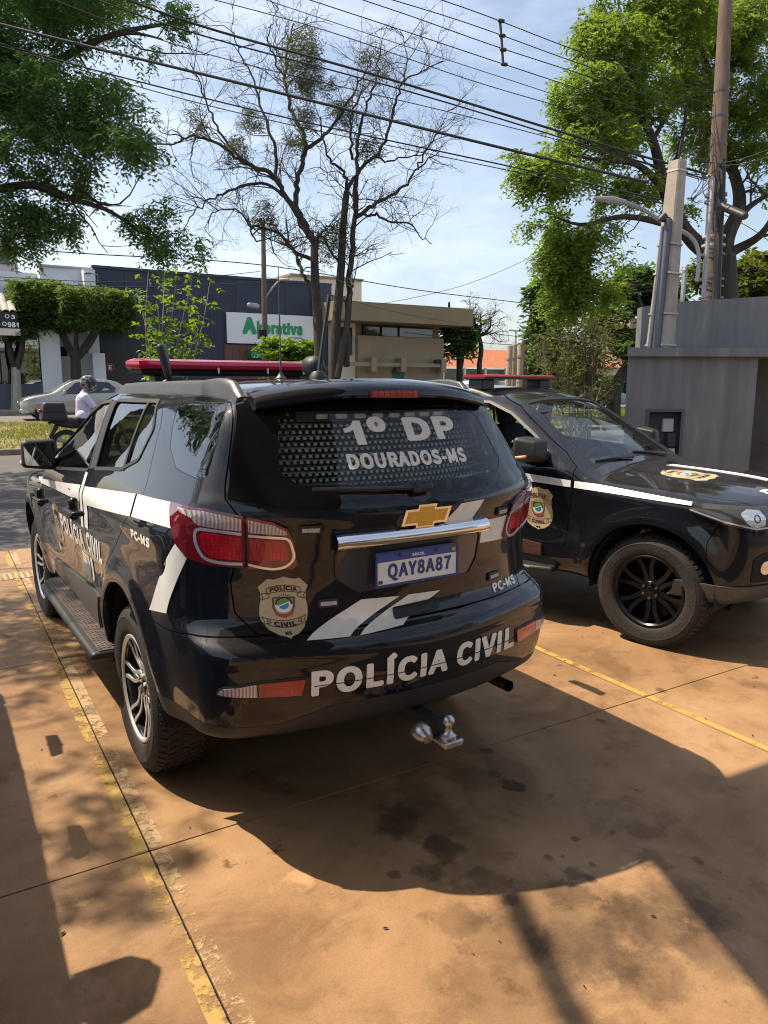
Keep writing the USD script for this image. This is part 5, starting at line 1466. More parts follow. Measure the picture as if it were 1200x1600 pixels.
fb_ = thing("apartment_block", "distant pale apartment block over the far trees", "building")
d0, d1 = P34(985, 497, 120), P34(1030, 497, 120)
obj("wall", box(d0[0], d1[0] + 8, 120, 130, SKIRT, d0[2]), M["beige"], fb_, smooth=False)
for k in range(4):
    for j in range(4):
        obj("window", box(d0[0] + 1 + 3 * k, d0[0] + 2.4 + 3 * k, 119.9, 119.99, d0[2] - 2.2 - 3 * j, d0[2] - 1 - 3 * j), M["winglass"], fb_, smooth=False)
for i, (px0, py0, px1, py1, mm, lab) in enumerate([(793, 598, 797, 541, "woodpole", "leftmost and shortest"), (801, 598, 804, 539, "woodpole", "second from left, leaning"), (811, 598, 814, 536, "woodpole", "third, paler"), (817, 598, 820, 532, "woodpole", "rightmost, darkest")]):
    a_, b_ = at(px0, py0 + 12, D=26 + .3 * i), at(px1, py1, D=26 + .3 * i)
    po = thing("wooden_post", f"upright rough wooden post, {lab} of the row of four", "post")
    obj("post", tube([a_, (a_ + b_) / 2 + np.array([.01, 0, 0]), b_], [.115, .11, .10], 10), mottled(f"post_wood_{i}", tuple(np.array([.24, .18, .13]) * (1.0 if i < 3 else .25)), tuple(np.array([.36, .28, .21]) * (1.0 if i < 3 else .25)), 3.0, .85, .4, stretch=(5, 5, .6)), po, smooth=40)
    obj("band", xf(lathe([(.118, -.03), (.12, -.03), (.12, .03), (.118, .03)], 12), None, a_ + .7 * (b_ - a_)), M["galv"], po)

# ------------------------------------------------------------------ grey wall with the meter, and the poles behind it
wd = np.array([cr0[0], cr0[1], 0.0])
nd = np.array([math.sin(CAM_YAW), math.cos(CAM_YAW), 0.0])
wc = at(978, 545, D=8.2)
ang = math.atan2(wd[1], wd[0])
gw = thing("grey_wall", "grey painted wall block with projecting cap and recessed electricity meter", "wall", (wc[0], wc[1], 0), ang)
LW = (at(1186, 690, D=8.2) - wc) @ wd
zcap0, zcap1 = at(980, 557, D=8.2)[2], at(980, 543, D=8.15)[2]
mx0, mx1 = (at(1018, 680, D=8.2) - wc) @ wd, (at(1073, 680, D=8.2) - wc) @ wd
mz1, mz0 = at(1045, 642, D=8.2)[2], at(1045, 722, D=8.2)[2]
cellw = prism_z(Polygon([(.03, 0), (LW, 0), (LW + .35, 1.1), (.46, 1.1)]), -.05, zcap0) - m3.Manifold.cube((mx1 - mx0, .10, mz1 - mz0)).translate((mx0, -.02, mz0))
obj("wall", cellw, M["greywall"], gw, smooth=False)
obj("cap", prism_z(Polygon([(0, -.06), (LW + 1.2, -.06), (LW + 1.2, 1.15), (.46, 1.15)]), zcap0 + .001, zcap1), M["greywall"], gw, smooth=False)
obj("return_wall", box(LW + .35, LW + 1.15, .9, 1.08, 0, zcap0 - .002), M["pvc"], gw, smooth=False)
uz = at(1060, 472, D=9.0)[2]
uv_ = np.array([((at(1009, 520, D=9.2) - wc) @ wd, at(1009, 478, D=9.2)[2]), ((at(1052, 520, D=9.2) - wc) @ wd, at(1052, 471, D=9.2)[2]), ((at(1260, 520, D=9.2) - wc) @ wd, at(1260, 458, D=9.2)[2])])
up = ext(Polygon([(uv_[0, 0], zcap1 - .3), *map(tuple, uv_), (uv_[2, 0], zcap1 - .3)]), .18)
obj("upper_wall", xf(up, rot("x", 90), (0, 1.42, 0)), M["greywall"], gw, smooth=False)
mt = obj("meter_box", [box(mx0 + .004, mx1 - .004, .068, .078, mz0 + .004, mz1 - .004)], M["pvc"], gw, smooth=False)
obj("meter_frame", m3.Manifold.cube((mx1 - mx0 + .03, .02, mz1 - mz0 + .03)).translate((mx0 - .015, -.012, mz0 - .015)) - m3.Manifold.cube((mx1 - mx0 - .03, .1, mz1 - mz0 - .03)).translate((mx0 + .015, -.05, mz0 + .015)), M["pvc"], mt, smooth=False)
Wm = mx1 - mx0
obj("meter_window", box(mx0 + .016, mx1 - .016, -.002, .002, mz0 + .016, mz1 - .016), pane("meter_cover", (.85, .86, .87), 1.25), mt, smooth=False)
obj("meter", rbox(mx0 + .47 * Wm, mx0 + .80 * Wm, .02, .067, mz1 - .24, mz1 - .09, .012), M["whitewall"], mt)
obj("breaker", rbox(mx0 + .62 * Wm, mx0 + .88 * Wm, .015, .067, mz1 - .40, mz1 - .25, .01), M["greyplastic"], mt)
obj("meter_label", box(mx0 + .64 * Wm, mx0 + .86 * Wm, .008, .013, mz1 - .51, mz1 - .425), M["plate"], mt, smooth=False)

cpole = thing("concrete_pole", "tapered square concrete pole with bolt holes and grey conduit behind the wall", "pole")
p0, p1 = at(1026, 600, D=8.62), at(1059, 252, D=8.62)


def square_pole(p0, p1, w0, w1, yaw):
    v = []
    for p_, w_ in ((p0, w0), (p1, w1)):
        for k in range(4):
            for s in (-1, 1):
                a = yaw + math.pi / 2 * k + math.pi / 4 + s * .10
                v.append(p_ + np.array([math.cos(a), math.sin(a), 0]) * w_ * .7071)
    q = [(k, (k + 1) % 8, 8 + (k + 1) % 8, 8 + k) for k in range(8)]
    f = [x for a, b, c, d in q for x in ((a, b, c), (a, c, d))] + [(8, 9 + k, 10 + k) for k in range(6)]
    return trimesh.Trimesh(np.array(v), f, process=False)


yaw = math.radians(4)
obj("shaft", square_pole(p0, p1, .235, .140, yaw), M["concretepole"], cpole, smooth=False)
ax_ = p1 - p0
fl_ = np.array([math.cos(yaw + math.pi), math.sin(yaw + math.pi), 0])     # outward normals of the two faces seen
fr_ = np.array([math.cos(yaw - math.pi / 2), math.sin(yaw - math.pi / 2), 0])
if fl_ @ nd > 0:
    fl_ = -fl_
if fr_ @ nd > 0:
    fr_ = -fr_
for f_ in (fl_, fr_):
    for k in range(13):
        t_ = .24 + .06 * k
        w_ = .235 + (.140 - .235) * t_
        c_ = p0 + ax_ * t_ + f_ * (w_ / 2 + .0)
        hole = trimesh.creation.cylinder(.013, .006, sections=10)
        M_ = trimesh.geometry.align_vectors([0, 0, 1], f_)
        hole.apply_transform(M_)
        hole.apply_translation(c_)
        obj("bolt_hole", hole, M["dark"], cpole, smooth=False)
fside = fl_
for dx in (-.03, .05):
    a_, b_ = p0 + ax_ * .10 + fside * .145 + np.cross([0, 0, 1], fside) * dx, p0 + ax_ * (.73 if dx > 0 else .70) + fside * .115 + np.cross([0, 0, 1], fside) * dx * .6
    obj("conduit", tube([a_, b_], .042 if dx > 0 else .030, 10), M["pvc"], cpole, smooth=40)
ct = p0 + ax_ * .735 + fside * .14
obj("conduit_hood", hull_pts([ct + np.array([-.08, 0, -.02]), ct + np.array([.07, 0, -.02]), ct + np.array([0, 0, .045]), ct + fside * .06], .02), M["plastic"], cpole, smooth=40)
for t_ in (.95, .62, .49, .31, .17):
    w_ = .235 + (.140 - .235) * t_ + .010
    bnd = square_pole(p0 + ax_ * t_, p0 + ax_ * (t_ + .008), w_ + (.015 if .1 < t_ < .7 else 0), w_ + (.015 if .1 < t_ < .7 else 0), yaw)
    obj("strap", bnd, M["glow"] if t_ in (.95, .49) else M["galv"], cpole, smooth=False)

wpole = thing("wooden_pole", "tall brown wooden utility pole wrapped with cables behind the grey wall", "pole")
DP = 10.6
w0, w1 = at(1106, 560, D=DP), at(1137, -60, D=DP)
obj("shaft", tube([w0 + (w1 - w0) * t for t in np.linspace(0, 1, 8)], np.linspace(.140, .085, 8), 14), M["woodpole"], wpole, smooth=40)
side = -nd * .17
cd = [at(1099, 466, D=DP - .3), at(1104, 400, D=DP - .3), at(1113, 290, D=DP - .3), at(1114, 280, D=DP - .28), at(1109, 273, D=DP - .26), at(1103, 278, D=DP - .24)]
obj("conduit", tube(cd, .028, 8), M["galv"], wpole, smooth=40)
ca = [at(1119, 480, D=DP - .2), at(1122, 380, D=DP - .2), at(1127, 300, D=DP - .2), at(1128, 250, D=DP - .2)]
obj("cable_bundle", tube(ca, .055, 8), M["wire"], wpole, smooth=40)
for py, wd_ in ((466, 17), (448, 17), (437, 17), (398, 16), (384, 16), (370, 16), (315, 15), (305, 15), (227, 13), (183, 12), (144, 11)):
    t_ = (560 - py) / 620
    c_ = w0 + (w1 - w0) * t_
    r_ = .140 - .055 * t_ + .030
    if py < 300:
        r_ -= .028
    obj("strap", xf(lathe([(r_, -.015), (r_ + .004, -.015), (r_ + .004, .015), (r_, .015)], 16), None, c_), M["glow"] if py in (384, 370) else M["pvc"], wpole)
jb = at(1140, 325, D=DP - .25)
obj("junction_box", hull_pts([at(1128, 322, D=DP - .3), at(1163, 337, D=DP - .6)], .055), M["plastic"], wpole, smooth=40)
rn = np.random.default_rng(3)
for k in range(14):     # loose loops of drop cable round the pole head
    a_ = at(1105 + rn.normal(0, 5), 240 + rn.uniform(0, 60), D=DP - .2 + rn.normal(0, .08))
    b_ = at(1100 + rn.normal(0, 14), 250 + rn.uniform(-60, 70), D=DP - .3 + rn.normal(0, .15))
    m_ = (a_ + b_) / 2 + np.array([rn.normal(0, .15), rn.normal(0, .12), rn.normal(-.05, .15)])
    obj("drop_cable", tube(smooth_line([a_, m_, b_], 6), .006, 4), M["wire"], wpole, smooth=True)

lamp = thing("street_lamp", "curved grey street lamp arm reaching left from the wooden pole", "street lamp")
DL = 10.3
arm = [at(1089, 440, D=DL), at(1092, 405, D=DL), at(1087, 380, D=DL), at(1073, 365, D=DL), at(1050, 355, D=DL), at(1025, 340, D=DL), at(1000, 325, D=DL), at(975, 316, D=DL)]
obj("arm", tube(smooth_line(arm, 5), .028, 8), M["galv"], lamp, smooth=40)
obj("lamp_head", hull_pts([at(977, 316, D=DL), at(955, 312, D=DL), at(930, 310, D=DL)], [.035, .05, .03]), M["galv"], lamp, smooth=40)
pc = thing("grey_post", "thin grey steel post between the two poles", "post")
obj("post", tube([at(1063, 500, D=10.0), at(1070, 425, D=10.0)], .03, 8), M["galv"], pc, smooth=40)
obj("post_cap", hull_pts([at(1070, 425, D=10.0), at(1070, 422, D=10.0)], .034), M["galv"], pc)


# ------------------------------------------------------------------ overhead lines
def wire(pts, D, r, label, n=14):
    p = [at(px, py, D=d) for (px, py), d in zip(pts, np.interp(np.linspace(0, 1, len(pts)), np.linspace(0, 1, len(D)), D))]
    far_end = p[0] + (p[0] - p[1]) / np.linalg.norm(p[0] - p[1]) * 14.0
    far_end[2] += .6          # the line sags and rises again towards a pole well outside the view
    p = [far_end] + p if label.find("drop wire") < 0 and label.find("falling") < 0 else p
    o_ = obj("overhead_wire", tube(smooth_line(p, n), r, 5, False), M["wire"], smooth=True)
    tag(o_, label, "wire")


wire([(-60, 22), (0, 38), (250, 100), (500, 161), (750, 223), (1010, 285)], [8.2, 8.55], .017, "thickest black cable, sagging from upper left to the concrete pole")
wire([(185, -6), (250, 19), (500, 93), (750, 167), (1010, 246), (1105, 272)], [9.0, 10.5], .016, "thick black cable just above the thickest one, ending on the wooden pole")
wire([(120, -12), (250, 35), (500, 105), (750, 176), (1010, 255), (1105, 280)], [9.1, 10.5], .010, "black cable close below the upper thick cable")
wire([(60, -10), (250, 62), (500, 128), (750, 187), (1105, 283)], [9.1, 10.5], .006, "thin wire crossing the bare trees between the two thick cables")
wire([(-60, 50), (0, 68), (250, 136), (500, 196), (750, 250), (1050, 316)], [8.4, 9.4], .009, "thin cable just under the thickest cable")
wire([(-60, 56), (0, 72), (250, 145), (500, 205), (750, 257), (1050, 322)], [8.5, 9.5], .006, "lowest thin cable of the bundle under the thickest cable")
wire([(320, -4), (500, 45), (750, 130), (950, 190), (1100, 250)], [9.2, 10.5], .006, "thin wire from the top edge, lowest of the upper set")
wire([(380, -12), (500, 28), (750, 110), (930, 170), (1100, 235)], [9.2, 10.5], .005, "thinnest wire running under the four spaced lines")
U = [([(475, -3), (600, 38), (750, 88), (895, 136), (1130, 215)], "lowest of the four evenly spaced lines with a spacer"), ([(555, -4), (650, 28), (750, 64), (890, 110), (1132, 190)], "third from top of the four lines with a spacer"), ([(600, -4), (680, 20), (750, 43), (890, 94), (1134, 170)], "second from top of the four lines with a spacer"), ([(672, -6), (750, 21), (890, 75), (1136, 150)], "topmost of the four lines with a spacer")]
for pts, lb in U:
    wire(pts, [9.6, 10.6], .0065, lb)
spc = thing("line_spacer", "upright twisted spacer rod holding the four lines apart", "spacer")
obj("rod", tube([at(781, 30, D=9.9), at(784, 66, D=9.9), at(786, 101, D=9.9)], .018, 6), M["plastic"], spc)
for py in (32, 55, 77, 100):
    obj("clamp", hull_pts([at(780 + (py - 30) * .07, py, D=9.88), at(786 + (py - 30) * .07, py + 1, D=9.88)], .024), M["plastic"], spc)
wire([(1120, 255), (1160, 248), (1230, 222)], [10.4, 9.6], .006, "pale drop wire going right from the wooden pole, upper")
wire([(1120, 258), (1160, 256), (1230, 236)], [10.4, 9.6], .006, "pale drop wire going right from the wooden pole, lower")
wire([(1130, 335), (1170, 355), (1230, 400)], [10.4, 10.0], .005, "thin wire falling to the right edge from the junction box")
FW = 31.4
for pts, lb, r in (([(-30, 383), (130, 396), (400, 413), (620, 448), (830, 475), (1000, 500)], "upper far street wire crossing the whole view", .022), ([(-30, 431), (60, 436), (140, 440), (407, 424)], "far wire over the clipped tree, upper", .014), ([(-30, 437), (60, 442), (140, 447), (407, 440)], "far wire over the clipped tree, lower", .014), ([(407, 430), (520, 462), (640, 492), (720, 505)], "far wire sagging across the beige roof", .012), ([(600, 474), (720, 447), (835, 400)], "thin far wire rising right of the beige roof", .012), ([(700, 512), (760, 520), (830, 528), (1000, 545)], "far wire over the orange roof, upper", .016), ([(700, 528), (760, 536), (830, 540), (1000, 548)], "far wire over the orange roof, lower", .018)):
    p = [at(px, py, Y=FW) for px, py in pts]
    tag(obj("overhead_wire", tube(smooth_line(p, 8), r, 4, False), M["wire"], smooth=True), lb, "wire")
fp = thing("utility_pole", "slim brown utility pole in front of the white sign", "pole")
f0, f1 = at(415, 600, Y=FW), at(411, 348, Y=FW)
obj("shaft", tube([f0 - [0, 0, 1.0], f0, f1], [.15, .15, .10], 10), M["woodpole"], fp, smooth=40)
obj("lamp_arm", tube(smooth_line([at(413, 468, Y=FW), at(422, 455, Y=FW - .3), at(433, 442, Y=FW - .6), at(440, 436, Y=FW - .8)], 4), .045, 6), M["galv"], fp, smooth=40)
obj("lamp_head", hull_pts([at(438, 437, Y=FW - .8), at(450, 437, Y=FW - 1.0)], [.06, .09]), M["galv"], fp, smooth=40)
obj("control_box", rbox(*(at(402, 517, Y=FW - .2)[0] + np.array([0, .38])), FW - .45, FW - .16, at(405, 530, Y=FW)[2], at(405, 516, Y=FW)[2], .02), M["dark"], fp)
obj("floodlight", hull_pts([at(390, 477, Y=FW - .4), at(402, 479, Y=FW - .3)], .13), M["galv"], fp, smooth=40)
fl2 = thing("far_street_lamp", "tiny double-headed street lamp far above the orange roof", "street lamp")
q0, q1 = at(806, 590, Y=62), at(806, 517, Y=62)
obj("post", tube([q0 - [0, 0, 1], q1], .09, 6), M["galv"], fl2)
obj("lamp_head", [hull_pts([q1, q1 + np.array([.9, 0, .05])], .09), hull_pts([q1, q1 + np.array([-.9, 0, .05])], .09)], M["galv"], fl2)


# ------------------------------------------------------------------ small vehicles on the far road
def small_car(name, label, x_front, y, z0, mat, direction=-1, L=3.85, group=None):
    """A hatchback: body lofted along its length, glass, wheels, lamps. Nose towards -x when direction is -1."""
    c = thing(name, label, "car", (x_front, y, z0), 0 if direction < 0 else math.pi, group)
    st = np.array([  # s, z bottom, z belt, z top, half width low, half width top
        (0.0, .36, .52, .56, .60, .52), (.06, .25, .62, .68, .70, .60), (.25, .22, .72, .79, .79, .68), (.6, .20, .78, .87, .82, .72), (1.0, .19, .84, .95, .83, .74), (1.12, .19, .86, 1.00, .83, .72), (1.5, .19, .88, 1.24, .83, .64), (1.85, .19, .90, 1.40, .83, .585), (2.3, .19, .91, 1.45, .83, .575), (2.8, .19, .93, 1.44, .83, .57), (3.25, .20, .95, 1.37, .82, .56), (3.55, .24, .96, 1.20, .79, .56), (3.75, .28, .93, 1.02, .74, .58), (3.85, .36, .80, .84, .66, .55)])
    st[:, 0] *= L / 3.85
    S = np.linspace(0, L, 48)
    ip = [PchipInterpolator(st[:, 0], st[:, k]) for k in range(1, 6)]
    sec = []
    for s in S:
        zb, zl, zt_, wl, wt = (float(i(s)) for i in ip)
        half = [(0, zb), (wl * .85, zb), (wl * .97, zb + .08), (wl, zb + (zl - zb) * .55), (wl * .98, zl), (wl * .98 + (wt - wl * .98) * .55, zl + (zt_ - zl) * .55), (wt, zl + (zt_ - zl) * .93), (wt * .9, zt_), (0, zt_ + .015)]
        full = half + [(-a, b) for a, b in half[-2:0:-1]]
        sec.append([(s, a, b) for a, b in full])
    k = len(sec[0])
    v = np.array(sec).reshape(-1, 3)
    q = np.array([(i * k + j, i * k + (j + 1) % k, (i + 1) * k + (j + 1) % k, (i + 1) * k + j) for i in range(len(S) - 1) for j in range(k)])
    f = np.vstack([q[:, [0, 1, 2]], q[:, [0, 2, 3]]])
    body = trimesh.Trimesh(v, f, process=False)
    trimesh.repair.fix_normals(body)
    e0 = trimesh.Trimesh(np.array(sec[0]), [(0, j, j + 1) for j in range(1, k - 1)], process=False)
    e1 = trimesh.Trimesh(np.array(sec[-1]), [(0, j, j + 1) for j in range(1, k - 1)], process=False)
    obj("body", [body, e0, e1], mat, c, smooth=35)
    for s in (-1, 1):
        def pt(x, z):
            zb, zl, zt_, wl, wt = (float(i(x)) for i in ip)
            t_ = (z - zl) / max(zt_ - zl, .05)
            return (x, s * (wl * .98 + (wt - wl * .98) * t_ + .012), z)
        for nm, poly in (("front_window", [(1.38, .91), (2.18, .93), (2.18, 1.36), (1.86, 1.32)]), ("rear_window", [(2.26, .935), (3.15, .96), (3.22, 1.12), (3.0, 1.33), (2.26, 1.37)])):
            pv = np.array([pt(x * L / 3.85, z) for x, z in poly])
            nf = [(0, j, j + 1) for j in range(1, len(pv) - 1)]
            back = pv - np.array([0, s * .02, 0])
            m = trimesh.Trimesh(np.vstack([pv, back]), nf + [(a + len(pv), c_ + len(pv), b + len(pv)) for a, b, c_ in nf] + [x for j in range(len(pv)) for x in ((j, (j + 1) % len(pv), len(pv) + j), ((j + 1) % len(pv), len(pv) + (j + 1) % len(pv), len(pv) + j))], process=False)
            m.fix_normals()
            obj(nm, m, M["winglass"], c, smooth=False)
        obj("door_joint", box(2.21, 2.225, s * .822, s * .836, .30, .92), M["dark"], c, smooth=False)
        obj("side_moulding", box(.95, 3.1, s * .818, s * .842, .52, .58), mat, c, smooth=False)
        obj("mirror", hull_pts([(1.42, s * .86, .95), (1.46, s * .98, .96), (1.44, s * .98, 1.04), (1.42, s * .88, 1.03)], .03), mat, c, smooth=40)
        obj("headlamp", hull_pts([(.06, s * .52, .60), (.28, s * .72, .68), (.12, s * .62, .52)], .05), M["headlamp"], c, smooth=40)
        obj("tail_lamp", hull_pts([(L - .18, s * .70, .78), (L - .12, s * .62, .95)], .05), M["lensred"], c, smooth=40)
        for xw in (.72, L - .68):
            w_ = obj("wheel", xf(lathe([(0, -.06), (.19, -.06), (.20, -.03), (.285, -.03), (.29, -.08), (.285, .09), (.15, .09)], 24), rot("x", 90 if s > 0 else -90), (xw, s * .77, .29)), M["rubber"], c, smooth=35)
            obj("rim", xf(cat([lathe([(0, -.075), (.06, -.078), (.06, -.062), (0, -.062)], 16)] + [xf(box(.04, .19, -.022, .022, -.072, -.058), rot("z", 72 * k_)) for k_ in range(5)]), rot("x", 90 if s > 0 else -90), (xw, s * .775, .29)), M["galv"], w_, smooth=False)
    ws = np.array([(1.16, .64, .98), (1.16, -.64, .98), (1.84, -.53, 1.395), (1.84, .53, 1.395)]) + np.array([-.02, 0, .025])
    obj("windscreen", trimesh.Trimesh(ws, [(0, 1, 2), (0, 2, 3)], process=False), M["winglass"], c, smooth=False)
    obj("grille", box(-.012, .02, -.4, .4, .40, .52), M["dark"], c, smooth=False)
    obj("bumper", hull_pts([(.02, -.6, .36), (.02, .6, .36), (.25, .78, .30), (.25, -.78, .30)], .05), mat, c, smooth=40)
    return c


cp_ = at(33, 645, Y=26.4)
small_car("parked_car", "silver hatchback on the far road behind the motorcyclist", cp_[0], 27.2, gz(27.2) + .0, M["silver"])
cp_ = at(768, 650, Y=27)
small_car("parked_car", "dark car on the far road seen through the open window of the right SUV", cp_[0] - 1.2, 27.0, gz(27), M["cardark"])
small_car("parked_car", "white car beyond the light bar of the right SUV, below the house", at(700, 585, Y=45)[0], 45, .6, M["carwhite"])
small_car("parked_car", "blue grey car peeping out at the left end of the grey wall", at(935, 640, Y=26)[0], 27.3, gz(27), M["carblue"])

# ------------------------------------------------------------------ motorcycle and rider
MY = 14.6
r0 = at(104, 693, Y=MY)
mgz = gz(MY)
mo = thing("motorcycle", "dark motorcycle with black top box by the median kerb", "motorcycle", (r0[0], MY, mgz))
WR = .305


def mwheel(x):
    w_ = obj("wheel", xf(trimesh.creation.torus(WR - .05, .05, major_sections=40, minor_sections=8), rot("x", 90), (x, 0, WR)), M["rubber"], mo, smooth=True)
    obj("rim", xf(trimesh.creation.torus(WR - .095, .014, major_sections=36, minor_sections=6), rot("x", 90), (x, 0, WR)), M["galv"], w_, smooth=True)
    obj("spoke_set", [tube([(x + .04 * math.cos(a), 0, WR + .04 * math.sin(a)), (x + (WR - .1) * math.cos(a + .1), 0, WR + (WR - .1) * math.sin(a + .1))], .006, 4) for a in np.linspace(0, 2 * math.pi, 13)[:-1]], M["galv"], w_, smooth=False, kind="stuff")
    obj("hub", xf(trimesh.creation.cylinder(.075, .14, sections=16), rot("x", 90), (x, 0, WR)), M["dark"], w_)


mwheel(0)
mwheel(1.28)
obj("frame", [tube([(0, .12, WR), (.45, .12, .45), (.75, .08, .55), (1.0, 0, .85)], .025, 6), tube([(0, -.12, WR), (.45, -.12, .45), (.75, -.08, .55), (1.0, 0, .85)], .025, 6), tube([(.05, .1, .66), (.5, .08, .62), (.95, 0, .85)], .022, 6)], M["dark"], mo, smooth=40)
obj("seat", hull_pts([(-.12, 0, .78), (.15, 0, .78), (.55, 0, .72), (.1, 0, .70)], [.075, .09, .08, .07]), M["plastic"], mo, smooth=40)
obj("tail", hull_pts([(-.28, 0, .80), (-.05, 0, .72), (.1, .06, .70), (.1, -.06, .70)], [.04, .06, .06, .06]), M["plastic"], mo, smooth=40)
obj("fuel_tank", hull_pts([(.55, 0, .80), (.90, 0, .88), (.75, .08, .76), (.75, -.08, .76)], [.09, .10, .08, .08]), M["cardark"], mo, smooth=40)
obj("engine", [rbox(.42, .78, -.15, .15, .28, .55, .04), hull_pts([(.6, 0, .55), (.62, 0, .66)], .09)], M["greyplastic"], mo)
obj("fork", [tube([(1.0, s * .09, .92), (1.28, s * .09, WR)], .022, 6) for s in (-1, 1)], M["galv"], mo)
obj("handlebar", tube([(.92, -.34, 1.0), (.98, -.2, 1.02), (1.0, 0, .98), (.98, .2, 1.02), (.92, .34, 1.0)], .015, 6), M["dark"], mo)
obj("headlamp", hull_pts([(1.08, 0, .90), (1.16, 0, .90)], .09), M["headlamp"], mo, smooth=40)
obj("rear_mudguard", [hull_pts([(-.18, 0, .68), (-.33, 0, .42)], [.05, .035])], M["plastic"], mo)
obj("number_plate", xf(box(-.005, .005, -.10, .10, -.075, .075), rot("y", -22), (-.345, 0, .47)), M["plate"], mo, smooth=False)
obj("tail_lamp", hull_pts([(-.31, -.04, .755), (-.31, .04, .755)], .035), M["lensred"], mo)
tb = obj("top_box", hull_pts([(-.42, -.17, .86), (-.02, -.17, .86), (-.42, .17, .86), (-.02, .17, .86), (-.37, -.15, 1.13), (-.06, -.15, 1.13), (-.37, .15, 1.13), (-.06, .15, 1.13)], .06, 12), M["plastic"], mo, smooth=40)
obj("box_reflector", hull_pts([(-.475, -.10, 1.02), (-.475, .10, 1.02)], .04), M["lensdeep"], tb)
obj("box_seam", hull_pts([(-.42, -.17, .985), (-.02, -.17, .985), (-.42, .17, .985), (-.02, .17, .985)], .0635, 12).slice_plane([0, 0, .98], [0, 0, 1]).slice_plane([0, 0, .99], [0, 0, -1]), M["dark"], tb)
obj("exhaust", tube([(.5, -.15, .3), (.1, -.16, .32), (-.2, -.18, .42)], [.02, .035, .04], 8), M["galv"], mo, smooth=40)

rd = thing("person", "person in pale lilac shirt and patterned helmet sitting on the motorcycle", "person", (r0[0], MY, mgz))


def body_mesh(bones, ref=.022, it=8):
    u = m3.Manifold()
    for a, ra, b, rb__ in bones:
        u = u + m3.Manifold.batch_hull([m3.Manifold.sphere(ra, 14).translate(tuple(map(float, a))), m3.Manifold.sphere(rb__, 14).translate(tuple(map(float, b)))])
    m = tm(u.refine_to_length(ref))
    m.merge_vertices()
    trimesh.smoothing.filter_taubin(m, iterations=it)
    return m


HIP, CH, NK, HD = (.36, 0, .86), (.40, 0, 1.22), (.44, 0, 1.40), (.50, 0, 1.56)
bones = [((.36, -.10, .86), .13, (.36, .10, .86), .13), (HIP, .14, (.38, 0, 1.04), .135), ((.38, 0, 1.04), .135, CH, .15), ((.41, -.14, 1.28), .075, (.41, .14, 1.28), .075), (CH, .14, NK, .075), (NK, .06, HD, .085), (HD, .10, (.53, 0, 1.60), .10)]
for s in (-1, 1):
    bones += [((.41, s * .18, 1.29), .065, (.58, s * .25, 1.08), .05), ((.58, s * .25, 1.08), .048, (.86, s * .29, 1.02), .036), ((.86, s * .29, 1.02), .036, (.95, s * .29, 1.03), .032)]
    bones += [((.38, s * .10, .84), .10, (.78, s * .17, .72), .075), ((.78, s * .17, .72), .07, (.60, s * .19, .34), .05), ((.60, s * .19, .34), .045, (.74, s * .19, .28), .04)]
    for k in range(4):
        bones.append(((.94, s * (.275 + .016 * k), 1.045), .010, (.985, s * (.275 + .016 * k), 1.02), .009))
obj("body", body_mesh(bones), M["skin"], rd, smooth=True)
sb_ = [((.36, -.10, .90), .14, (.36, .10, .90), .14), ((.36, 0, .90), .155, (.38, 0, 1.06), .15), ((.38, 0, 1.06), .15, CH, .165), ((.41, -.15, 1.29), .085, (.41, .15, 1.29), .085), (CH, .155, (.43, 0, 1.37), .085)]
for s in (-1, 1):
    sb_ += [((.41, s * .18, 1.29), .078, (.56, s * .24, 1.11), .066)]
obj("shirt", body_mesh(sb_), M["shirt"], rd, smooth=True)
tb_ = [((.36, -.09, .85), .14, (.36, .09, .85), .14)]
for s in (-1, 1):
    tb_ += [((.38, s * .10, .84), .112, (.78, s * .17, .72), .088), ((.78, s * .17, .72), .085, (.60, s * .19, .38), .065)]
obj("trousers", body_mesh(tb_), M["trousers"], rd, smooth=True)
hm = obj("helmet", body_mesh([((.49, 0, 1.60), .150, (.53, 0, 1.61), .145), ((.54, 0, 1.52), .12, (.62, 0, 1.50), .075)], .02, 10), M["helmet"], rd, smooth=True)
obj("visor", body_mesh([((.585, -.05, 1.60), .098, (.585, .05, 1.60), .098)], .02, 6), M["winglass"], hm, smooth=True)
obj("shoe", hull_pts([(.58, -.19, .29), (.78, -.19, .27)], [.055, .045]), M["dark"], rd)
obj("shoe", hull_pts([(.58, .19, .29), (.78, .19, .27)], [.055, .045]), M["dark"], rd)
# ------------------------------------------------------------------ vegetation
M["bark"] = mottled("dark_bark", (.018, .014, .011), (.055, .044, .034), 5.0, .95, .8, dist=.03, stretch=(2.5, 2.5, .6))
M["barkgrey"] = mottled("grey_bark", (.05, .044, .038), (.13, .115, .10), 5.0, .95, .6, dist=.03, stretch=(2.5, 2.5, .6))
M["twig"] = simple("twig_bark", (.045, .036, .028), .95)
M["twigpale"] = simple("pale_twig_bark", (.17, .14, .10), .9)
L_DARK = leaf_material("dark_leaf", [(0, (.035, .075, .020)), (.5, (.070, .130, .032)), (.85, (.14, .21, .04)), (1, (.26, .31, .06))], .55, .5)
L_LEFT = leaf_material("left_tree_leaf", [(0, (.045, .095, .028)), (.45, (.085, .155, .04)), (.8, (.17, .25, .05)), (1, (.34, .38, .08))], .55, .5)
L_BRIGHT = leaf_material("bright_leaf", [(0, (.075, .125, .026)), (.4, (.145, .22, .042)), (.75, (.24, .32, .065)), (1, (.34, .40, .11))], .52, .5)
L_MID = leaf_material("mid_leaf", [(0, (.03, .06, .016)), (.5, (.07, .12, .03)), (1, (.15, .20, .05))], .42, .55)
L_YELLOW = leaf_material("yellow_leaf", [(0, (.05, .075, .014)), (.5, (.12, .14, .022)), (1, (.24, .21, .03))], .35, .6)
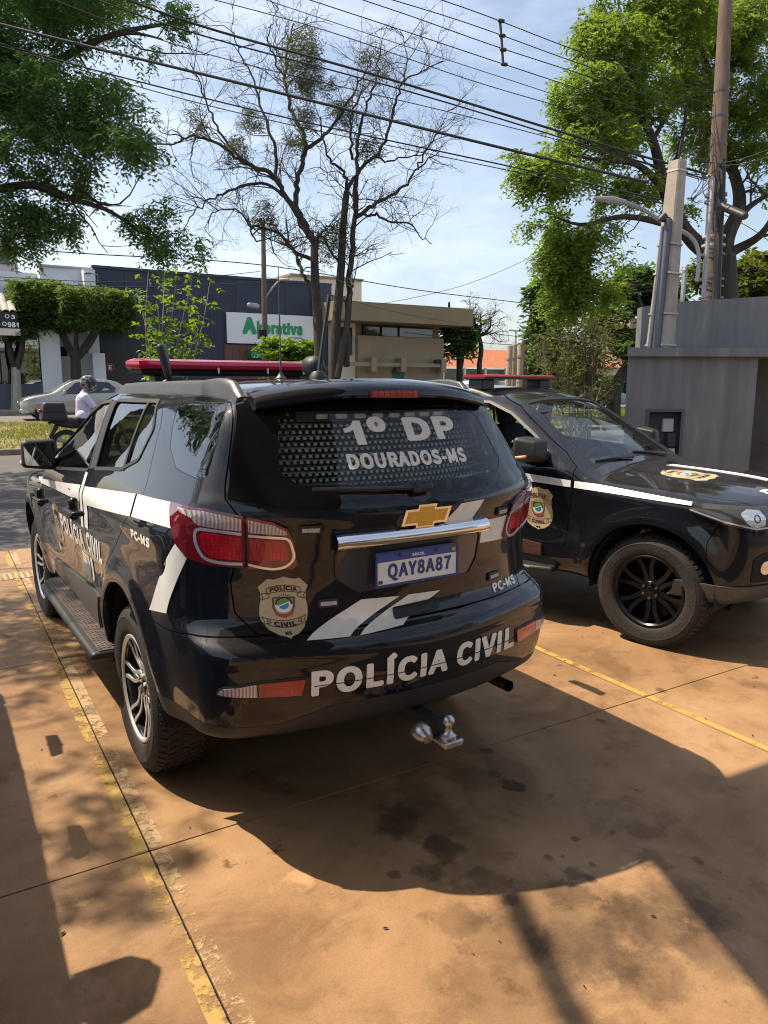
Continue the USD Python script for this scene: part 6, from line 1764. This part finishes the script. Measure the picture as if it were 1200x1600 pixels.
L_LIME = leaf_material("lime_leaf", [(0, (.06, .12, .015)), (.5, (.14, .22, .03)), (1, (.28, .36, .07))], .5, .45)
L_MIST = leaf_material("mistletoe_leaf", [(0, (.035, .045, .014)), (.5, (.08, .09, .025)), (1, (.17, .17, .045))], .35, .6)
L_SHRUB = leaf_material("shrub_leaf", [(0, (.06, .075, .02)), (.5, (.12, .14, .035)), (1, (.22, .22, .08))], .4, .6)
L_DRY = leaf_material("dry_leaf", [(0, (.05, .045, .03)), (.5, (.11, .10, .06)), (1, (.20, .18, .10))], .3, .7)


def leaves(pos, rgen, n_leaf, length, leaf_len, leaf_w, droop=.6, spread=1.0):
    """Sprigs: at every point a short hanging stem with leaflets in two ranks; each leaflet two triangles folded along its rib."""
    N = len(pos)
    a = rgen.uniform(0, 2 * np.pi, N)
    el = rgen.normal(-droop, .45, N)
    d = np.c_[np.cos(a) * np.cos(el), np.sin(a) * np.cos(el), np.sin(el)]
    sd = np.cross(d, [0, 0, 1.0])
    sd /= np.linalg.norm(sd, axis=1, keepdims=True) + 1e-9
    nn = np.cross(sd, d)
    k = np.arange(n_leaf)
    t = (k // 2 + .5) / (n_leaf / 2)
    side = np.where(k % 2 == 0, 1.0, -1.0)
    L = (length * rgen.uniform(.6, 1.3, N))[:, None]
    base = pos[:, None] + d[:, None] * (t[None, :, None] * L[..., None]) + np.array([0, 0, -.25])[None, None] * (t[None, :, None] ** 2 * L[..., None])
    ld = d[:, None] * .55 + sd[:, None] * side[None, :, None] * spread + nn[:, None] * rgen.normal(0, .35, (N, n_leaf))[..., None] + np.array([0, 0, -.30 * droop])
    ld = ld + rgen.normal(0, .25, ld.shape)
    ld /= np.linalg.norm(ld, axis=-1, keepdims=True)
    ll = leaf_len * rgen.uniform(.6, 1.25, (N, n_leaf))[..., None]
    up = nn[:, None] + rgen.normal(0, .5, ld.shape)
    wv = np.cross(ld, up)
    wv /= np.linalg.norm(wv, axis=-1, keepdims=True) + 1e-9
    hn = np.cross(wv, ld)
    w = leaf_w * rgen.uniform(.7, 1.2, (N, n_leaf))[..., None]
    p0, p2 = base, base + ld * ll
    m = base + ld * ll * .45
    p1, p3 = m + wv * w + hn * w * .35, m - wv * w + hn * w * .35
    v = np.stack([p0, p1, p2, p3], 2).reshape(-1, 3)
    i = np.arange(N * n_leaf) * 4
    f = np.vstack([np.c_[i, i + 1, i + 2], np.c_[i, i + 2, i + 3]])
    return v, f


def in_blobs(blobs, n, rgen, shell=.55, thr=.44):
    """Points in ellipsoids (centre, radii), thicker towards their skins, with clumps."""
    vol = np.array([np.prod(b[1]) ** .75 for b in blobs])
    pick = rgen.choice(len(blobs), n, p=vol / vol.sum())
    d = rgen.normal(size=(n, 3))
    d /= np.linalg.norm(d, axis=1, keepdims=True)
    r = np.where(rgen.random(n) < shell, rgen.uniform(.75, 1.05, n), rgen.random(n) ** (1 / 3))
    c = np.array([b[0] for b in blobs])[pick]
    R = np.array([b[1] for b in blobs])[pick]
    p = c + d * R * r[:, None]
    keep = meshkit.fbm(p * 1.2, 2, 5) > thr
    return p[keep]


def px_blob(px, py, rx, ry, D, dd=1.0):
    k = D / CAM_F
    return (at(px, py, D=D), np.array([rx * k, max(rx, ry) * k * dd, ry * k]))


def branch(pts, r0, r1, n=5, sides=8):
    p = smooth_line(pts, n)
    return tube(p, np.linspace(r0, r1, len(p)), sides)


def twigs(path, rgen, levels, length, rad, density, up=.25, gravity=0.0, start=.25):
    """Fine branching along a limb; returns tubes."""
    out = []
    seg = np.linalg.norm(np.diff(path, axis=0), axis=1)
    s = np.r_[0, np.cumsum(seg)]
    n = max(1, int(s[-1] * density))
    for t in rgen.uniform(start * s[-1], s[-1], n):
        i = min(np.searchsorted(s, t) - 1, len(path) - 2)
        i = max(i, 0)
        p = path[i] + (path[i + 1] - path[i]) * ((t - s[i]) / max(seg[i], 1e-6))
        tg = (path[i + 1] - path[i]) / max(seg[i], 1e-6)
        d = rgen.normal(size=3)
        d -= tg * (d @ tg)
        d /= np.linalg.norm(d) + 1e-9
        d = tg * rgen.uniform(.3, .9) + d * .9 + np.array([0, 0, up])
        d /= np.linalg.norm(d)
        L = length * rgen.uniform(.5, 1.2)
        q = [p]
        m = 4 if levels > 0 else 3
        for k in range(m):
            d = d + rgen.normal(0, .28, 3) + np.array([0, 0, -gravity])
            d /= np.linalg.norm(d)
            q.append(q[-1] + d * L / m)
        q = np.array(q)
        out.append(tube(q, np.linspace(rad, rad * .35, len(q)), 4 if levels > 0 else 3, False))
        if levels > 0:
            out += twigs(q, rgen, levels - 1, length * .55, rad * .5, density * 1.35, up, gravity, .2)
    return out


Z2 = lambda pts: [(250 + x / 2.4, y / 2.4) for x, y in pts]


def limb(zpts, D, D1=None, wob=0.0):
    pts = Z2(zpts)
    ds = np.linspace(D, D1 if D1 else D, len(pts))
    return smooth_line([at(px, py, D=d) for (px, py), d in zip(pts, ds)], 5)


def bare_tree(name, label, trunk_pts, limbs, D, seed, mist, r_base, dens=3.1):
    rgen = np.random.default_rng(seed)
    t_ = thing(name, label, "tree")
    tp_ = limb(trunk_pts, D)
    base = tp_[0].copy()
    base[2] = gz(base[1]) - .1
    tr = np.vstack([base, tp_])
    obj("trunk", tube(tr, np.linspace(r_base * 1.15, r_base * .72, len(tr)), 10), M["bark"], t_, smooth=40)
    tw = []
    for zp, r0, r1, D1 in limbs:
        p = limb(zp, D, D + D1)
        p += rgen.normal(0, .03, p.shape)
        obj("limb", tube(p, np.linspace(r0 * .78, r1 * .7, len(p)), 7), M["bark"], t_, smooth=40)
        tw += twigs(p, rgen, 2, 1.45, min(.022, max(.013, r1 * .7)), dens)
    obj("twigs", tw, M["twig"], t_, smooth=True, kind="stuff")
    bl = [px_blob(250 + x / 2.4, y / 2.4, r, r * a, D + dd, 1.0) for x, y, r, a, dd in mist]
    if bl:
        pos = in_blobs(bl, 260 * len(bl), rgen, .0)
        obj("mistletoe", leaves(pos, rgen, 6, .26, .12, .013, .6), L_MIST, t_, smooth=False, kind="stuff")
    return t_


DB = 22.0
bare_tree("bare_tree", "tall leafless tree with clumps of mistletoe, the left one of the two", [(600, 1370), (592, 1200), (582, 1050), (578, 905)], [
    ([(578, 910), (520, 800), (470, 735), (430, 670), (340, 620), (290, 598), (225, 545), (120, 515), (50, 535)], .13, .03, -1.5),
    ([(578, 905), (525, 830), (512, 740), (520, 650), (545, 560), (510, 450), (485, 380), (470, 290), (480, 180), (500, 90)], .13, .025, .8),
    ([(545, 560), (600, 520), (650, 470), (700, 390), (750, 310), (800, 200)], .08, .02, 1.5),
    ([(432, 650), (430, 540), (385, 420), (350, 300), (300, 200), (280, 120)], .07, .02, 1.0),
    ([(340, 620), (235, 515), (190, 420), (150, 310), (110, 240)], .06, .018, -1.0),
    ([(500, 780), (430, 710), (330, 690), (260, 715), (170, 760), (90, 850)], .07, .018, -2.0),
    ([(570, 975), (500, 940), (450, 880), (345, 855), (360, 905)], .08, .03, -.8),
    ([(585, 1080), (540, 1040), (510, 960), (470, 900)], .08, .05, .5),
    ([(345, 855), (300, 800), (220, 790), (180, 830)], .04, .015, -1.0),
    ([(590, 930), (610, 870), (650, 850)], .06, .03, .5),
    ([(470, 290), (420, 200), (410, 110), (440, 30)], .04, .012, -.6),
], DB, 11, [(520, 220, 34, 1.5, 0), (545, 440, 22, 1.1, 0), (340, 450, 22, 1.2, 0), (290, 530, 20, .9, -1), (110, 440, 28, 1.1, -1), (240, 580, 16, .8, -1), (400, 800, 24, 1.0, -.5), (510, 520, 18, 1.0, 0), (470, 890, 22, .8, 0), (570, 290, 24, 1.1, 0)], .15)
bare_tree("bare_tree", "tall leafless tree with two parallel trunks and mistletoe, the right one of the two", [(655, 1370), (662, 1200), (678, 1020), (686, 860), (700, 720)], [
    ([(700, 720), (690, 650), (640, 600), (610, 520), (600, 440)], .07, .02, -1.0),
    ([(728, 790), (735, 690), (738, 600), (745, 500), (770, 420), (800, 330), (830, 180)], .10, .02, .6),
    ([(700, 720), (730, 660), (800, 590), (850, 500), (880, 400), (905, 320), (960, 275), (1065, 235)], .08, .02, .9),
    ([(735, 820), (790, 775), (850, 740), (930, 680), (965, 635), (1050, 575)], .09, .02, 1.0),
    ([(738, 815), (800, 800), (860, 830), (930, 838), (970, 880), (1020, 915)], .06, .015, -.8),
    ([(722, 600), (715, 480), (740, 380), (790, 300)], .06, .02, -.8),
    ([(700, 1370), (704, 1200), (718, 1000), (727, 850), (735, 690)], .135, .10, .25),
    ([(965, 635), (1000, 560), (1050, 480), (1080, 400)], .04, .012, .5),
    ([(690, 1000), (640, 940), (620, 880), (650, 840)], .05, .02, .5),
    ([(800, 590), (900, 600), (960, 580), (1060, 560)], .04, .012, .8),
    ([(905, 320), (930, 220), (900, 120)], .035, .012, .3),
], DB + .6, 12, [(805, 235, 24, 1.5, 0), (660, 350, 24, 1.2, 0), (790, 550, 18, 1.2, 0), (650, 900, 30, 1.3, 0), (690, 420, 20, 1.0, .5)], .135)
# dark leaning trunk / cable in front of them: a slender stem
rg = np.random.default_rng(21)
ls = thing("leaning_stem", "thin dark stem leaning against the right bare tree", "tree")
obj("trunk", tube([at(527, 590, D=21), at(536, 545, D=21), at(544, 500, D=21), at(548, 460, D=21)], [.10, .09, .08, .05], 8), M["bark"], ls, smooth=40)
obj("twigs", twigs(np.array([at(544, 500, D=21), at(548, 460, D=21), at(552, 430, D=21)]), rg, 1, .8, .015, 4), M["twig"], ls, smooth=True, kind="stuff")


def leafy_tree(name, label, trunk, limbs, blobs, n, seed, mat, n_leaf=12, length=.30, leaf_len=.11, leaf_w=.020, droop=.6, bark="bark", shell=.55, twd=1.2, extra=None):
    rgen = np.random.default_rng(seed)
    t_ = thing(name, label, "tree")
    if trunk:
        p, r0, r1 = trunk
        obj("trunk", branch(p, r0, r1, 6, 12), M[bark], t_, smooth=40)
    tw = []
    for p, r0, r1 in limbs:
        obj("limb", branch(p, r0, r1, 5, 8), M[bark], t_, smooth=40)
        if twd:
            tw += twigs(smooth_line(p, 5), rgen, 1, 1.3, max(.012, r1 * .8), twd)
    if tw:
        obj("twigs", tw, M["twig"], t_, smooth=True, kind="stuff")
    pos = in_blobs(blobs, n, rgen, shell, .40 if seed == 31 else .49 if seed == 41 else .44)
    obj("crown", leaves(pos, rgen, n_leaf, length, leaf_len, leaf_w, droop), mat, t_, smooth=False, kind="stuff")
    return t_


# big tree overhanging from the left; its trunk stands outside the view
DT = 11.0
B_ = lambda l, D, dd=1.0: [px_blob(x, y, rx, ry, D + o, dd) for x, y, rx, ry, o in l]
tb0 = at(-330, 640, D=DT)
tb0[2] = gz(tb0[1]) - .1
leafy_tree("leafy_tree", "large dark green tree hanging into the picture from the left edge", ([tb0, at(-320, 450, D=DT), at(-260, 300, D=DT), at(-190, 200, D=DT)], .32, .20), [
    ([at(-260, 310, D=DT), at(-120, 300, D=DT), at(0, 295, D=DT), at(60, 290, D=DT), at(110, 310, D=DT), at(160, 325, D=DT), at(215, 360, D=DT)], .11, .02),
    ([at(-190, 200, D=DT), at(-60, 150, D=DT + .4), at(60, 110, D=DT + .5), at(160, 60, D=DT + .5), at(280, 35, D=DT + .6)], .12, .02),
    ([at(-190, 220, D=DT), at(-20, 215, D=DT), at(70, 200, D=DT), at(150, 210, D=DT), at(230, 260, D=DT)], .10, .02),
    ([at(-190, 200, D=DT), at(-150, 50, D=DT + .5), at(-60, -80, D=DT + 1), at(60, -160, D=DT + 1)], .12, .03),
    ([at(160, 60, D=DT + .5), at(200, 52, D=DT + .5), at(255, 62, D=DT + .5)], .04, .012),
    ([at(110, 310, D=DT), at(125, 298, D=DT), at(150, 315, D=DT), at(190, 318, D=DT)], .03, .01),
], B_([(30, 60, 90, 60, .3), (130, 20, 80, 40, .4), (80, 160, 100, 60, 0), (170, 180, 60, 60, 0), (60, 230, 90, 45, -.2), (190, 230, 60, 35, -.2), (20, 330, 55, 40, 0), (75, 335, 50, 26, .2), (105, 275, 60, 25, .1), (0, 130, 70, 70, .3), (240, 25, 50, 18, .5), (270, 15, 30, 18, .6), (225, 72, 26, 16, .5), (225, 345, 34, 22, .1), (255, 320, 18, 12, .1), (250, 375, 24, 22, .2), (310, 385, 16, 16, .3), (-80, 120, 100, 120, 0), (-120, 280, 90, 70, .2), (-60, -60, 180, 70, .6), (100, -70, 160, 50, .8), (30, 375, 30, 14, .1), (290, 360, 18, 8, .2)], DT), 13500, 31, L_LEFT, 12, .30, .095, .015, .75)
# crown further along the same kerb, outside the view: dapples the yard and shows in the flank of the SUV
leafy_tree("leafy_tree", "leafy kerbside tree outside the left edge, dappling the yard", ([np.array([-6.6, 8.6, -.1]), np.array([-6.5, 8.5, 2.0]), np.array([-6.2, 8.2, 4.0])], .26, .16), [
    ([np.array([-6.2, 8.2, 4.0]), np.array([-5.0, 7.2, 5.2]), np.array([-3.6, 6.0, 6.0])], .10, .03), ([np.array([-6.2, 8.2, 4.0]), np.array([-7.0, 6.5, 5.5]), np.array([-7.0, 4.5, 6.5])], .10, .03), ([np.array([-6.2, 8.2, 4.0]), np.array([-5.2, 6.5, 6.0]), np.array([-4.6, 4.0, 6.8])], .10, .02)],
    [(np.array([-4.2, 6.4, 6.0]), np.array([1.1, 1.2, .7])), (np.array([-5.6, 5.4, 6.3]), np.array([.9, .9, .6])), (np.array([-6.9, 5.0, 6.4]), np.array([1.1, 1.1, .7])), (np.array([-4.7, 4.0, 6.9]), np.array([.6, .7, .4])), (np.array([-6.2, 7.6, 6.2]), np.array([1.2, 1.0, .9])), (np.array([-3.6, 12.6, 6.2]), np.array([1.3, 1.3, .8])), (np.array([-3.2, 10.6, 6.6]), np.array([1.2, 1.2, .7])), (np.array([-5.0, 11.2, 6.2]), np.array([1.3, 1.3, .9])), (np.array([-3.4, 15.0, 6.8]), np.array([1.4, 1.3, .9])), (np.array([-5.6, 14.0, 6.6]), np.array([1.5, 1.5, 1.0]))], 4600, 33, L_MID, 12, .32, .12, .022, .7, twd=2.0)

# big bright tree on the right, behind the poles
DR = 19.0
rb0 = at(1128, 560, D=DR)
rb0[2] = gz(rb0[1]) - .1
T = lambda *p, D=DR: [at(x, y, D=D + (o if o else 0)) for x, y, o in p]
leafy_tree("leafy_tree", "tall bright green tree behind the utility poles on the right", ([rb0, at(1133, 470, D=DR), at(1130, 400, D=DR)], .38, .30), [
    (T((1130, 410, 0), (1100, 390, 0), (1070, 360, -.5), (1040, 300, -1), (1020, 220, -1), (985, 160, -1.2), (940, 120, -1.5)), .24, .04),
    (T((1132, 400, 0), (1140, 360, 0), (1150, 340, 0), (1140, 250, .5), (1120, 150, .5), (1090, 60, 0)), .20, .05),
    (T((1132, 400, 0), (1160, 385, 0), (1185, 370, -.3), (1215, 320, -.5)), .14, .05),
    (T((1150, 345, 0), (1175, 320, 0), (1210, 300, 0)), .10, .04),
    (T((1040, 300, -1), (1000, 260, -1.5), (940, 250, -2), (880, 240, -2)), .10, .02),
    (T((1070, 360, -.5), (1020, 345, -1), (960, 340, -1.5), (900, 350, -2), (850, 330, -2)), .10, .02),
    (T((1040, 300, -1), (1065, 220, -1), (1075, 140, -1)), .08, .02),
    (T((1020, 220, -1), (1050, 170, -.5), (1070, 150, 0)), .06, .02),
], B_([(960, 80, 70, 50, -1), (1040, 40, 80, 55, -.5), (920, 150, 60, 45, -1.5), (1000, 150, 60, 40, -.6), (1100, 60, 80, 60, .5), (1180, 40, 60, 60, .5), (1180, 140, 45, 50, .3), (870, 215, 50, 28, -2), (940, 215, 60, 35, -1.5), (850, 270, 45, 32, -2), (900, 300, 60, 38, -1.6), (850, 330, 45, 35, -1.8), (910, 360, 60, 30, -1.2), (885, 400, 45, 34, -1.2), (950, 410, 45, 28, -.8), (1000, 290, 45, 24, -.8), (900, 440, 42, 34, -1), (965, 455, 28, 20, -.6), (870, 480, 26, 20, -1), (1090, 210, 40, 30, .3), (1150, 220, 50, 28, .4), (1195, 260, 40, 35, 0), (1060, 330, 30, 15, -.3), (1090, 130, 50, 30, .3), (815, 232, 22, 12, -2), (825, 262, 24, 14, -2), (1000, 0, 80, 30, -.5), (930, 30, 30, 18, -1)], DR), 14500, 41, L_BRIGHT, 12, .42, .14, .026, .6)
# darker trees beyond
for (nm, lab, bs, n, sd, mt_, D, tr) in (
    ("dark_tree", "dark spreading tree behind the bright one, left of the poles", [(860, 470, 34, 26, 0), (850, 515, 26, 22, 0), (990, 440, 40, 22, 1), (1000, 490, 36, 22, 1), (960, 500, 40, 24, .5), (1040, 460, 26, 30, 1), (985, 540, 22, 14, 0), (840, 450, 18, 12, 0)], 2200, 51, L_DARK, 27, ([(960, 640), (965, 600), (990, 560), (1015, 520), (1040, 470)], .28, .12)),
    ("flat_topped_tree", "flat-topped yellow green tree above the grey wall at the right edge", [(1165, 420, 40, 14, 0), (1190, 435, 40, 18, 0), (1160, 445, 40, 18, 0), (1200, 405, 30, 12, 0), (1090, 425, 18, 18, 1), (1185, 460, 50, 14, 1)], 1800, 52, L_YELLOW, 30, ([(1185, 560), (1185, 500), (1180, 450)], .25, .15)),
    ("round_tree", "round mid green tree right of the wooden posts", [(850, 560, 26, 22, 0), (838, 590, 20, 20, 0), (872, 545, 20, 16, 0), (865, 590, 26, 22, 0)], 1300, 53, L_MID, 29, ([(852, 650), (852, 600), (855, 565)], .16, .10)),
    ("street_tree", "dark narrow tree beside the beige building", [(716, 512, 15, 18, 0), (706, 538, 11, 14, 0), (726, 535, 12, 12, 0)], 700, 54, L_DARK, 44, ([(716, 620), (718, 585), (716, 540)], .24, .14)),
):
    tp, r0, r1 = tr
    pts = [at(x, y, D=D) for x, y in tp]
    pts[0][2] = .3
    leafy_tree(nm, lab, (pts, r0, r1), [([pts[-2], pts[-1], at(bs[0][0], bs[0][1], D=D)], r1, .04), ([pts[-2], pts[-1], at(bs[1][0], bs[1][1], D=D)], r1 * .8, .04), ([pts[-1], at(bs[2][0], bs[2][1], D=D)], r1 * .8, .04) if False else ([pts[-2], at((pts is None and 0) or bs[2][0], bs[2][1], D=D)], r1 * .8, .04)], B_(bs, D), n, sd, mt_, 10, .5 * D / 27, .26 * D / 27, .06 * D / 27, .3, twd=.5)
# leafless tree near the orange roof
rg = np.random.default_rng(61)
ft = thing("bare_street_tree", "leafless rounded tree in front of the orange roofed house", "tree")
DF = 44
tp = [at(748, 625, D=DF), at(750, 590, D=DF), at(749, 570, D=DF), at(752, 545, D=DF), at(748, 525, D=DF)]
tp[0][2] = .3
obj("trunk", branch(tp, .20, .12), M["bark"], ft, smooth=40)
tw = []
for x, y in ((735, 500), (750, 490), (765, 495), (770, 515), (730, 520), (742, 505), (760, 505)):
    p = smooth_line([tp[-1], (tp[-1] + at(x, y, D=DF)) / 2 + rg.normal(0, .2, 3), at(x, y, D=DF)], 4)
    obj("limb", tube(p, np.linspace(.09, .03, len(p)), 6), M["bark"], ft, smooth=40)
    tw += twigs(p, rg, 2, 1.3, .028, 4.0, .25, 0, .1)
obj("twigs", tw, M["twig"], ft, smooth=True, kind="stuff")
# leafless pale shrub between the light bar and the wall
rg = np.random.default_rng(62)
sh_ = thing("twiggy_shrub", "pale twiggy shrub with sparse olive leaves, left of the grey wall", "shrub")
DS = 20.0
tw, lp = [], []
for k in range(15):
    bx = 905 + rg.normal(0, 10)
    tx, ty_ = bx + rg.normal(0, 32), 480 + rg.uniform(0, 70)
    a_, b_ = at(bx, 640, D=DS + rg.normal(0, .4)), at(tx, ty_, D=DS + rg.normal(0, .6))
    a_[2] = gz(a_[1]) + .05
    p = smooth_line([a_, a_ + (b_ - a_) * .5 + rg.normal(0, .14, 3), b_], 5)
    obj("stem", tube(p, np.linspace(.032, .010, len(p)), 5), M["twigpale"], sh_, smooth=True)
    tw += twigs(p, rg, 1, .8, .009, 5.0, .4)
    lp.append(p[5:])
obj("twigs", tw, M["twigpale"], sh_, smooth=True, kind="stuff")
lp = np.vstack(lp)
obj("leaves", leaves(np.repeat(lp, 16, 0) + rg.normal(0, .26, (16 * len(lp), 3)), rg, 4, .16, .11, .028, .3), L_SHRUB, sh_, smooth=False, kind="stuff")
# sapling with sparse lime leaves behind the SUV
rg = np.random.default_rng(63)
sp_ = thing("sapling", "sparse sapling with light green leaves behind the light bar", "sapling")
DS = 20.5
lp = []
for bx, tx, ty_, mx_ in ((240, 232, 425, 228), (243, 258, 420, 255), (247, 275, 445, 268), (250, 300, 440, 285), (255, 328, 440, 318), (240, 215, 460, 228), (252, 310, 515, 300), (245, 245, 470, 250), (248, 290, 480, 280)):
    a_, b_ = at(bx, 600, D=DS), at(tx, ty_, D=DS + rg.normal(0, .4))
    a_[2] = gz(a_[1])
    p = smooth_line([a_, at(mx_, (560 + ty_) / 2, D=DS), b_], 6)
    obj("stem", tube(p, np.linspace(.028, .008, len(p)), 5), M["twigpale"], sp_, smooth=True)
    lp.append(p[4:])
lp = np.vstack(lp)
pos = np.repeat(lp, 3, 0) + rg.normal(0, .20, (3 * len(lp), 3))
obj("leaves", leaves(pos, rg, 4, .20, .17, .045, .6), L_LIME, sp_, smooth=False, kind="stuff")
# light green bush under the sign
rg = np.random.default_rng(64)
bu = thing("sign_bush", "light green leafy bush in front of the white sign", "bush")
DS = 29.5
b_ = at(448, 600, D=DS)
b_[2] = .4
for dx in (-.5, 0, .5):
    obj("stem", tube([b_ + np.array([dx * .3, 0, 0]), at(448 + dx * 50, 560, D=DS)], .05, 6), M["barkgrey"], bu)
pos = in_blobs(B_([(440, 550, 30, 20, 0), (468, 552, 28, 22, 0), (418, 548, 18, 14, 0), (425, 535, 14, 8, 0), (478, 545, 16, 14, 0), (450, 575, 50, 16, 0)], DS), 1500, rg)
obj("crown", leaves(pos, rg, 6, .26, .20, .055, .2), L_LIME, bu, smooth=False, kind="stuff")
# clipped street tree, box-shaped
rg = np.random.default_rng(65)
ct_ = thing("clipped_tree", "street tree clipped to a box, behind the silver car", "tree")
DC = 32.0
t0 = at(118, 620, D=DC)
t0[2] = .5
obj("trunk", branch([t0, at(119, 590, D=DC), at(118, 560, D=DC)], .26, .20), M["bark"], ct_, smooth=40)
for x, y in ((98, 515), (120, 510), (146, 515), (90, 500), (160, 500)):
    obj("limb", branch([at(118, 562, D=DC), at((118 + x) / 2, 540, D=DC), at(x, y, D=DC)], .15, .06), M["bark"], ct_, smooth=40)
c0, c1 = at(24, 512, D=DC), at(98, 446, D=DC)
c2, c3 = at(96, 508, D=DC), at(208, 455, D=DC)
pp = []
for (lo, hi, n) in ((c0, c1, 2600), (c2, c3, 2600)):
    u = rg.random((n, 3))
    face = rg.integers(0, 6, n)
    for ax in range(3):
        m_ = (face // 2 == ax) & (rg.random(n) < .8)
        u[m_, ax] = (face[m_] % 2) + rg.normal(0, .025, m_.sum())
    q = np.c_[lo[0] + (hi[0] - lo[0]) * u[:, 0], lo[1] - 1.2 + 2.6 * u[:, 1], lo[2] + (hi[2] - lo[2]) * u[:, 2]]
    pp.append(q)
pos = np.vstack(pp) + rg.normal(0, .07, (5200, 3))
obj("crown", leaves(pos, rg, 7, .22, .15, .045, .1), leaf_material("clipped_leaf", [(0, (.045, .08, .02)), (.5, (.10, .16, .035)), (1, (.26, .31, .08))], .45), ct_, smooth=False, kind="stuff")
st2 = thing("street_tree_stump", "pale-barked pollarded tree at the far left before the shop window", "tree")
t0 = at(25, 640, D=31)
t0[2] = .5
obj("trunk", branch([t0, at(25, 590, D=31), at(24, 575, D=31)], .22, .17), M["concretepole"], st2, smooth=40)
obj("limb", branch([at(24, 578, D=31), at(16, 550, D=31), at(14, 520, D=31)], .15, .10), M["bark"], st2, smooth=40)
obj("limb", branch([at(25, 578, D=31), at(33, 550, D=31), at(36, 520, D=31)], .15, .10), M["bark"], st2, smooth=40)
pos = in_blobs(B_([(12, 522, 20, 12, 0), (38, 520, 18, 10, 0)], 31), 500, rg)
obj("crown", leaves(pos, rg, 6, .22, .15, .04, .2), L_MID, st2, smooth=False, kind="stuff")
# low hedge in front of the far houses, and leafy shrubs along the far pavement
hd = thing("hedge", "dark low hedge along the far pavement behind the wall end", "hedge")
pos = in_blobs(B_([(960, 600, 22, 12, 0), (990, 600, 22, 14, 0), (930, 612, 20, 10, 0), (900, 605, 22, 12, 0)], 30), 1100, rg)
obj("crown", leaves(pos, rg, 7, .26, .18, .05, .2), L_DARK, hd, smooth=False, kind="stuff")
obj("stem", [tube([at(x, 640, D=30), at(x, 600, D=30)], .04, 5) for x in (960,)], M["bark"], hd)
# spiky plant right of the wall
rg = np.random.default_rng(66)
pl_ = thing("spiky_plant", "pale spiky leaves right of the grey wall", "plant")
c_ = at(1215, 720, D=9.0)
lv, lf = [], []
for k in range(60):
    a_ = rg.uniform(0, 2 * math.pi)
    e_ = rg.uniform(.1, 1.3)
    L_ = rg.uniform(.35, .6)
    d_ = np.array([math.cos(a_) * math.cos(e_), math.sin(a_) * math.cos(e_), math.sin(e_)])
    s_ = np.cross(d_, [0, 0, 1]) * .008
    p_ = c_ + np.array([0, 0, rg.uniform(-.15, .25)])
    i_ = len(lv) * 1
    lv += [p_ - s_, p_ + s_, p_ + d_ * L_ * .6 + s_ * .8, p_ + d_ * L_ * .6 - s_ * .8, p_ + d_ * L_ + np.array([0, 0, -.08])]
    lf += [(i_, i_ + 1, i_ + 2), (i_, i_ + 2, i_ + 3), (i_ + 3, i_ + 2, i_ + 4)]
obj("leaves", (np.array(lv), np.array(lf)), M["twigpale"], pl_, smooth=False, kind="stuff")
obj("stem", tube([np.array([c_[0], c_[1], 0]), c_], .04, 8), M["bark"], pl_)
# ------------------------------------------------------------------ what stands just outside the view and shades or mirrors in the scene
st_ = thing("police_station", "grey police station building behind the viewer with a flat entrance canopy", "building")
obj("wall", box(-9, 12, -16, -9.5, 0, 4.6), M["greywall"], st_, smooth=False)
obj("parapet", box(-9.1, 12.1, -16.1, -9.4, 4.6, 4.9), M["greywall"], st_, smooth=False)
for k in range(6):
    obj("window", box(-7.5 + 3.2 * k, -5.7 + 3.2 * k, -9.5, -9.44, 1.0, 2.6), M["winglass"], st_, smooth=False)
ZC = 4.0
cpz = Polygon([(-1.16, 1.56), (.30, 1.48), (.30, -9.3), (-5.48, -9.3)])
cn = ext(cpz, .28)
cn.apply_translation([0, 0, ZC])
obj("canopy", cn, M["greywall"], st_, smooth=False)
obj("canopy_tie", tube([(-5.39, -5.0, 5.6), (-2.45, 2.66, 5.6)], .045, 8), M["galv"], st_)
obj("canopy_post", box(.0, .18, -6.6, -6.4, 0, ZC - .002), M["greywall"], st_, smooth=False)
third = UsdGeom.Xform.Define(stage, path_for("police_suv"))
third.AddTranslateOp().Set(Gf.Vec3d(-2.95, 3.33, -.035))
third.AddRotateZOp().Set(180.0)
third.GetPrim().GetReferences().AddInternalReference(car2.GetPath())
third.GetPrim().SetInstanceable(True)
tag(third, "black police SUV outside the left edge, its shadow lying along the yellow line", "police car")

# small litter on the concrete
rg = np.random.default_rng(77)
N = 90
px_ = np.c_[rg.uniform(-2.2, 3.2, N), rg.uniform(-1.2, 4.5, N)]
a_ = rg.uniform(0, 2 * np.pi, N)
L_ = rg.uniform(.004, .014, N)
d_ = np.c_[np.cos(a_), np.sin(a_)] * L_[:, None]
n_ = np.c_[-np.sin(a_), np.cos(a_)] * (L_ * rg.uniform(.25, .6, N))[:, None]
z_ = np.full(N, .0045)
v_ = np.stack([np.c_[px_ - d_, z_], np.c_[px_ + n_, z_ + .003], np.c_[px_ + d_, z_], np.c_[px_ - n_, z_ + .001]], 1).reshape(-1, 3)
i_ = np.arange(N) * 4
tag(obj("leaf_litter", (v_, np.vstack([np.c_[i_, i_ + 2, i_ + 1], np.c_[i_, i_ + 3, i_ + 2]])), M["bark"], smooth=False, kind="stuff"), "scattered crumbs and dry leaf bits on the concrete yard", "litter")
